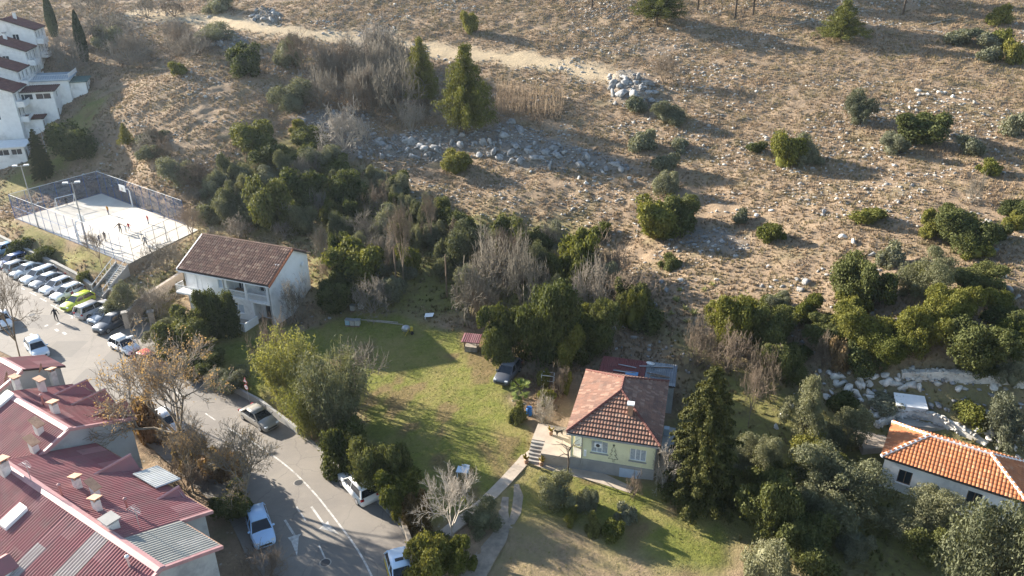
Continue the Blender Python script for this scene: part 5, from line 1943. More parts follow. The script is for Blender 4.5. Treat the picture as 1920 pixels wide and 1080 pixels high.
# ------------------------------------------------------------------ garden things
p = G(885, 655)
t = thing('well_house', 'small garden well with a maroon corrugated roof on the lawn edge', 'well', p, R(-12))
MB().box(-.7, .7, -.5, .5, -.3, .55).build('well_wall', m_rubble, t)
for x in (-.7, .7):
    for y in (-.45, .45):
        MB().box(x - .05, x + .05, y - .05, y + .05, .553, 1.25).build('post', m_wood, t)
rf = MB().slab([(-1.0, -.8, 1.25), (1.0, -.8, 1.25), (1.0, .7, 1.55), (-1.0, .7, 1.55)], .05).build('roof', m_wood, t)
roof_part('sheets', rf, [[(-1.0, -.8, 1.25), (1.0, -.8, 1.25), (1.0, .7, 1.55), (-1.0, .7, 1.55)]], m_corr, 'corr', pu=.22, hu=.05)
for (px, py, c, lb) in ((653, 610, (.30, .45, .55), 'pale blue wooden beehive, left of the front three'), (662, 611, (.40, .38, .34), 'grey wooden beehive in the middle of the front three'), (671, 611, (.42, .42, .38), 'beige wooden beehive, right of the front three'),
                        (662, 583, (.45, .52, .56), 'pale blue beehive under the bare shrub, left of the rear pair'), (677, 580, (.5, .48, .45), 'whitish beehive under the bare shrub, right of the rear pair')):
    p = G(px, py)
    t = thing('beehive', lb, 'beehive', p, R(-8), 'beehives at the lawn edge')
    MB().box(-.26, .26, -.26, .26, .15, .75).build('hive_box', pmat('hive_%d' % px, c, tuple(v * .8 for v in c), 5, .8), t)
    MB().box(-.3, .3, -.3, .3, .753, .83).build('hive_lid', m_grey, t)
    MB().box(-.24, .24, -.24, .24, -.1, .148).build('hive_stand', m_wood, t)
p = G(805, 596)
tag(MB().slab([(-.55, -.3, .28), (.45, -.35, .36), (.55, .3, .52), (-.45, .35, .44)], .03).slab([(-.5, -.25, .245), (-.42, -.25, .245), (-.42, .3, .4), (-.5, .3, .4)], .5).build('garden_board', m_whitep, loc=p), 'white tilted board lying on the shaded grass behind the lawn', 'board')
p = G(766, 626)
t = thing('cement_mixer', 'grey drum cement mixer with yellow stand on the lawn', 'mixer', p, R(20))
d = MB().lathe([(.12, -.5), (.38, -.3), (.42, .05), (.25, .4), (.22, .42)], 14, 'x', (-.25, 0, .75)).build('drum', m_grey, t, smooth_=True)
MB().tube([(-.5, -.4, 0), (0, -.4, .75), (0, .4, .75), (-.5, .4, 0)], .04, 5).build('stand', pmat('mixer_yellow', (.5, .38, .05), (.4, .3, .05), 4, .6), t)
MB().box(.15, .5, -.2, .2, .4, .85).build('motor_housing', MATS['mixer_yellow'], t)
for s_ in (-1, 1):
    MB().lathe([(.2, -.04), (.2, .04)], 12, 'y', (.35, s_ * .35, .2)).build('wheel', m_rubber, t)
for i, (px, py, a, lb) in enumerate(((712, 603, -8, 'pale timber pole lying on the grass by the beehives, upper of two'), (722, 606, -12, 'pale timber pole lying on the grass by the beehives, lower of two'))):
    p = G(px, py)
    tag(MB().tube([(-2.2, 0, .08), (0, .03, .1), (2.2, 0, .06)], [.07, .065, .05], 7).build('timber_pole', m_barkw, loc=p, rotz=R(a)), lb, 'pole', 'timber poles on the grass')
p = G(868, 893)
t = thing('garden_table', 'small white-blue garden table on the lawn by the bare pale tree', 'table', p, R(-10))
MB().box(-.5, .5, -.4, .4, .68, .73).build('table_top', pmat('pale_blue_plastic', (.55, .63, .70), (.5, .58, .65), 4, .5), t)
for x in (-.42, .42):
    for y in (-.32, .32):
        MB().tube([(x, y, 0), (x * .95, y * .95, .678)], .03, 6).build('leg', m_whitep, t)
p = G(874, 882)
t = thing('garden_chair', 'white plastic garden chair behind the small table', 'chair', p, R(160))
MB().box(-.25, .25, -.25, .25, .4, .44).build('seat', m_whitep, t)
MB().slab([(-.25, .2, .46), (.25, .2, .46), (.22, .36, .9), (-.22, .36, .9)], .05).build('backrest', m_whitep, t)
for x in (-.22, .22):
    for y in (-.22, .22):
        MB().tube([(x, y, 0), (x * .9, y * .9, .4)], .025, 6).build('leg', m_whitep, t)
p = G(869, 951)
t = thing('tyre_swing', 'yellow ring swing hanging from the bare pale tree', 'swing', p + np.array([0, 0, .35]), R(60))
MB().tube([(.33 * math.cos(a * .3927), 0, .36 + .33 * math.sin(a * .3927)) for a in range(17)], .06, 6, False).build('ring', pmat('swing_yellow', (.5, .42, .05), (.4, .33, .04), 4, .6), t)
MB().tube([(0, 0, .7), (0, 0, 1.9)], .015, 4).build('rope', m_wood, t)
p = G(992, 778)
t = thing('barrel', 'bright blue plastic barrel in the shrubs left of the bungalow', 'barrel', p)
MB().lathe([(.26, 0), (.3, .1), (.31, .45), (.3, .75), (.26, .85)], 14).build('drum', pmat('blue_plastic', (.02, .16, .5), (.02, .13, .42), 4, .4), t, smooth_=True)
MB().lathe([(.27, .85), (.27, .89)], 14).build('lid', m_blue, t)
p = G(1027, 722)
t = thing('cold_frame', 'white metal frame of an open plant cage in the shrubs', 'frame', p, R(-12))
for x in (-.6, .6):
    for y in (-.35, .35):
        MB().tube([(x, y, -.2), (x, y, 1.3)], .025, 5).build('post', m_whitep, t)
MB().tube([(-.6, -.35, 1.3), (.6, -.35, 1.3), (.6, .35, 1.3), (-.6, .35, 1.3), (-.6, -.35, 1.3)], .025, 5).build('top_rail', m_whitep, t)
MB().tube([(-.6, -.35, .7), (.6, -.35, .7)], .02, 5).build('mid_rail', m_whitep, t)
# pots on the steps
for i, (x, y, z, lb) in enumerate(((YST[0] + .1, YST[1] - .35, 0.0, 'clay flower pot at the foot of the bungalow steps, left side'), (YST[0] + 1.45, YST[1] - .3, 0.0, 'clay flower pot at the foot of the bungalow steps, right side'), (YST[0] + 1.6, YST[1] + 2.8, 1.05, 'clay flower pot on the terrace above the steps'))):
    t = thing('flower_pot', lb, 'flower pot', yworld(x, y, z), 0, 'flower pots by the bungalow steps')
    MB().lathe([(.14, -.1 if z < .5 else 0), (.2, .34), (.22, .38)], 12).build('pot', m_clay, t, smooth_=True)
    rs_ = random.Random(i)
    q = MB()
    for k in range(14):
        a, e_ = rs_.uniform(0, 6.28), rs_.uniform(.25, .6)
        b = (.35 * math.cos(a), .35 * math.sin(a), .36 + e_)
        c = (.08 * math.cos(a + 1.5), .08 * math.sin(a + 1.5), 0)
        q.add([(0, 0, .34), (b[0] * .5 + c[0], b[1] * .5 + c[1], .36 + e_ * .7), b, (b[0] * .5 - c[0], b[1] * .5 - c[1], .36 + e_ * .7)], [(0, 1, 2, 3)])
    q.build('foliage', leafmat('pot_leaf', (.06, .08, .02), (.30, .20, .05)), t)


# dog on the terrace
def dog():
    t = thing('dog', 'black dog standing on the bungalow terrace', 'dog', yworld(YST[0] + 2.3, YST[1] + 2.9, 1.04), R(200))
    V = [(-.25, 0, .42), (-.05, 0, .40), (.18, 0, .43), (.3, 0, .55), (.38, 0, .62), (.5, 0, .58),
         (-.27, .08, .3), (-.32, .08, .17), (-.27, .08, .02), (-.27, -.08, .3), (-.32, -.08, .17), (-.27, -.08, .02),
         (.18, .08, .26), (.19, .08, .13), (.2, .08, .02), (.18, -.08, .26), (.19, -.08, .13), (.2, -.08, .02), (-.36, 0, .46), (-.5, 0, .56), (.35, .06, .7), (.35, -.06, .7)]
    E_ = [(0, 1), (1, 2), (2, 3), (3, 4), (4, 5), (0, 6), (6, 7), (7, 8), (0, 9), (9, 10), (10, 11), (2, 12), (12, 13), (13, 14), (2, 15), (15, 16), (16, 17), (0, 18), (18, 19), (4, 20), (4, 21)]
    rr = [.1, .095, .125, .075, .08, .04, .06, .03, .025, .06, .03, .025, .04, .028, .025, .04, .028, .025, .03, .02, .025, .025]
    me = limb_mesh(V, E_, rr, 1, 1)
    me.materials.clear()
    me.materials.append(pmat('black_fur', (.015, .013, .012), (.03, .025, .02), 20, .8))
    link('body', me, t)


dog()


# signs and lamps
p = atz(468, 757, 0)
t = thing('traffic_sign', 'warning triangle above a round speed sign on a roadside post', 'sign', (p[0], p[1], 0), R(-35))
MB().tube([(0, 0, -.3), (0, 0, 3.1)], .035, 6).build('post', m_grey, t)
m_red = pmat('sign_red', (.5, .02, .02), (.45, .02, .02), 5, .4)
tri = MB()
k = [(.42 * math.sin(a), .42 * math.cos(a)) for a in (0, 2.094, 4.189)]
tri.add([(x, -.045, 2.75 + z) for x, z in k] + [(x, -.03, 2.75 + z) for x, z in k], [(0, 1, 2), (5, 4, 3), (0, 3, 4, 1), (1, 4, 5, 2), (2, 5, 3, 0)])
s1 = tri.build('warning_plate', m_red, t)
MB().add([(x * .68, -.05, 2.75 + z * .68) for x, z in k], [(0, 1, 2)]).build('warning_field', m_whitep, s1)
MB().box(-.03, .03, -.056, -.052, 2.68, 2.92).build('warning_symbol', m_dark, s1)
s2 = MB().lathe([(.32, -.045), (.32, -.03)], 20, 'y', (0, 0, 2.0)).build('speed_plate', m_red, t)
MB().lathe([(.25, -.052), (.25, -.047)], 20, 'y', (0, 0, 2.0)).build('speed_field', m_whitep, s2)


def text(s_, size, mat, parent, loc, rot):
    cu = bpy.data.curves.new('digits', 'FONT')
    cu.body = s_
    cu.size = size
    cu.align_x = cu.align_y = 'CENTER'
    cu.extrude = .002
    o = bpy.data.objects.new('digits', cu)
    C.objects.link(o)
    dg = bpy.context.evaluated_depsgraph_get()
    me = bpy.data.meshes.new_from_object(o.evaluated_get(dg))
    bpy.data.objects.remove(o)
    me.materials.clear()
    me.materials.append(mat)
    q = link('digits', me, parent, loc)
    q.rotation_euler = rot
    return q


text('30', .28, m_dark, s2, (0, -.056, 2.0), (math.pi / 2, 0, 0))


def street_lamp(label, p, h, a, arm=1.0):
    t = thing('street_lamp', label, 'street lamp', p, a, 'street lamps')
    MB().tube([(0, 0, -.3), (0, 0, h - .4), (arm * .3, 0, h), (arm, 0, h + .1)], [.08, .06, .05, .04], 7).build('post', m_grey, t)
    l_ = MB().box(arm - .1, arm + .55, -.14, .14, h + .05, h + .2).build('lamp_head', m_whitep, t, bevel=.03)
    MB().box(arm, arm + .45, -.1, .1, h + .02, h + .047).build('lens', m_curtain, l_)


street_lamp('street lamp beside the bare brown trees above the middle row house', atz(246, 745, 0), 6.5, R(40))
street_lamp('street lamp below the terraced houses beside the dark conifer', G(89, 292), 5.0, R(160), .5)
street_lamp('short lamp post beside the tall cypress', G(143, 118), 3.6, R(200), .3)
for (px, py, h, lb) in ((838, 557, 5.6, 'thin dark timber pole on the rough grass behind the lawn'), (744, 545, 6.0, 'slim bare pole among the bare shrubs behind the beehives')):
    p = G(px, py)
    t = thing('utility_pole', lb, 'pole', p, .2, 'timber poles behind the lawn')
    MB().tube([(0, 0, -.4), (0, 0, h)], [.11, .08], 7).build('shaft', m_wood, t)
    MB().tube([(-.4, 0, h - .3), (.4, 0, h - .3)], .04, 5).build('crossarm', m_wood, t)

# ------------------------------------------------------------------ vegetation meshes (unit size: about 1 wide, 1 high, base at z = 0)
def unit(v):
    return v / (np.linalg.norm(v, axis=-1, keepdims=True) + 1e-9)


def quads(c, nrm, ln, wd, rs, along=None):
    """leaf diamonds: centres, normals, half length, half width"""
    k = len(c)
    a = unit(np.cross(nrm, rs.normal(size=(k, 3)))) if along is None else unit(along)
    b = unit(np.cross(nrm, a))
    ln, wd = np.broadcast_to(ln, (k,))[:, None], np.broadcast_to(wd, (k,))[:, None]
    V = np.stack([c + a * ln, c + b * wd, c - a * ln, c - b * wd], 1).reshape(-1, 3)
    return V, np.arange(4 * k).reshape(k, 4)


def merge(parts):
    Vs, Fs, o = [], [], 0
    for V, Fq in parts:
        Vs.append(V)
        Fs.append(Fq + o)
        o += len(V)
    return np.concatenate(Vs), Fs


def core_mesh(r, seed, sq=1.0, sub=2):
    bm = bmesh.new()
    bmesh.ops.create_icosphere(bm, subdivisions=sub, radius=1)
    V = np.array([v.co[:] for v in bm.verts])
    Fq = np.array([[v.index for v in f.verts] for f in bm.faces])
    bm.free()
    rs = np.random.RandomState(seed)
    V = V * (1 + (rs.rand(len(V), 1) - .5) * .3) * r
    return V, Fq


def lump_cloud(cen, rad, per, leaf, rs, jitter=.7, asp=.5, sq=.85, shell=(.72, 1.08)):
    """leaves on the shells of many lumps"""
    c = np.repeat(cen, per, 0)
    r = np.repeat(rad, per)
    d = unit(rs.normal(size=(len(c), 3)) + np.array([0, 0, .25]))
    rr = r * rs.uniform(shell[0], shell[1], len(c))
    p = c + d * rr[:, None] * np.array([1, 1, sq])
    nrm = unit(d + rs.normal(size=d.shape) * jitter)
    s_ = leaf * rs.uniform(.6, 1.35, len(c))
    return quads(p, nrm, s_, s_ * asp, rs)


def round_crown(seed, nl=46, per=170, leaf=.022, lr=(.10, .20), rough=.22, flatb=.25, core=True, asp=.55):
    """several overlapping lobes, each covered with leaf lumps: an uneven, gappy outline"""
    rs = np.random.RandomState(seed)
    nlob = rs.randint(4, 7)
    lc, lR = [np.array([0, 0, 0.0])], [.30]
    for i in range(nlob):
        a = 6.283 * (i + rs.uniform(-.3, .3)) / nlob
        el = rs.uniform(-.35, .9)
        R_ = rs.uniform(.15, .25)
        lc.append(np.array([math.cos(a) * math.cos(el), math.sin(a) * math.cos(el), math.sin(el)]) * (.5 - R_) * rs.uniform(.85, 1.08))
        lR.append(R_)
    cen, rad = [], []
    tot = sum(r * r for r in lR)
    for c, R_ in zip(lc, lR):
        k = max(5, int(nl * 1.25 * R_ * R_ / tot))
        d = unit(rs.normal(size=(k, 3)) + np.array([0, 0, .3]) + unit(c + 1e-6) * .6)
        lu = rs.uniform(lr[0], lr[1], k) * min(1, R_ / .22)
        cen.append(c + d * np.maximum(R_ - lu * rs.uniform(.5, 1.3, k), .02)[:, None])
        rad.append(lu)
    cen, rad = np.concatenate(cen), np.concatenate(rad)
    cen[:, 2] = np.where(cen[:, 2] < -flatb, -flatb + (cen[:, 2] + flatb) * .4, cen[:, 2])
    keep = rs.rand(len(cen)) > rough * .55
    cen, rad = cen[keep], rad[keep]
    parts = [lump_cloud(cen, rad, per, leaf, rs, asp=asp)]
    # loose outer sprigs
    k = 260
    d = unit(rs.normal(size=(k, 3)))
    j = rs.randint(0, len(cen), k)
    parts.append(quads(cen[j] + d * (rad[j] * rs.uniform(1.05, 1.35, k))[:, None], unit(rs.normal(size=(k, 3))), leaf * .9, leaf * asp, rs))
    if core:
        parts.append(core_mesh(.2, seed))
    V, Fs = merge(parts)
    lo, hi = np.percentile(V, 1.5, 0), np.percentile(V, 98.5, 0)
    V = (V - (lo + hi) / 2) / np.array([hi[0] - lo[0], hi[1] - lo[1], hi[2] - lo[2]]) + np.array([0, 0, .5])
    return V, Fs


def tubes3(P0, P1, r0, r1):
    """three-sided tapered sticks"""
    d = unit(P1 - P0)
    a = unit(np.cross(d, np.array([.31, .87, .37])))
    b = np.cross(d, a)
    V = []
    for p, r in ((P0, r0), (P1, r1)):
        for k in range(3):
            t = 2 * math.pi * k / 3
            V.append(p + (a * math.cos(t) + b * math.sin(t)) * r[:, None])
    V = np.stack(V, 1).reshape(-1, 3)
    base = np.arange(len(P0))[:, None] * 6
    Fq = np.concatenate([base + np.array([[k, (k + 1) % 3, 3 + (k + 1) % 3, 3 + k]]) for k in range(3)])
    return V, Fq


def branch_tree(seed, stems, levels, kids, l0, ratio, r0, spread, upw, droop=0.0, trunk=0.0, wob=.15):
    """recursive branching; returns segments and tips"""
    rs = np.random.RandomState(seed)
    segs, tips = [], []

    def grow(p, d, L, r, lev):
        k = 3 if lev < levels else 2
        for i in range(k):
            d = unit(d + rs.normal(size=3) * wob + np.array([0, 0, upw * .12 - droop * (lev / levels) * .3]))
            q = p + d * L / k
            ra, rb = r * (1 - .35 * i / k), r * (1 - .35 * (i + 1) / k)
            segs.append((p, q, ra, rb))
            if lev < levels and i > 0 or (lev < levels and k == 1):
                for _ in range(kids[lev]):
                    ax = unit(np.cross(d, rs.normal(size=3)))
                    an = rs.uniform(.5, 1.0) * spread
                    nd = unit(d * math.cos(an) + ax * math.sin(an) + np.array([0, 0, upw * .2]))
                    grow(q, nd, L * ratio * rs.uniform(.7, 1.2), rb * .62, lev + 1)
            p = q
        tips.append(p)
    if trunk > 0:
        p1 = np.array([rs.uniform(-.04, .04), rs.uniform(-.04, .04), trunk])
        segs.append((np.zeros(3), p1 * .5, r0 * 1.5, r0 * 1.3))
        segs.append((p1 * .5, p1, r0 * 1.3, r0 * 1.15))
        org = p1
    else:
        org = np.zeros(3)
    for s_ in range(stems):
        a = 2 * math.pi * (s_ + rs.uniform(-.3, .3)) / stems
        out = rs.uniform(.25, 1.0) * spread
        d = unit(np.array([math.cos(a) * math.sin(out), math.sin(a) * math.sin(out), math.cos(out)]))
        o = org + (np.array([math.cos(a), math.sin(a), 0]) * rs.uniform(0, .06) if trunk == 0 else 0)
        grow(o, d, l0 * rs.uniform(.8, 1.15), r0, 0)
    P0 = np.array([s_[0] for s_ in segs])
    P1 = np.array([s_[1] for s_ in segs])
    r_a = np.array([s_[2] for s_ in segs])
    r_b = np.array([s_[3] for s_ in segs])
    return P0, P1, r_a, r_b, np.array(tips)


def normalise(V, w_=1.0):
    """fit a point cloud to unit width and height, base z=0"""
    lo, hi = np.percentile(V, 1, 0), np.percentile(V, 99, 0)
    sx = max(hi[0] - lo[0], hi[1] - lo[1])
    cx = (lo + hi) / 2
    return lambda A_: np.stack([(A_[:, 0] - cx[0]) / sx, (A_[:, 1] - cx[1]) / sx, A_[:, 2] / hi[2]], 1)


VEG = {}


def reg(key, me):
    VEG.setdefault(key, []).append(me)


for sd_ in range(5):                                     # broad-leaved evergreens
    V, Fs = round_crown(10 + sd_, 60, 165, .0235, (.09, .19), .36)
    reg('E', mesh_np('foliage', V, Fs, None))
for sd_ in range(4):                                     # finer, looser grey-green crowns (olives)
    V, Fs = round_crown(40 + sd_, 70, 190, .0195, (.07, .18), .40, .3, True, .36)
    reg('O', mesh_np('foliage', V, Fs, None))
for sd_ in range(2):                                     # the same two for near, large crowns: more and smaller leaves
    V, Fs = round_crown(50 + sd_, 150, 180, .0118, (.05, .13), .40, .3, False, .38)
    reg('Of', mesh_np('foliage', V, Fs, None))
    V, Fs = round_crown(60 + sd_, 120, 190, .0150, (.06, .15), .36)
    reg('Ef', mesh_np('foliage', V, Fs, None))
for sd_ in range(3):                                     # small low bushes
    V, Fs = round_crown(70 + sd_, 30, 110, .035, (.12, .22), .32)
    reg('s', mesh_np('foliage', V, Fs, None))
for sd_ in range(4):                                     # bare multi-stem shrubs
    a, b, c, d, t = branch_tree(100 + sd_, 12, 3, (2, 3, 2), .42, .64, .012, 1.15, .35, wob=.22)
    f = normalise(b)
    P0, P1 = f(a), f(b)
    V, Fq = tubes3(P0, P1, np.maximum(c, .0036), np.maximum(d, .0028))
    reg('B', mesh_np('branches', V, Fq, None))
for sd_ in range(3):                                     # bare trees on a trunk
    a, b, c, d, t = branch_tree(130 + sd_, 5, 4, (2, 3, 2, 2), .36, .66, .014, .85, .5, trunk=.30)
    f = normalise(b)
    P0, P1, tp = f(a), f(b), f(t)
    V, Fq = tubes3(P0, P1, np.maximum(c, .0017), np.maximum(d, .0012))
    reg('T', mesh_np('branches', V, Fq, None))
    rs = np.random.RandomState(sd_)
    tp = tp[rs.rand(len(tp)) < .20]
    c_ = np.repeat(tp, 8, 0) + rs.normal(size=(len(tp) * 8, 3)) * .013
    V, Fq = quads(c_, unit(rs.normal(size=c_.shape)), rs.uniform(.004, .009, len(c_)), rs.uniform(.003, .006, len(c_)), rs)
    reg('Tseed', mesh_np('seed_clusters', V, Fq, None))
for sd_ in range(3):                                     # pines: tiers of upturned needle pads
    rs = np.random.RandomState(200 + sd_)
    cen, rad = [], []
    for i in range(13):
        z = .16 + .82 * (i / 12) ** .95
        R_ = .5 * (1 - ((z - .16) / .86) ** 1.35) * (.8 + .35 * rs.rand()) + .03
        kk = max(2, int(9 * R_ / .5) + 1)
        a0 = rs.rand() * 6.28
        for j in range(kk):
            a = a0 + 6.283 * j / kk + rs.uniform(-.3, .3)
            for q in (1.0, .62, .3):
                if rs.rand() < .9:
                    R2 = R_ * q * rs.uniform(.8, 1.1)
                    cen.append((R2 * math.cos(a), R2 * math.sin(a), z + rs.uniform(-.03, .03) + .03 * q))
                    rad.append(rs.uniform(.055, .10) * (1.1 - .3 * z))
    cen, rad = np.array(cen), np.array(rad)
    V, Fq = lump_cloud(cen, rad * 1.25, 105, .022, rs, .9, .26, .6, (.4, 1.15))
    reg('P', mesh_np('needles', V, [Fq], None))
rs = np.random.RandomState(300)                          # big dense conifer: drooping tiers of branches
for var in range(2):
    sg = []
    for i in range(19):
        z = .05 + .93 * i / 18
        R_ = .5 * (1 - z) ** .52 * rs.uniform(.82, 1.12) + .012
        kk = max(4, int(13 * R_ / .5) + 2)
        a0 = rs.rand() * 6.28
        for j in range(kk):
            a = a0 + 6.283 * j / kk + rs.uniform(-.2, .2)
            L_ = R_ * rs.uniform(.75, 1.12)
            zz_ = z + rs.uniform(-.02, .02)
            m = int(300 * (.25 + L_ / .5))
            t_ = rs.rand(m) ** .65
            wd_ = .05 * (1 - t_ * .6) * (.5 + L_)
            lat = rs.normal(size=m) * wd_
            P_ = np.stack([np.cos(a) * L_ * t_ - np.sin(a) * lat, np.sin(a) * L_ * t_ + np.cos(a) * lat, zz_ - .10 * L_ * t_ ** 2 + rs.normal(size=m) * .006 - np.abs(lat) * .25], 1)
            sg.append(P_)
    c_ = np.concatenate(sg)
    nr = unit(rs.normal(size=c_.shape) * .6 + np.array([0, 0, 1.0]) + unit(c_ * np.array([1, 1, 0])) * .5)
    V, Fq = quads(c_, nr, rs.uniform(.011, .019, len(c_)), rs.uniform(.006, .010, len(c_)), rs)
    reg('S', mesh_np('needles', V, [Fq], None))
rs = np.random.RandomState(310)                          # cypress column
z = rs.rand(9000) ** .8
th = rs.rand(9000) * 6.283
rr = .5 * np.sin(np.clip(z * .93 + .07, 0, 1) * math.pi) ** .55 * (1 - .45 * z) * rs.uniform(.7, 1.08, 9000)
c_ = np.stack([rr * np.cos(th), rr * np.sin(th), z], 1)
nr = unit(np.stack([np.cos(th), np.sin(th), .3 * np.ones_like(th)], 1) + rs.normal(size=(9000, 3)) * .6)
V, Fq = quads(c_, nr, .012, .04, rs, np.tile([0, 0, 1.0], (9000, 1)) + rs.normal(size=(9000, 3)) * .2)
reg('C', mesh_np('needles', V, [Fq], None))
for sd_ in range(2):                                     # bamboo: arching culms with feathery leaf sprays
    rs = np.random.RandomState(320 + sd_)
    sg, cs, al = [], [], []
    for i in range(120):
        a = rs.rand() * 6.283
        r0_ = .2 * math.sqrt(rs.rand())
        lean = rs.uniform(.05, .32)
        hh = rs.uniform(.65, 1.0) * (1 - lean * .5)
        p = np.array([r0_ * math.cos(a), r0_ * math.sin(a), 0])
        for k in range(6):
            t0 = (k + 1) / 6
            q = np.array([(r0_ + lean * t0 ** 2) * math.cos(a), (r0_ + lean * t0 ** 2) * math.sin(a), hh * t0])
            sg.append((p, q))
            m = int(26 * t0)
            pts = p + (q - p) * rs.rand(m, 1) + rs.normal(size=(m, 3)) * np.array([.035, .035, .02])
            cs.append(pts)
            al.append(np.tile([math.cos(a) * .5, math.sin(a) * .5, -.35], (m, 1)) + rs.normal(size=(m, 3)) * .55)
            p = q
    cs, al = np.concatenate(cs), np.concatenate(al)
    V1, F1 = quads(cs, unit(rs.normal(size=cs.shape) + np.array([0, 0, .6])), rs.uniform(.016, .032, len(cs)), .0055, rs, al)
    reg('M', mesh_np('foliage', V1, [F1], None))
    P0, P1 = np.array([s_[0] for s_ in sg]), np.array([s_[1] for s_ in sg])
    V2, F2 = tubes3(P0, P1, np.full(len(P0), .004), np.full(len(P0), .003))
    reg('Mstem', mesh_np('culms', V2, F2, None))


def trunk_mesh(seed, h, r, limbs=4, lean=.06):
    rs = random.Random(seed)
    mb = MB()
    top = Vector((rs.uniform(-lean, lean), rs.uniform(-lean, lean), h))
    mb.tube([(0, 0, -.06), top * .5 + Vector((rs.uniform(-.02, .02), 0, 0)), top], [r * 1.3, r, r * .85], 7)
    for i in range(limbs):
        a = 6.283 * i / limbs + rs.uniform(-.4, .4)
        e = top + Vector((math.cos(a) * .25, math.sin(a) * .25, .28))
        mb.tube([top - Vector((0, 0, .02)), top.lerp(e, .5) + Vector((0, 0, .03)), e], [r * .7, r * .45, r * .25], 5)
    return mb.mesh('trunk', m_bark, True)


TRUNK = {'O': [trunk_mesh(i, .28, .035) for i in range(3)], 'E': [trunk_mesh(10 + i, .2, .03, 5) for i in range(2)],
         'P': [MB().tube([(0, 0, -.04), (.01, .01, .5), (0, 0, .95)], [.032, .022, .006], 7).mesh('trunk', m_bark, True)],
         'S': [MB().tube([(0, 0, -.04), (0, 0, .5), (0, 0, .97)], [.03, .02, .004], 7).mesh('trunk', m_bark, True)]}

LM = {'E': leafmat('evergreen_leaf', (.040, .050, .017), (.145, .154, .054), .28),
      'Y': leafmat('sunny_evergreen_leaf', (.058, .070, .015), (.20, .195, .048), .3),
      'O': leafmat('olive_leaf', (.075, .082, .045), (.20, .20, .115), .22),
      'G': leafmat('grey_shrub_leaf', (.085, .092, .058), (.23, .23, .155), .22),
      'P': leafmat('pine_needle', (.045, .056, .015), (.18, .18, .045), .25),
      'S': leafmat('dark_conifer_needle', (.024, .030, .010), (.11, .108, .032), .2),
      'C': leafmat('cypress_needle', (.014, .024, .010), (.045, .06, .022), .15),
      'M': leafmat('bamboo_leaf', (.10, .115, .03), (.30, .29, .11), .35),
      'K': leafmat('rusty_thuja_leaf', (.055, .045, .018), (.14, .10, .04), .2),
      'H': leafmat('dry_hedge_leaf', (.12, .085, .045), (.30, .20, .11), .25),
      'seed': leafmat('tan_seed', (.22, .15, .09), (.44, .31, .19), .35)}
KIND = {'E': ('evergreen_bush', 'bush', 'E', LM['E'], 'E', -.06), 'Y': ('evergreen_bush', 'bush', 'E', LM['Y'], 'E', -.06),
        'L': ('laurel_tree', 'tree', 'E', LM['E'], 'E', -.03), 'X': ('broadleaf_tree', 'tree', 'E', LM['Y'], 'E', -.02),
        'O': ('olive_tree', 'tree', 'O', LM['O'], 'O', .03), 'G': ('grey_bush', 'bush', 'O', LM['G'], 'O', -.05),
        's': ('low_bush', 'bush', 's', LM['Y'], None, -.08), 'g': ('low_bush', 'bush', 's', LM['G'], None, -.08), 'e': ('low_bush', 'bush', 's', LM['E'], None, -.08),
        'K': ('thuja_shrub', 'shrub', 's', LM['K'], None, -.02), 'H': ('dry_hedge', 'hedge', 's', LM['H'], None, -.06),
        'B': ('bare_shrub', 'shrub', 'B', m_barkg, None, 0), 'N': ('bare_shrub', 'shrub', 'B', m_barkb, None, 0), 'W': ('bare_shrub', 'shrub', 'B', m_barkw, None, 0),
        'T': ('bare_tree', 'tree', 'T', m_barkb, None, 0), 'A': ('bare_tree', 'tree', 'T', m_barkw, None, 0),
        'D': ('bare_tree', 'tree', 'T', m_barkg, None, 0),
        'P': ('pine_tree', 'tree', 'P', LM['P'], 'P', 0), 'S': ('conifer_tree', 'tree', 'S', LM['S'], 'S', 0), 'C': ('cypress_tree', 'tree', 'C', LM['C'], 'S', 0),
        'M': ('bamboo_clump', 'bamboo', 'M', LM['M'], None, 0), 'm': ('bamboo_clump', 'bamboo', 'M', LM['O'], None, 0)}
vcount = {}
PLACED = []


def fit(x0, y0, x1, y1, lift, hmin=.4):
    """ground point, width and height of a crown that fills a box of the photo"""
    cx, cy = (x0 + x1) / 2, (y0 + y1) / 2
    yb = y1 - (y1 - y0) * .12
    for _ in range(7):
        p = G(cx, yb)
        dep = pix(p)[2]
        m = dep / F
        w_ = (x1 - x0) * m
        dd = math.atan2(CH - p[2], math.hypot(p[0], p[1]))
        hp = (y1 - y0) * m
        h = math.sqrt(max(hp ** 2 - (w_ * math.sin(dd)) ** 2, (hmin * w_ * math.cos(dd)) ** 2)) / math.cos(dd)
        c = pix((p[0], p[1], p[2] + h * (.5 + lift)))
        yb += (cy - c[1])
        cx += ((x0 + x1) / 2 - c[0])
    return p, w_, h


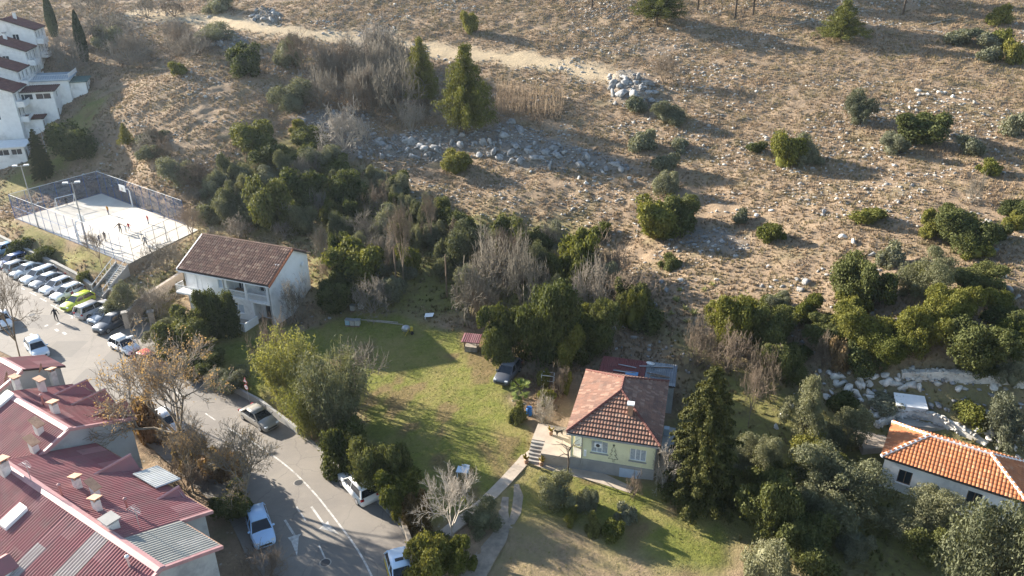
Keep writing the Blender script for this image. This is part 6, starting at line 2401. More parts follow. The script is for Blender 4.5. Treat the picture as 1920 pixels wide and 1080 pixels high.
def plant(code, x0, y0, x1, y1, label, group=None, seeds=False):
    name, cat, key, mat, tk, lift = KIND[code]
    tall = code in 'PSCTAD'
    p, w_, h = fit(x0, y0, x1, y1, max(lift, 0) if not tall else 0, .45 if not tall else .8)
    if key in 'EO' and w_ > 3.4 and p[1] < 82:
        key += 'f'
    i = vcount.get(key, 0)
    vcount[key] = i + 1
    rs = random.Random(i * 31 + len(label))
    t = thing(name, label, cat, (p[0], p[1], p[2] - .05), rs.uniform(0, 6.28), group)
    me = VEG[key][i % len(VEG[key])]
    if not me.materials:
        me.materials.append(None)
    fol = link('branches' if key in ('B', 'T') else ('needles' if key in ('P', 'S', 'C') else 'foliage'), me, t)
    fol.material_slots[0].link = 'OBJECT'
    fol.material_slots[0].material = mat
    gk = 1.09 if cat == 'bush' else 1.02
    fol.scale = (w_ * gk, w_ * gk * rs.uniform(.9, 1.1), h * (.9 if cat == 'bush' else 1))
    if not tall:
        fol.location = (0, 0, h * lift)
    if tk:
        tr = link('trunk' if cat == 'tree' else 'stem', TRUNK[tk][i % len(TRUNK[tk])], t)
        tr.scale = (w_, w_, h * (1 + max(lift, 0))) if tk != 'C' else (w_, w_, h)
    if key == 'M':
        ms = VEG['Mstem'][i % 2]
        if not ms.materials:
            ms.materials.append(pmat('bamboo_culm', (.25, .24, .10), (.18, .17, .08), 4, .6))
        o = link('culms', ms, t)
        o.scale = fol.scale
    if seeds:
        ms = VEG['Tseed'][i % len(VEG['Tseed'])]
        if not ms.materials:
            ms.materials.append(LM['seed'])
        o = link('seed_clusters', ms, t)
        o.scale = fol.scale
    PLACED.append(((x0 + x1) / 2, (y0 + y1) / 2, label))
    return t


PLANTS = """
C 137 22 160 112|tall thin cypress beside the roof terrace annex
C 82 -12 103 66|tall thin cypress behind the highest terraced house
S 50 243 93 332|dark feathery conifer in front of the white awning porch
P 222 233 246 274|small yellow-green young conifer in the shade below the terraced houses
E 428 77 484 134|round dense dark green bush on the slope below the pale track
G 513 142 578 208|grey-green bush at the left end of the bare thicket
E 440 222 508 282|dark green bush at the top left of the thicket
s 319 113 347 137|small round bush alone on the upper left slope
Y 546 218 578 250|small bright bush left of the upper scree
E 552 236 606 274|green bush between the scree and the thicket top
E 469 260 529 308|broad green bush under the top left thicket bush
G 573 266 632 318|pale grey-green bush below the upper scree
E 598 286 652 332|green bush at the right edge of the thicket below the scree
O 434 306 477 344|small grey olive at the left rim of the thicket
G 474 308 528 344|grey-green bush in the left middle of the thicket
O 443 327 478 372|small grey olive under the left rim olive
L 467 336 536 428|tall dark evergreen in the left middle of the thicket
L 535 318 608 392|tall rounded evergreen in the centre of the thicket
L 621 327 682 388|rounded evergreen on the right of the thicket
O 548 389 589 440|pale round olive in the dark gap of the thicket
O 400 348 447 406|grey olive left of the tall dark evergreen
G 378 315 415 364|pale grey bush at the far left of the thicket
O 622 400 658 450|pale olive under the right thicket evergreen
B 578 358 616 410|bare grey shrub in the heart of the thicket
B 656 396 716 456|bare grey shrub right of the pale olive
N 680 342 738 408|bare brown shrub on the slope right of the thicket
T 722 388 782 548|tall bare tree with a slim trunk right of the thicket
T 782 362 828 470|slim bare tree uphill of the olive with a clear stem
B 418 404 474 446|bare grey shrub just above the white house roof
B 505 412 560 446|low bare brush behind the white house ridge
W 520 366 548 428|pale dead shrub in front of the tall dark evergreen
X 626 454 718 530|broad yellow-green tree right of the white house
E 600 516 664 582|dark shrub mass beside the white house gable
B 690 430 745 500|bare brush between the yellow-green tree and the tall bare tree
G 700 505 760 565|grey-green shrub beside the slim bare pole
B 655 520 735 590|bare grey shrub above the beehives
B 525 522 582 612|pale bare tree against the white gable wall
O 820 423 892 512|olive with dark underside behind the lawn
E 832 384 892 440|green bush above the olive behind the lawn
P 754 82 822 196|lopsided pine at the left of the pair on the slope
P 818 98 928 250|tall full pine at the right of the pair on the slope
T 528 60 596 152|tall bare tree at the left of the upper bare thicket
B 598 75 690 158|bare brush in the middle of the upper thicket
B 668 66 762 156|bare brush left of the pines, upper row
B 690 108 800 220|large bare shrub right below the lopsided pine
B 640 130 720 210|bare brush in the lower middle of the upper thicket
W 748 188 798 244|small pale bare shrub between scree and pines
W 592 200 690 278|thin pale bare stems standing in the upper scree
B 560 130 640 200|bare brush left of the upper scree
G 516 66 560 120|yellowish grey bush behind the tall bare upper tree
Y 833 276 878 322|bright round bush under the long scree
Y 866 17 894 58|small upright bush alone on the upper slope
Y 1456 242 1508 306|yellow-green half of the twin bush on the right slope
G 1494 246 1542 304|grey-green half of the twin bush on the right slope
G 1594 164 1642 226|grey-green bush on the right slope left of the rock ledge
E 1690 204 1768 266|round dark green bush under the rock ledge
G 1657 244 1704 288|grey-green bush touching the round dark bush on the left
g 1802 250 1842 290|small grey bush right of the round dark bush
e 1404 261 1434 285|small dark bush left of the twin bush
s 1839 296 1876 322|low bush with stones on the far right slope
g 1888 203 1925 254|grey bush cut by the right edge, upper slope
P 1546 6 1620 76|leaning yellow-green young pine at the top
X 1196 372 1274 450|tall yellow-green bush with a long shadow, left half
E 1246 358 1304 424|darker right half of the bush with a long shadow
G 1228 312 1272 364|pale grey bush above the bush with a long shadow
g 1229 282 1267 320|small grey bush, second above the bush with a long shadow
g 1184 238 1227 278|small round grey bush below the rock pile
G 1230 184 1288 228|grey bush right below the rock pile
g 1176 178 1208 208|small pale bush on the front of the rock pile
g 1260 254 1292 282|faint low bush between the long scree and the twin bush
N 1222 100 1276 156|thin bare shrub right of the rock pile top
s 1426 410 1468 450|round bush between the long shadow and the thick right grove
s 1608 382 1656 418|low green bush alone in the middle of the right slope
g 1372 388 1404 418|faint grey bush beside the end of the long shadow
e 1240 474 1276 502|small dark bush below the bush with a long shadow
Y 1732 390 1774 444|yellow-green bush at the left of the upper right cluster
E 1772 383 1860 460|largest green bush of the upper right cluster
e 1858 414 1892 448|small dark bush right of the upper right cluster
s 1814 447 1856 484|small yellow-green bush under the upper right cluster
E 1884 370 1925 404|dark bush cut by the right edge, upper of two
Y 1890 394 1928 430|bright bush cut by the right edge, lower of two
g 1649 449 1693 495|grey bush above the thick right grove
L 1567 478 1673 572|broad dark crown at the top of the thick right grove
O 1700 473 1787 560|grey-green crown right of the broad dark crown
E 1797 486 1874 544|low dark crown at the upper right of the grove
X 1746 530 1828 612|yellow-green crown in the right middle of the grove
X 1694 558 1780 650|large yellow-green crown in the middle of the grove
L 1785 595 1893 692|large dark crown at the lower right of the grove
E 1814 664 1864 700|low green bush under the large lower right crown
Y 1876 592 1925 650|green crown cut by the right edge in the grove
G 1880 668 1925 722|grey bush cut by the right edge above the dry-stone wall
X 1335 546 1430 656|large sunlit crown at the left end of the grove
L 1410 575 1484 668|dark crown second from the left end of the grove
L 1426 636 1504 712|low dark crown at the lower left of the grove
G 1432 540 1478 584|grey crown top behind the left end of the grove
E 1520 587 1590 646|dark crown in the left middle of the grove
Y 1578 562 1668 646|sunlit yellow crown in the centre of the grove
X 1492 554 1536 610|small yellow-green crown between the left and centre of the grove
E 1590 636 1654 694|low dark crown under the centre of the grove
Y 1636 611 1708 676|sunlit crown above the white rocks
N 1530 626 1568 692|bare brown shrub inside the left grove
H 1558 632 1592 700|rusty leafy shrub beside the bare brown shrub in the grove
B 1814 326 1846 380|bare grey shrub above the upper right cluster
s 1862 48 1898 88|low scrub bush in the top right corner, left
s 1880 70 1920 114|low scrub bush in the top right corner, lower right
g 1832 54 1872 88|low grey scrub bush in the top right corner
g 1834 84 1872 114|low grey scrub under the top right corner bushes
s 1858 4 1894 42|low scrub bush at the very top right
g 1780 48 1826 80|grey scrub left of the top right corner bushes
L 976 523 1080 676|tall dark laurel behind the bungalow garden
L 903 577 982 682|dark laurel tree beside the lawn car
X 1034 608 1088 690|lighter green young tree right of the tall dark laurel
L 1062 566 1152 668|dark shaded tree right of the lighter young tree
B 868 436 960 568|large bare grey thicket shrub behind the yard, left
N 900 424 1000 540|large bare brown thicket shrub behind the yard, upper
B 945 450 1030 590|large bare grey thicket shrub behind the yard, right
G 998 414 1058 458|grey-green bush above the bare thicket behind the yard
X 1040 440 1118 536|green tree right of the bare thicket behind the yard
s 1098 414 1142 448|low green bush uphill of the green tree
N 1096 448 1192 536|bare brown shrub right of the green tree, upper
B 1068 486 1146 606|bare grey shrub hanging over the dark laurel
N 1130 500 1230 580|bare brown brush on the rocky slope right of the thicket
B 850 500 930 600|bare brush in front of the left thicket shrub
e 1180 560 1240 610|dark bush among the boulders behind the shed
N 1278 598 1350 690|bare brown shrub between the shed and the grove, left
N 1330 610 1410 700|bare brown shrub between the shed and the grove, right
N 1400 650 1470 740|bare brown shrub below the grove beside the rock stack
T 1390 690 1430 800|thin bare sapling right of the big conifer
S 1248 692 1402 930|big dark pointed conifer beside the yellow bungalow
O 1472 722 1548 838|pale upright olive left of the rubble yard
O 1388 808 1464 890|grey olive just right of the big conifer
O 1552 752 1632 838|pale olive beside the rubble yard
O 1488 842 1646 970|broad olive left of the orange-roofed house
O 1672 900 1788 1002|broad olive in front of the orange-roofed house
O 1796 928 1965 1160|huge olive in the lower right corner
O 1398 998 1480 1090|small olive at the bottom right of the field
X 1494 812 1580 890|bright green tree between the olives
L 1396 878 1500 1000|dark shaded tree right of the big conifer base
E 1470 960 1570 1060|dark shaded shrub under the olives
G 1868 738 1930 830|grey-green tree on the rocky slope behind the orange roof
E 1560 730 1600 770|green bush on the white rocks left of the cistern
g 1640 735 1690 770|grey bush beside the white cistern
s 1800 745 1850 795|bright green bush on the terrace above the orange roof
O 1012 893 1078 956|small silver olive in the bungalow front garden
G 1084 906 1122 958|small grey bush right of the silver olive
e 1100 960 1124 1000|small round green bush in the dry field, left of two
s 1132 972 1166 1008|small yellow-green bush in the dry field, right of two
s 1060 958 1082 982|tiny bright bush left of the dry field bushes
g 1156 940 1192 974|small grey bush near the young fruit trees
W 1226 836 1276 916|pale bare shrub at the right corner of the bungalow
N 1176 884 1204 930|dry brown shrub below the bungalow wall
W 1000 735 1040 800|pale weeping bare shrub left of the bungalow terrace
N 1030 685 1070 740|bare brown shrub beside the plant cage
Y 1052 690 1070 738|yellow leafy shrub against the bungalow roof edge
s 1008 690 1030 722|bright green shrub beside the palm
s 1012 725 1040 755|light green shrub below the plant cage
e 955 750 985 790|dark low shrub at the foot of the palm
M 470 612 602 770|yellow-green bamboo clump beside the road, left part
m 552 640 696 830|grey-green bamboo-like thicket beside the road, right part
M 520 690 640 820|lower bamboo clump overhanging the road
B 600 640 712 760|bare shrub behind the bamboo on the lawn side
N 468 596 546 690|bare brown shrub between the white house terrace and the bamboo
L 372 536 440 632|rounded dark tree in front of the white house balcony
E 300 574 388 658|wide dark shrub in front of the white house
G 272 598 332 658|silvery shrub beside the gate pillar
G 396 678 464 734|silvery hedge shrub above the road
E 352 648 412 700|green hedge shrub above the red car
H 330 660 398 706|rusty leafed hedge along the road, right part
H 258 652 322 690|rusty leafed hedge beside the red car
L 608 798 680 890|laurel bush at the road edge left of the white sport utility
L 660 815 760 918|large laurel bush overhanging the white sport utility
X 712 880 784 962|pale green shrub beside the white sport utility
s 736 928 778 968|bright clipped bush at the road edge
K 756 928 800 985|rusty clipped thuja, left of the pair by the road
K 776 944 816 995|rusty clipped thuja, right of the pair by the road
A 785 886 895 1028|pale bare tree with open crown on the lawn corner
E 792 986 846 1036|clipped dark green bush at the lower road corner
X 762 1012 838 1092|yellow-green shrub at the bottom of the road
Y 832 1010 886 1074|bright green shrub right of the lower road corner
O 868 936 938 996|silver shrub over the garden path
e 15 440 58 482|dark shrub on the bank behind the left parked cars
e 56 455 100 494|dark rounded shrub on the bank behind the white estate car
e 146 502 174 534|small shrub on top of the retaining wall
T 158 432 206 506|small bare tree on the grass bank below the court
G 196 512 262 596|grey bushy shrub between stair and garden wall
B 262 452 346 512|bare grey shrub between the court and the white house
B 232 535 330 600|bare tree beside the garden wall gate
T 326 386 390 464|bare tree at the court corner next to the white house
B 370 424 420 462|bare brush at the white house roof corner
T -28 500 62 690|large bare tree at the left edge of the car park
B 150 20 260 80|bare grey scrub behind the cypresses
B 92 60 160 130|bare olive-brown scrub between the two cypresses
B 190 60 280 120|bare scrub at the foot of the pale track
G 300 290 360 340|grey scrub on the slope right of the court
N 330 300 400 350|brown scrub uphill of the court
E 105 225 175 290|dark low scrub in the shadow below the terraced houses
"""
for ln in PLANTS.strip().split('\n'):
    a, lb = ln.split('|')
    q = a.split()
    plant(q[0], *map(float, q[1:]), lb, {'bush': 'bushes on the slope and in the gardens', 'tree': 'trees of the slope and the gardens', 'shrub': 'bare and dry shrubs'}.get(KIND[q[0]][1]))
# the tall half-bare trees with tan seed clusters in front of the row houses
plant('D', 206, 642, 446, 898, 'big half-bare tree with tan seed clusters beside the middle row house', 'trees of the slope and the gardens', True)
plant('D', 372, 800, 540, 968, 'half-bare fine-branched tree beside the near row house', 'trees of the slope and the gardens', True)
plant('D', 296, 780, 410, 925, 'smaller half-bare tree with tan seeds between the two big ones', 'trees of the slope and the gardens', True)
plant('E', 402, 905, 470, 972, 'dark ivy thicket at the foot of the seed-cluster trees', 'bushes on the slope and in the gardens')
plant('N', 300, 850, 390, 930, 'bare brown thicket against the middle row house', 'bare and dry shrubs')
plant('N', 440, 1020, 540, 1110, 'bare brown shrub at the bottom edge beside the near row house', 'bare and dry shrubs')


# pines standing at and above the upper edge of the frame: clear stems, crowns high up
def stem_pine(px, py, h, wd, label, low=.42):
    p = G(px, py)
    t = thing('pine_tree', label, 'tree', (p[0], p[1], p[2] - .1), px * .7, 'pines on the upper slope')
    MB().tube([(0, 0, -.3), (.1, .05, h * .5), (0, 0, h * .95)], [.24, .18, .06], 8).build('trunk', m_bark, t, smooth_=True)
    me = VEG['P'][int(px) % 3]
    o = link('needles', me, t, (0, 0, h * low))
    o.material_slots[0].link = 'OBJECT'
    o.material_slots[0].material = LM['P']
    o.scale = (wd, wd, h * (1 - low))


for q in ((1110, 16, 11, 5.5, 'tall clear-stemmed pine at the top edge, leftmost of the pines'), (1232, 50, 8.5, 11, 'wide low-branched pine at the top edge of the photo', .12), (1308, 18, 12, 6, 'clear-stemmed pine at the top edge right of the wide pine'),
          (1378, 34, 12.5, 6.5, 'pine trunk at the top edge above the shaded slope, left'), (1412, 28, 11, 6, 'pine trunk at the top edge above the shaded slope, right'), (1693, 27, 11, 5.0, 'isolated pine trunk at the top edge on the right')):
    stem_pine(*q)
for q in ((1345, -12, 13, 8, 'pine just above the top edge whose shadow darkens the upper slope, left', .3), (1440, -16, 13, 9, 'pine just above the top edge whose shadow darkens the upper slope, middle', .3), (1530, -18, 13, 8, 'pine just above the top edge whose shadow darkens the upper slope, right', .3)):
    stem_pine(*q)
# palm
p = G(976, 774)
t = thing('palm_tree', 'small fan palm on a thin trunk beside the lawn', 'palm', p)
MB().tube([(0, 0, -.2), (.05, 0, 1.2), (0, 0, 2.5)], [.14, .11, .12], 8).build('trunk', m_bark, t, smooth_=True)
rs = random.Random(3)
for i in range(26):
    a, e = rs.uniform(0, 6.28), rs.uniform(-.5, 1.2)
    L_ = rs.uniform(.9, 1.3)
    c, s_ = math.cos(a), math.sin(a)
    mid = Vector((c * L_ * .55 * math.cos(e), s_ * L_ * .55 * math.cos(e), 2.5 + L_ * .55 * math.sin(e)))
    mb = MB().tube([(0, 0, 2.48), mid], .018, 4)
    for k in range(-5, 6):
        d = Vector((math.cos(a + k * .2) * math.cos(e - .2), math.sin(a + k * .2) * math.cos(e - .2), math.sin(e - .25)))
        w_ = d.cross(Vector((0, 0, 1))).normalized() * .035
        tip = mid + d * L_ * .6
        m2 = mid + d * L_ * .3
        mb.add([mid, m2 + w_, tip, m2 - w_], [(0, 1, 2, 3)])
    mb.build('frond', leafmat('palm_leaf', (.05, .08, .02), (.17, .20, .05), .3), t)
# pruned vine branches on the terrace corner
p = yworld(.3, -.35, 0)
t = thing('grape_vine', 'gnarled leafless vine climbing the terrace corner of the bungalow', 'vine', p, YRZ)
MB().tube([(0, 0, -.1), (.05, 0, 1.0), (-.05, .1, 2.0), (.3, .05, 2.8), (.9, .1, 3.0)], [.09, .08, .07, .05, .03], 6).build('trunk', m_bark, t)
rs = random.Random(8)
for i in range(8):
    s0 = Vector((-.05, .1, 1.6 + .15 * i))
    pts = [s0]
    d = Vector((rs.uniform(-1, .3), rs.uniform(-.3, 1), .3)).normalized()
    for k in range(4):
        d = (d + Vector((rs.uniform(-.6, .6), rs.uniform(-.6, .6), rs.uniform(-.5, .5)))).normalized()
        pts.append(pts[-1] + d * .38)
    MB().tube(pts, [.04, .035, .03, .02, .012], 5).build('branch', m_bark, t)
# spiky pale succulents on the rocks
for i, (px, py, sc) in enumerate(((1268, 566, 1.0), (1284, 580, .9), (1300, 590, 1.0), (1258, 590, .8), (1290, 605, .9), (1240, 600, .8), (1275, 545, .7), (1320, 545, .8), (1335, 535, .8))):
    p = G(px, py)
    t = thing('agave', 'pale yellow-green agave rosette among the boulders behind the shed', 'agave', p, i, 'agaves among the boulders')
    mb = MB()
    rs = random.Random(i)
    for k in range(18):
        a, e = k * 2.4, rs.uniform(.2, 1.3)
        d = Vector((math.cos(a) * math.cos(e), math.sin(a) * math.cos(e), math.sin(e)))
        w_ = d.cross(Vector((0, 0, 1))).normalized() * .1 * sc
        L_ = rs.uniform(.7, 1.0) * sc
        mb.add([Vector((0, 0, 0)) - w_ * .6, d * L_ * .45 - w_, d * L_ - Vector((0, 0, .1)), d * L_ * .45 + w_, w_ * .6, d * L_ * .45 + Vector((0, 0, -.05))], [(0, 1, 5), (1, 2, 5), (5, 2, 3), (0, 5, 3, 4)])
    mb.build('leaves', leafmat('agave_leaf', (.16, .17, .06), (.40, .38, .17), .2), t)

# fill of the dense thickets: growth that cannot be told apart bush from bush
FILL = [([(640, 430), (830, 420), (840, 520), (760, 560), (620, 540), (600, 470)], 14, 'GBXENO', 46, 56, 'shrub on the rough grass between thicket and bare belt', 'shrubs on the rough grass'),
        ([(410, 330), (540, 260), (690, 330), (850, 400), (820, 500), (640, 460), (560, 440), (430, 430)], 34, 'EGOBEGO', 34, 46, 'shrub in the dense thicket between scree and white house', 'thicket shrubs'),
        ([(840, 440), (1000, 430), (1180, 520), (1240, 620), (1100, 640), (900, 590), (830, 520)], 28, 'BEGXEON', 44, 70, 'shrub in the bare belt behind the lawn and yard', 'shrubs of the bare belt'),
        ([(1330, 560), (1900, 520), (1910, 690), (1640, 690), (1400, 700)], 11, 'EYEXL', 50, 46, 'evergreen shrub filling the thick right grove', 'shrubs of the right grove'),
        ([(1400, 860), (1560, 900), (1760, 980), (1780, 1070), (1480, 1080), (1390, 1000)], 7, 'EEGO', 60, 60, 'shaded shrub under the olives at lower right', 'shaded shrubs under the olives'),
        ([(560, 110), (760, 80), (800, 200), (640, 230)], 16, 'BBNBW', 60, 70, 'bare shrub in the upper thicket left of the pines', 'bare shrubs of the upper thicket'),
        ([(150, 10), (420, 5), (420, 60), (300, 130), (180, 110)], 12, 'BGBN', 60, 40, 'grey scrub on the far upper left slope', 'scrub of the far upper left'),
        ([(250, 250), (430, 300), (420, 430), (380, 420), (280, 320)], 12, 'GBgN', 40, 34, 'low scrub on the slope above the court', 'scrub above the court')]
rf_ = random.Random(12)
NAMED = [q for q in PLACED if len(q[2].split()) <= 10]
USED = set()


def beside(x, y, head):
    """a label that says next to which named plant a filling shrub stands"""
    for (a, b, lb_) in sorted(NAMED, key=lambda q: math.hypot(q[0] - x, q[1] - y)):
        rel = ('left of' if x < a else 'right of') if abs(x - a) > abs(y - b) else ('above' if y < b else 'below')
        s_ = f'{head} just {rel} the {lb_}'
        if s_ not in USED and len(s_.split()) <= 16:
            USED.add(s_)
            return s_


for poly, cnt, codes, sw, sh, lb, gr in FILL:
    xs, ys = [q[0] for q in poly], [q[1] for q in poly]
    k = 0
    while k < cnt:
        x, y = rf_.uniform(min(xs), max(xs)), rf_.uniform(min(ys), max(ys))
        if sdist(np.array([x]), np.array([y]), poly)[0] > 0:
            continue
        cd = codes[k % len(codes)]
        w2, h2 = sw * rf_.uniform(.7, 1.25), sh * rf_.uniform(.7, 1.2)
        dull = {'E': 'dark green ', 'L': 'dark green ', 'Y': 'yellow-green ', 'X': 'yellow-green ', 'G': 'grey-green ', 'g': 'grey-green ', 'O': 'grey olive ', 'B': 'leafless grey ', 'N': 'leafless brown ', 'W': 'leafless pale '}[cd]
        plant(cd, x - w2 / 2, y - h2 * .8, x + w2 / 2, y + h2 * .2, beside(x, y - h2 * .3, dull + ('scrub' if 'scrub' in lb else 'shrub')), gr)
        k += 1

for (cd, x0, y0, x1, y1, lb) in (('H', 326, 812, 400, 880, 'tan leafy brush under the seed-cluster trees, left'), ('H', 384, 836, 452, 905, 'tan leafy brush under the seed-cluster trees, right'), ('H', 246, 735, 300, 830, 'tan leafy brush beside the middle row house dormers')):
    plant(cd, x0, y0, x1, y1, lb, 'bare and dry shrubs')

# ------------------------------------------------------------------ rocks
def rock_arrays(seed, sub=1):
    bm = bmesh.new()
    bmesh.ops.create_icosphere(bm, subdivisions=sub, radius=1)
    V = np.array([v.co[:] for v in bm.verts])
    Fq = np.array([[v.index for v in f.verts] for f in bm.faces])
    bm.free()
    rs = np.random.RandomState(seed)
    for _ in range(9):                                   # chop with random planes: angular blocks
        nrm = unit(rs.normal(size=3))
        dd = rs.uniform(.38, .72)
        over = V @ nrm - dd
        V = V - np.where(over > 0, over, 0)[:, None] * nrm
    V = V * (1 + (rs.rand(len(V), 1) - .5) * .18) * np.array([1, rs.uniform(.6, 1), rs.uniform(.5, .85)])
    return V, Fq


RA = [rock_arrays(500 + i, 2) for i in range(10)]
RM = [mesh_np('rock', V, Fq, m_stone) for V, Fq in RA]
RAs = [rock_arrays(600 + i, 1) for i in range(8)]


def one_rock(px, py, size, label, group, i, mat=None):
    p = G(px, py)
    o = link('boulder', RM[i % len(RM)], None, (p[0], p[1], p[2] + size * .12), i * 1.7)
    o.scale = (size * (.8 + .4 * ((i * 37) % 10) / 10), size * (.7 + .3 * ((i * 53) % 10) / 10), size * (.7 + .5 * ((i * 71) % 10) / 10))
    o.rotation_euler = (.3 * math.sin(i), .3 * math.cos(i * 1.3), i * 1.7)
    if mat:
        o.material_slots[0].link = 'OBJECT'
        o.material_slots[0].material = mat
    return tag(o, label, 'rock', group)


def in_poly(px, py, poly):
    return sdist(np.array([px]), np.array([py]), poly)[0] < 0


rs = random.Random(77)
SCPX = [
    ([(545, 222), (600, 205), (690, 205), (690, 235), (720, 265), (700, 295), (660, 300), (610, 255)], 30, .6, 'grey limestone block in the upper scree among the bare stems', 'rocks of the upper scree'),
    ([(700, 262), (790, 240), (860, 250), (960, 228), (1040, 262), (1130, 290), (1195, 318), (1130, 328), (1010, 318), (930, 300), (880, 290), (780, 300), (700, 300)], 90, .78, 'grey limestone block in the long scree below the pines', 'rocks of the long scree'),
    ([(1135, 145), (1180, 133), (1225, 155), (1232, 190), (1190, 205), (1145, 195)], 34, .9, 'grey limestone block in the rock pile at the end of the pale track', 'rocks of the rock pile'),
    ([(350, 62), (420, 58), (470, 72), (460, 100), (400, 92)], 16, .65, 'grey rock in the broken ledge under the pale track', 'rocks of the broken ledge'),
    ([(475, 18), (510, 14), (530, 35), (500, 48), (470, 40)], 14, .8, 'dark grey rock of the outcrop above the pale track', 'rocks of the upper outcrop')]
ri_ = 0
for poly, cnt, sz, lb, gr in SCPX:
    xs, ys = [q[0] for q in poly], [q[1] for q in poly]
    k = 0
    while k < cnt:
        x, y = rs.uniform(min(xs), max(xs)), rs.uniform(min(ys), max(ys))
        if in_poly(x, y, poly):
            one_rock(x, y, sz * rs.uniform(.7, 1.6), lb, gr, ri_)
            ri_ += 1
            k += 1
WH = random.Random(31)
for poly, cnt, lb, gr in (([(1545, 700), (1700, 690), (1920, 700), (1920, 742), (1700, 728), (1600, 765), (1540, 760)], 46, 'white limestone outcrop block between the grove and the cistern', 'white outcrop blocks'),
                          ([(1800, 770), (1920, 765), (1925, 870), (1880, 850), (1810, 810)], 22, 'white limestone block on the green terrace behind the orange roof', 'white terrace blocks'),
                          ([(1600, 765), (1690, 755), (1700, 790), (1640, 800), (1610, 800)], 16, 'white rubble block in the yard left of the orange roof', 'white rubble blocks')):
    xs, ys = [q[0] for q in poly], [q[1] for q in poly]
    k = 0
    while k < cnt:
        x, y = WH.uniform(min(xs), max(xs)), WH.uniform(min(ys), max(ys))
        if in_poly(x, y, poly):
            one_rock(x, y, WH.uniform(.3, .75), lb, gr, k + 400, m_stonew)
            k += 1
BIG = """432 30 .7|grey rock at the left end of the upper outcrop
705 315 .7|large pale rock at the left foot of the long scree
790 315 .7|pale rock below the long scree beside the bright round bush
722 320 .6|rock beside the large pale rock at the scree foot
905 352 .55|lone white rock on the tussock slope below the long scree
985 345 .5|lone grey rock right of the lone white rock
1085 335 .8|long white rock ledge block under the scree end
1100 345 .8|lower white block of the ledge under the scree end
1130 322 .7|pale rock at the tip of the long scree
1180 335 .7|pale rock right of the scree tip
1448 205 .8|pale rock on the open right slope
1375 240 .7|pale rock left above the twin bush
1720 170 1.2|pale crag at the left of the right-hand rock ledge
1740 178 1.1|pale crag in the middle of the right-hand rock ledge
1765 175 1.2|pale crag right of the middle of the rock ledge
1785 182 1.0|pale crag at the right end of the rock ledge
1722 195 .7|white rock below the right-hand rock ledge
1705 203 .7|small white rock at the foot of the rock ledge
1650 205 1.0|grey rock in the shadow behind the grey-green bush
1810 75 1.0|grey rock under the top right scrub
1895 20 1.3|pale rock in the top right corner
1905 45 1.0|lower pale rock in the top right corner
1420 405 .9|pale rock above the round bush on the right slope
1445 395 .8|pale rock right of the round bush on the right slope
1545 398 .9|grey rock left of the lone low green bush
1580 445 1.0|pale flat rock in the middle of the right slope
1600 455 .9|lower pale flat rock in the middle of the right slope
1635 480 .9|upright grey rock left of the grey bush
1510 530 1.2|large cracked grey rock above the grove
1500 545 1.0|grey rock leaning on the cracked rock above the grove
1440 500 .8|pale rock left above the grove
1345 525 .8|pale rock above the sunlit grove crown
1355 455 1.0|rock in the long bush shadow
1335 470 .9|lower rock in the long bush shadow
1320 445 .8|left rock in the long bush shadow
1190 560 1.0|grey boulder among the dark brush behind the shed
1225 575 1.1|large grey boulder behind the shed
1250 545 1.0|grey boulder above the agaves
1275 525 .9|pale boulder right above the agaves
1240 530 .8|small boulder above the agave slope
1470 780 1.0|rusty brown rock stack beside the pale upright olive
1455 800 .9|lower rock of the stack beside the pale upright olive
1480 762 .8|top rock of the stack beside the pale upright olive
1665 765 .9|round white boulder beside the cistern
1675 772 .8|second white boulder beside the cistern
1640 765 .8|white boulder left of the cistern boulders
1590 735 1.5|white slab rock left of the cistern, upper
1605 742 1.3|white slab rock left of the cistern, lower
1570 718 .9|grey rock above the white slabs
1630 722 .9|grey rock right above the white slabs
1830 800 .9|white rock on the terrace right of the curved wall
1855 812 1.1|large white rock above the orange roof's right end
1880 830 1.0|white rock at the right behind the orange roof
1900 790 1.1|grey rock on the right terrace slope
1825 775 .8|grey rock on the green terrace
1870 770 .9|grey rock between the terrace bushes
1890 545 1.0|grey rock at the right edge between grove and cluster
1905 560 .9|lower grey rock at the right edge
1870 470 .8|grey rock right of the small yellow-green bush
1880 520 .8|pale rock on the far right slope
1760 760 1.0|grey rock behind the cistern"""
for i, ln in enumerate(BIG.split('\n')):
    a, lb = ln.split('|')
    x, y, s_ = map(float, a.split())
    one_rock(x, y, s_ * .62, lb, 'scattered boulders', i + 300, m_stonew if 'white' in lb or 'pale' in lb else None)


def joined(name, pts, sizes, arrs, mat, seed, squash=1.0, sink=.15):
    rs = np.random.RandomState(seed)
    Vs, Fs, o = [], [], 0
    for k, (V, Fq) in enumerate(arrs):
        sel = np.arange(k, len(pts), len(arrs))
        if len(sel) == 0:
            continue
        a = rs.rand(len(sel)) * 6.283
        c, s_ = np.cos(a), np.sin(a)
        sz = sizes[sel]
        W = V[None] * sz[:, None, None] * rs.uniform(.7, 1.2, (len(sel), 1, 3))
        X = W[..., 0] * c[:, None] - W[..., 1] * s_[:, None]
        Y = W[..., 0] * s_[:, None] + W[..., 1] * c[:, None]
        P_ = np.stack([X, Y, W[..., 2] * squash], -1) + pts[sel][:, None] + np.array([0, 0, 1]) * (sz * sink)[:, None, None]
        Vs.append(P_.reshape(-1, 3))
        Fs.append((Fq[None] + (np.arange(len(sel)) * len(V))[:, None, None]).reshape(-1, Fq.shape[1]) + o)
        o += len(sel) * len(V)
    return mesh_np(name, np.concatenate(Vs), Fs, mat)


def scatter(n_, seed, x0, x1, y0, y1):
    rs = np.random.RandomState(seed)
    return rs.uniform(x0, x1, n_), rs.uniform(y0, y1, n_), rs


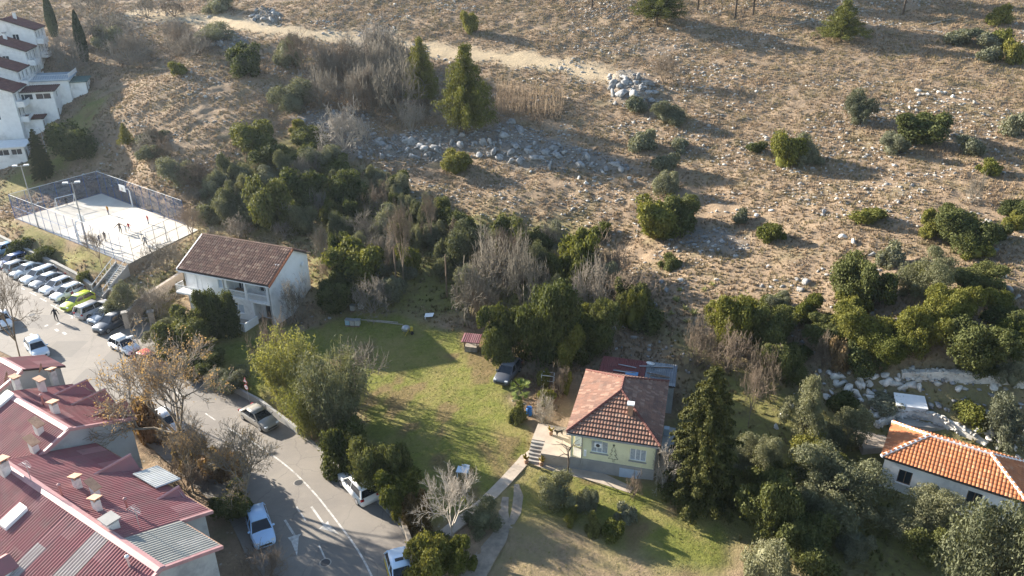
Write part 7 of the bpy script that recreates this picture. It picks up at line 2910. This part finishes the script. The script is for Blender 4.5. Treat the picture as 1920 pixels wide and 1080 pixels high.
def island_mat(name, c1, c2, c3=None, rough=.9, trans=0):
    k = N(name)
    ri = k.n('NewGeometry').outputs['Random Per Island']
    tc_ = k.n('TexCoord').outputs['Object']
    col = k.mix(ri, c1, c2)
    if c3:
        col = k.mix(k.ramp(k.noise(.25, 4, .6, tc_), .45, .62), col, c3)
    k.l(col, k.b.inputs['Base Color'])
    k.b.inputs['Roughness'].default_value = rough
    k.b.inputs['Specular IOR Level'].default_value = .15
    if trans:
        tr = k.n('BsdfTranslucent')
        k.l(col, tr.inputs['Color'])
        mx = k.n('MixShader')
        mx.inputs[0].default_value = trans
        k.l(k.b.outputs[0], mx.inputs[1])
        k.l(tr.outputs[0], mx.inputs[2])
        k.l(mx.outputs[0], k.out.inputs['Surface'])
    return k.m


def keep_out(x, y):
    m = np.ones(len(x), bool)
    for q, d in ((ROAD, .6), (COURT, .8), (HOUSE_Y, 1.0), (HOUSE_W, 1.0), (WALK_Y, .3)):
        m &= sdist(x, y, q) > d
    return m


def gsample(arr, x, y):
    i = np.clip(np.searchsorted(GX, x) - 1, 0, len(GX) - 2)
    j = np.clip(np.searchsorted(GY, y) - 1, 0, len(GY) - 2)
    return arr[j, i]


soft = np.maximum.reduce([z_lawn, z_field, z_scrub * .8])
# small stones bedded all over the hill
x, y, r2 = scatter(42000, 5, -95, 125, 55, 200)
m = (r2.rand(len(x)) > gsample(soft, x, y) * 1.3) & keep_out(x, y) & (vnoise(x, y, 4.0, 44) * .5 + vnoise(x, y, 17, 45) * .7 + vnoise(x * .3 + y * .12, y, 2.6, 46) * .7 > 1.11) & (np.abs(x) < y * .78 + 8)
x, y = x[m], y[m]
sz = .11 + .36 * r2.rand(len(x)) ** 2.4 + .0005 * y
pts = np.stack([x, y, gz(x, y)], 1)
tag(link('field_stones', joined('field_stones', pts, sz, RAs, island_mat('field_stone', (.43, .405, .37), (.22, .21, .195)), 14, .8, .1)), kind='stuff')
# rubble filling the screes and the rocky ground on the right
rsx = np.random.RandomState(6)
pp = []
for poly, dens in [(q, 2.4) for q in SCREE[:5]] + [(SCREE[5], 1.0), (OLIVE, 2.2)]:
    xs, ys = np.array(poly)[:, 0], np.array(poly)[:, 1]
    k = int((xs.max() - xs.min()) * (ys.max() - ys.min()) * dens)
    xx, yy = rsx.uniform(xs.min(), xs.max(), k), rsx.uniform(ys.min(), ys.max(), k)
    ins = (sdist(xx, yy, poly) + (vnoise(xx, yy, 2.5, 8) - .5) * 3 < 0) & keep_out(xx, yy)
    pp.append(np.stack([xx[ins], yy[ins]], 1))
pp = np.concatenate(pp)
pts = np.c_[pp, gz(pp[:, 0], pp[:, 1])]
sz = .13 + .34 * rsx.rand(len(pts)) ** 2
tag(link('scree', joined('scree', pts, sz, RAs, island_mat('scree_stone', (.33, .33, .325), (.15, .15, .15)), 10, .85, .3)), kind='stuff')  # stone tones darkened to carry the pine shade on the screes
# dry-stone faces on the terrace walls
for o in [q for q in bpy.data.objects if q.get('category') == 'wall' and q.name.split('.')[0] in ('dry_stone_wall', 'terrace_wall')]:
    body = [c for c in o.children if c.name.startswith('wall_body')][0]
    vs = np.array([v.co[:] for v in body.data.vertices]) + np.array(o.location)
    pts, r3 = [], np.random.RandomState(len(o.name))
    for s_ in range(0, len(vs), 8):
        b, t_ = vs[s_:s_ + 4], vs[s_ + 4:s_ + 8]
        for (i, j) in ((0, 1), (3, 2)):
            L_ = np.linalg.norm(b[j] - b[i])
            for _ in range(int(L_ * 7)):
                u, v = r3.rand(), r3.rand()
                lo, hi = b[i] * (1 - u) + b[j] * u, t_[i] * (1 - u) + t_[j] * u
                pts.append(lo * (1 - v) + hi * v)
        for _ in range(int(np.linalg.norm(b[1] - b[0]) * 5)):
            u, v = r3.rand(), r3.rand()
            pts.append((t_[0] * (1 - u) + t_[1] * u) * (1 - v) + (t_[3] * (1 - u) + t_[2] * u) * v)
    pts = np.array(pts) - np.array(o.location)
    tag(link('face_stones', joined('face_stones', pts, .20 + .18 * r3.rand(len(pts)), RAs, island_mat('wall_stone', (.50, .47, .42), (.30, .28, .25)), 3, .8, 0), o), kind='stuff')

# ------------------------------------------------------------------ grass: tussocks of blades, joined
def tufts(x, y, hgt, wid, seed, blades=6):
    rs = np.random.RandomState(seed)
    k = len(x)
    z = gz(x, y) - .03
    a = rs.rand(k, blades) * 6.283
    lean = rs.uniform(.2, 1.0, (k, blades)) * wid[:, None]
    bx, by = x[:, None] + np.cos(a) * wid[:, None] * .25, y[:, None] + np.sin(a) * wid[:, None] * .25
    tx, ty = x[:, None] + np.cos(a) * lean, y[:, None] + np.sin(a) * lean
    hw_ = wid[:, None] * rs.uniform(.25, .5, (k, blades))
    ox, oy = -np.sin(a) * hw_, np.cos(a) * hw_
    zz = np.broadcast_to(z[:, None], a.shape)
    top = zz + hgt[:, None] * rs.uniform(.55, 1.1, (k, blades))
    V = np.stack([np.stack([bx - ox, by - oy, zz], -1), np.stack([bx + ox, by + oy, zz], -1), np.stack([tx, ty, top], -1)], 2)
    V = V.reshape(-1, 3)
    return V, np.arange(len(V)).reshape(-1, 3)


x, y, r2 = scatter(250000, 21, -130, 130, 58, 222)
d_ = vnoise(x, y, 2.2, 31) * .6 + vnoise(x, y, 8, 32) * .6
m = (d_ > .30) & (r2.rand(len(x)) > gsample(np.maximum(soft, gsample(z_rock, x, y) if False else 0 * soft), x, y) * 1.2) & keep_out(x, y) & (np.abs(x) < y * .78 + 8) & (r2.rand(len(x)) > gsample(z_rock, x, y)) & (r2.rand(len(x)) > gsample(z_track, x, y) * 1.2)
x, y = x[m], y[m]
hg = .12 + .30 * r2.rand(len(x)) * (.5 + d_[m])
V, Fq = tufts(x, y, hg, .14 + .18 * r2.rand(len(x)), 1, 5)
tag(link('dry_grass', mesh_np('dry_grass', V, Fq, island_mat('dry_grass_blade', (.45, .33, .21), (.17, .123, .082), (.23, .185, .10), .9, .25))), kind='stuff')
NT = len(x)
# green-brown undergrowth below the trees
x, y, r2 = scatter(42000, 22, -80, 75, 38, 125)
m = (r2.rand(len(x)) < gsample(z_scrub, x, y) * (vnoise(x, y, 3, 33) + .25)) & keep_out(x, y) & (np.abs(x) < y * .78 + 8)
x, y = x[m], y[m]
V, Fq = tufts(x, y, .15 + .4 * r2.rand(len(x)) ** 2, .15 + .2 * r2.rand(len(x)), 2, 6)
tag(link('undergrowth', mesh_np('undergrowth', V, Fq, island_mat('undergrowth_blade', (.15, .16, .045), (.08, .075, .03), (.20, .16, .08), .9, .3))), kind='stuff')
# short turf
x, y, r2 = scatter(60000, 23, -62, 40, 33, 130)
m = (r2.rand(len(x)) < np.maximum(gsample(z_lawn, x, y), gsample(z_field, x, y) * .6)) & keep_out(x, y) & (np.abs(x) < y * .78 + 8)
x, y = x[m], y[m]
V, Fq = tufts(x, y, .05 + .09 * r2.rand(len(x)), .07 + .08 * r2.rand(len(x)), 3, 4)
tag(link('turf', mesh_np('turf', V, Fq, island_mat('turf_blade', (.22, .22, .055), (.11, .12, .03), (.30, .24, .10), .9, .3))), kind='stuff')
# low heath mounds that darken and roughen the slope
x, y, r2 = scatter(9000, 24, -100, 130, 62, 198)
m = (r2.rand(len(x)) > gsample(soft, x, y) * 1.1) & keep_out(x, y) & (np.abs(x) < y * .78 + 8) & (r2.rand(len(x)) > gsample(z_rock, x, y) * 1.5) & (r2.rand(len(x)) > gsample(z_track, x, y)) & (vnoise(x, y, 6, 51) + vnoise(x, y, 20, 52) * .7 > .78)
x, y = x[m], y[m]
rd = .18 + .38 * r2.rand(len(x)) ** 2
cen = np.stack([x, y, gz(x, y)], 1)
V, Fq = lump_cloud(cen, rd, 22, .12, r2, .8, .5, .65, (.6, 1.1))
tag(link('heath', mesh_np('heath', V, Fq, island_mat('heath_sprig', (.24, .19, .13), (.13, .105, .075), (.16, .15, .085), .9, .25))), kind='stuff')
# standing reeds right of the pines
rsx = np.random.RandomState(9)
RP = gp((925, 225), (1050, 228), (1062, 185), (930, 165))
xs, ys = np.array(RP)[:, 0], np.array(RP)[:, 1]
xx, yy = rsx.uniform(xs.min(), xs.max(), 1500), rsx.uniform(ys.min(), ys.max(), 1500)
i_ = sdist(xx, yy, RP) < 0
xx, yy = xx[i_][:600], yy[i_][:600]
P0 = np.stack([xx, yy, gz(xx, yy) - .1], 1)
P1 = P0 + np.stack([rsx.normal(size=len(xx)) * .25, rsx.normal(size=len(xx)) * .25, rsx.uniform(1.4, 3.4, len(xx))], 1)
V, Fq = tubes3(P0, P1, np.full(len(xx), .035), np.full(len(xx), .018))
tag(link('reeds', mesh_np('reeds', V, Fq, island_mat('dry_reed', (.36, .27, .18), (.22, .165, .11)))), kind='stuff')
# fallen bleached branches on the upper right
for i, (px, py, a, L_, lb) in enumerate(((1500, 45, 5, 9, 'long bleached fallen trunk in the shade of the upper pines'), (1600, 22, -4, 8, 'bleached fallen trunk above the leaning young pine'), (1735, 58, 160, 5, 'bleached fallen branch left of the top right scrub'), (1770, 40, 15, 8, 'grey fallen trunk at the upper right'))):
    p = G(px, py)
    rsx = random.Random(i)
    pts = [(t_ * L_, rsx.uniform(-.3, .3), .2 + rsx.uniform(-.05, .2)) for t_ in (-.5, -.25, 0, .25, .5)]
    pts = [(q[0], q[1], float(gz(p[0] + q[0] * math.cos(R(a)) - q[1] * math.sin(R(a)), p[1] + q[0] * math.sin(R(a)) + q[1] * math.cos(R(a)))) - p[2] + .15) for q in pts]
    t = thing('fallen_trunk', lb, 'log', p, R(a), 'fallen trunks on the upper slope')
    MB().tube(pts, [.15, .13, .11, .08, .04], 7).build('stem', m_barkw, t)
    for k in range(3):
        b = Vector(pts[2 + k % 2]) + Vector((k * .4, 0, 0))
        MB().tube([b, b + Vector((.5, .7 * (-1) ** k, .4)), b + Vector((1.0, 1.2 * (-1) ** k, .5))], [.05, .035, .015], 5).build('branch', m_barkw, t)

print('TUFTS', NT, 'TRIS', sum(len(m.polygons) for m in bpy.data.meshes))

# ------------------------------------------------------------------ haze: thin winter-morning air round the whole place
k = N('haze_air')
k.t.nodes.remove(k.b)
pv_ = k.n('VolumePrincipled')
pv_.inputs['Color'].default_value = (.72, .84, 1.0, 1)
pv_.inputs['Density'].default_value = .00009
pv_.inputs['Anisotropy'].default_value = .35
k.l(pv_.outputs[0], k.out.inputs['Volume'])
ex = 1700
zl_ = float(ZG.min()) - 1.5
hz = tag(MB().box(-ex, ex, -ex, ex, zl_, 74).build('haze', k.m), kind='stuff')
print('GROUND', ZG.min(), ZG.max())
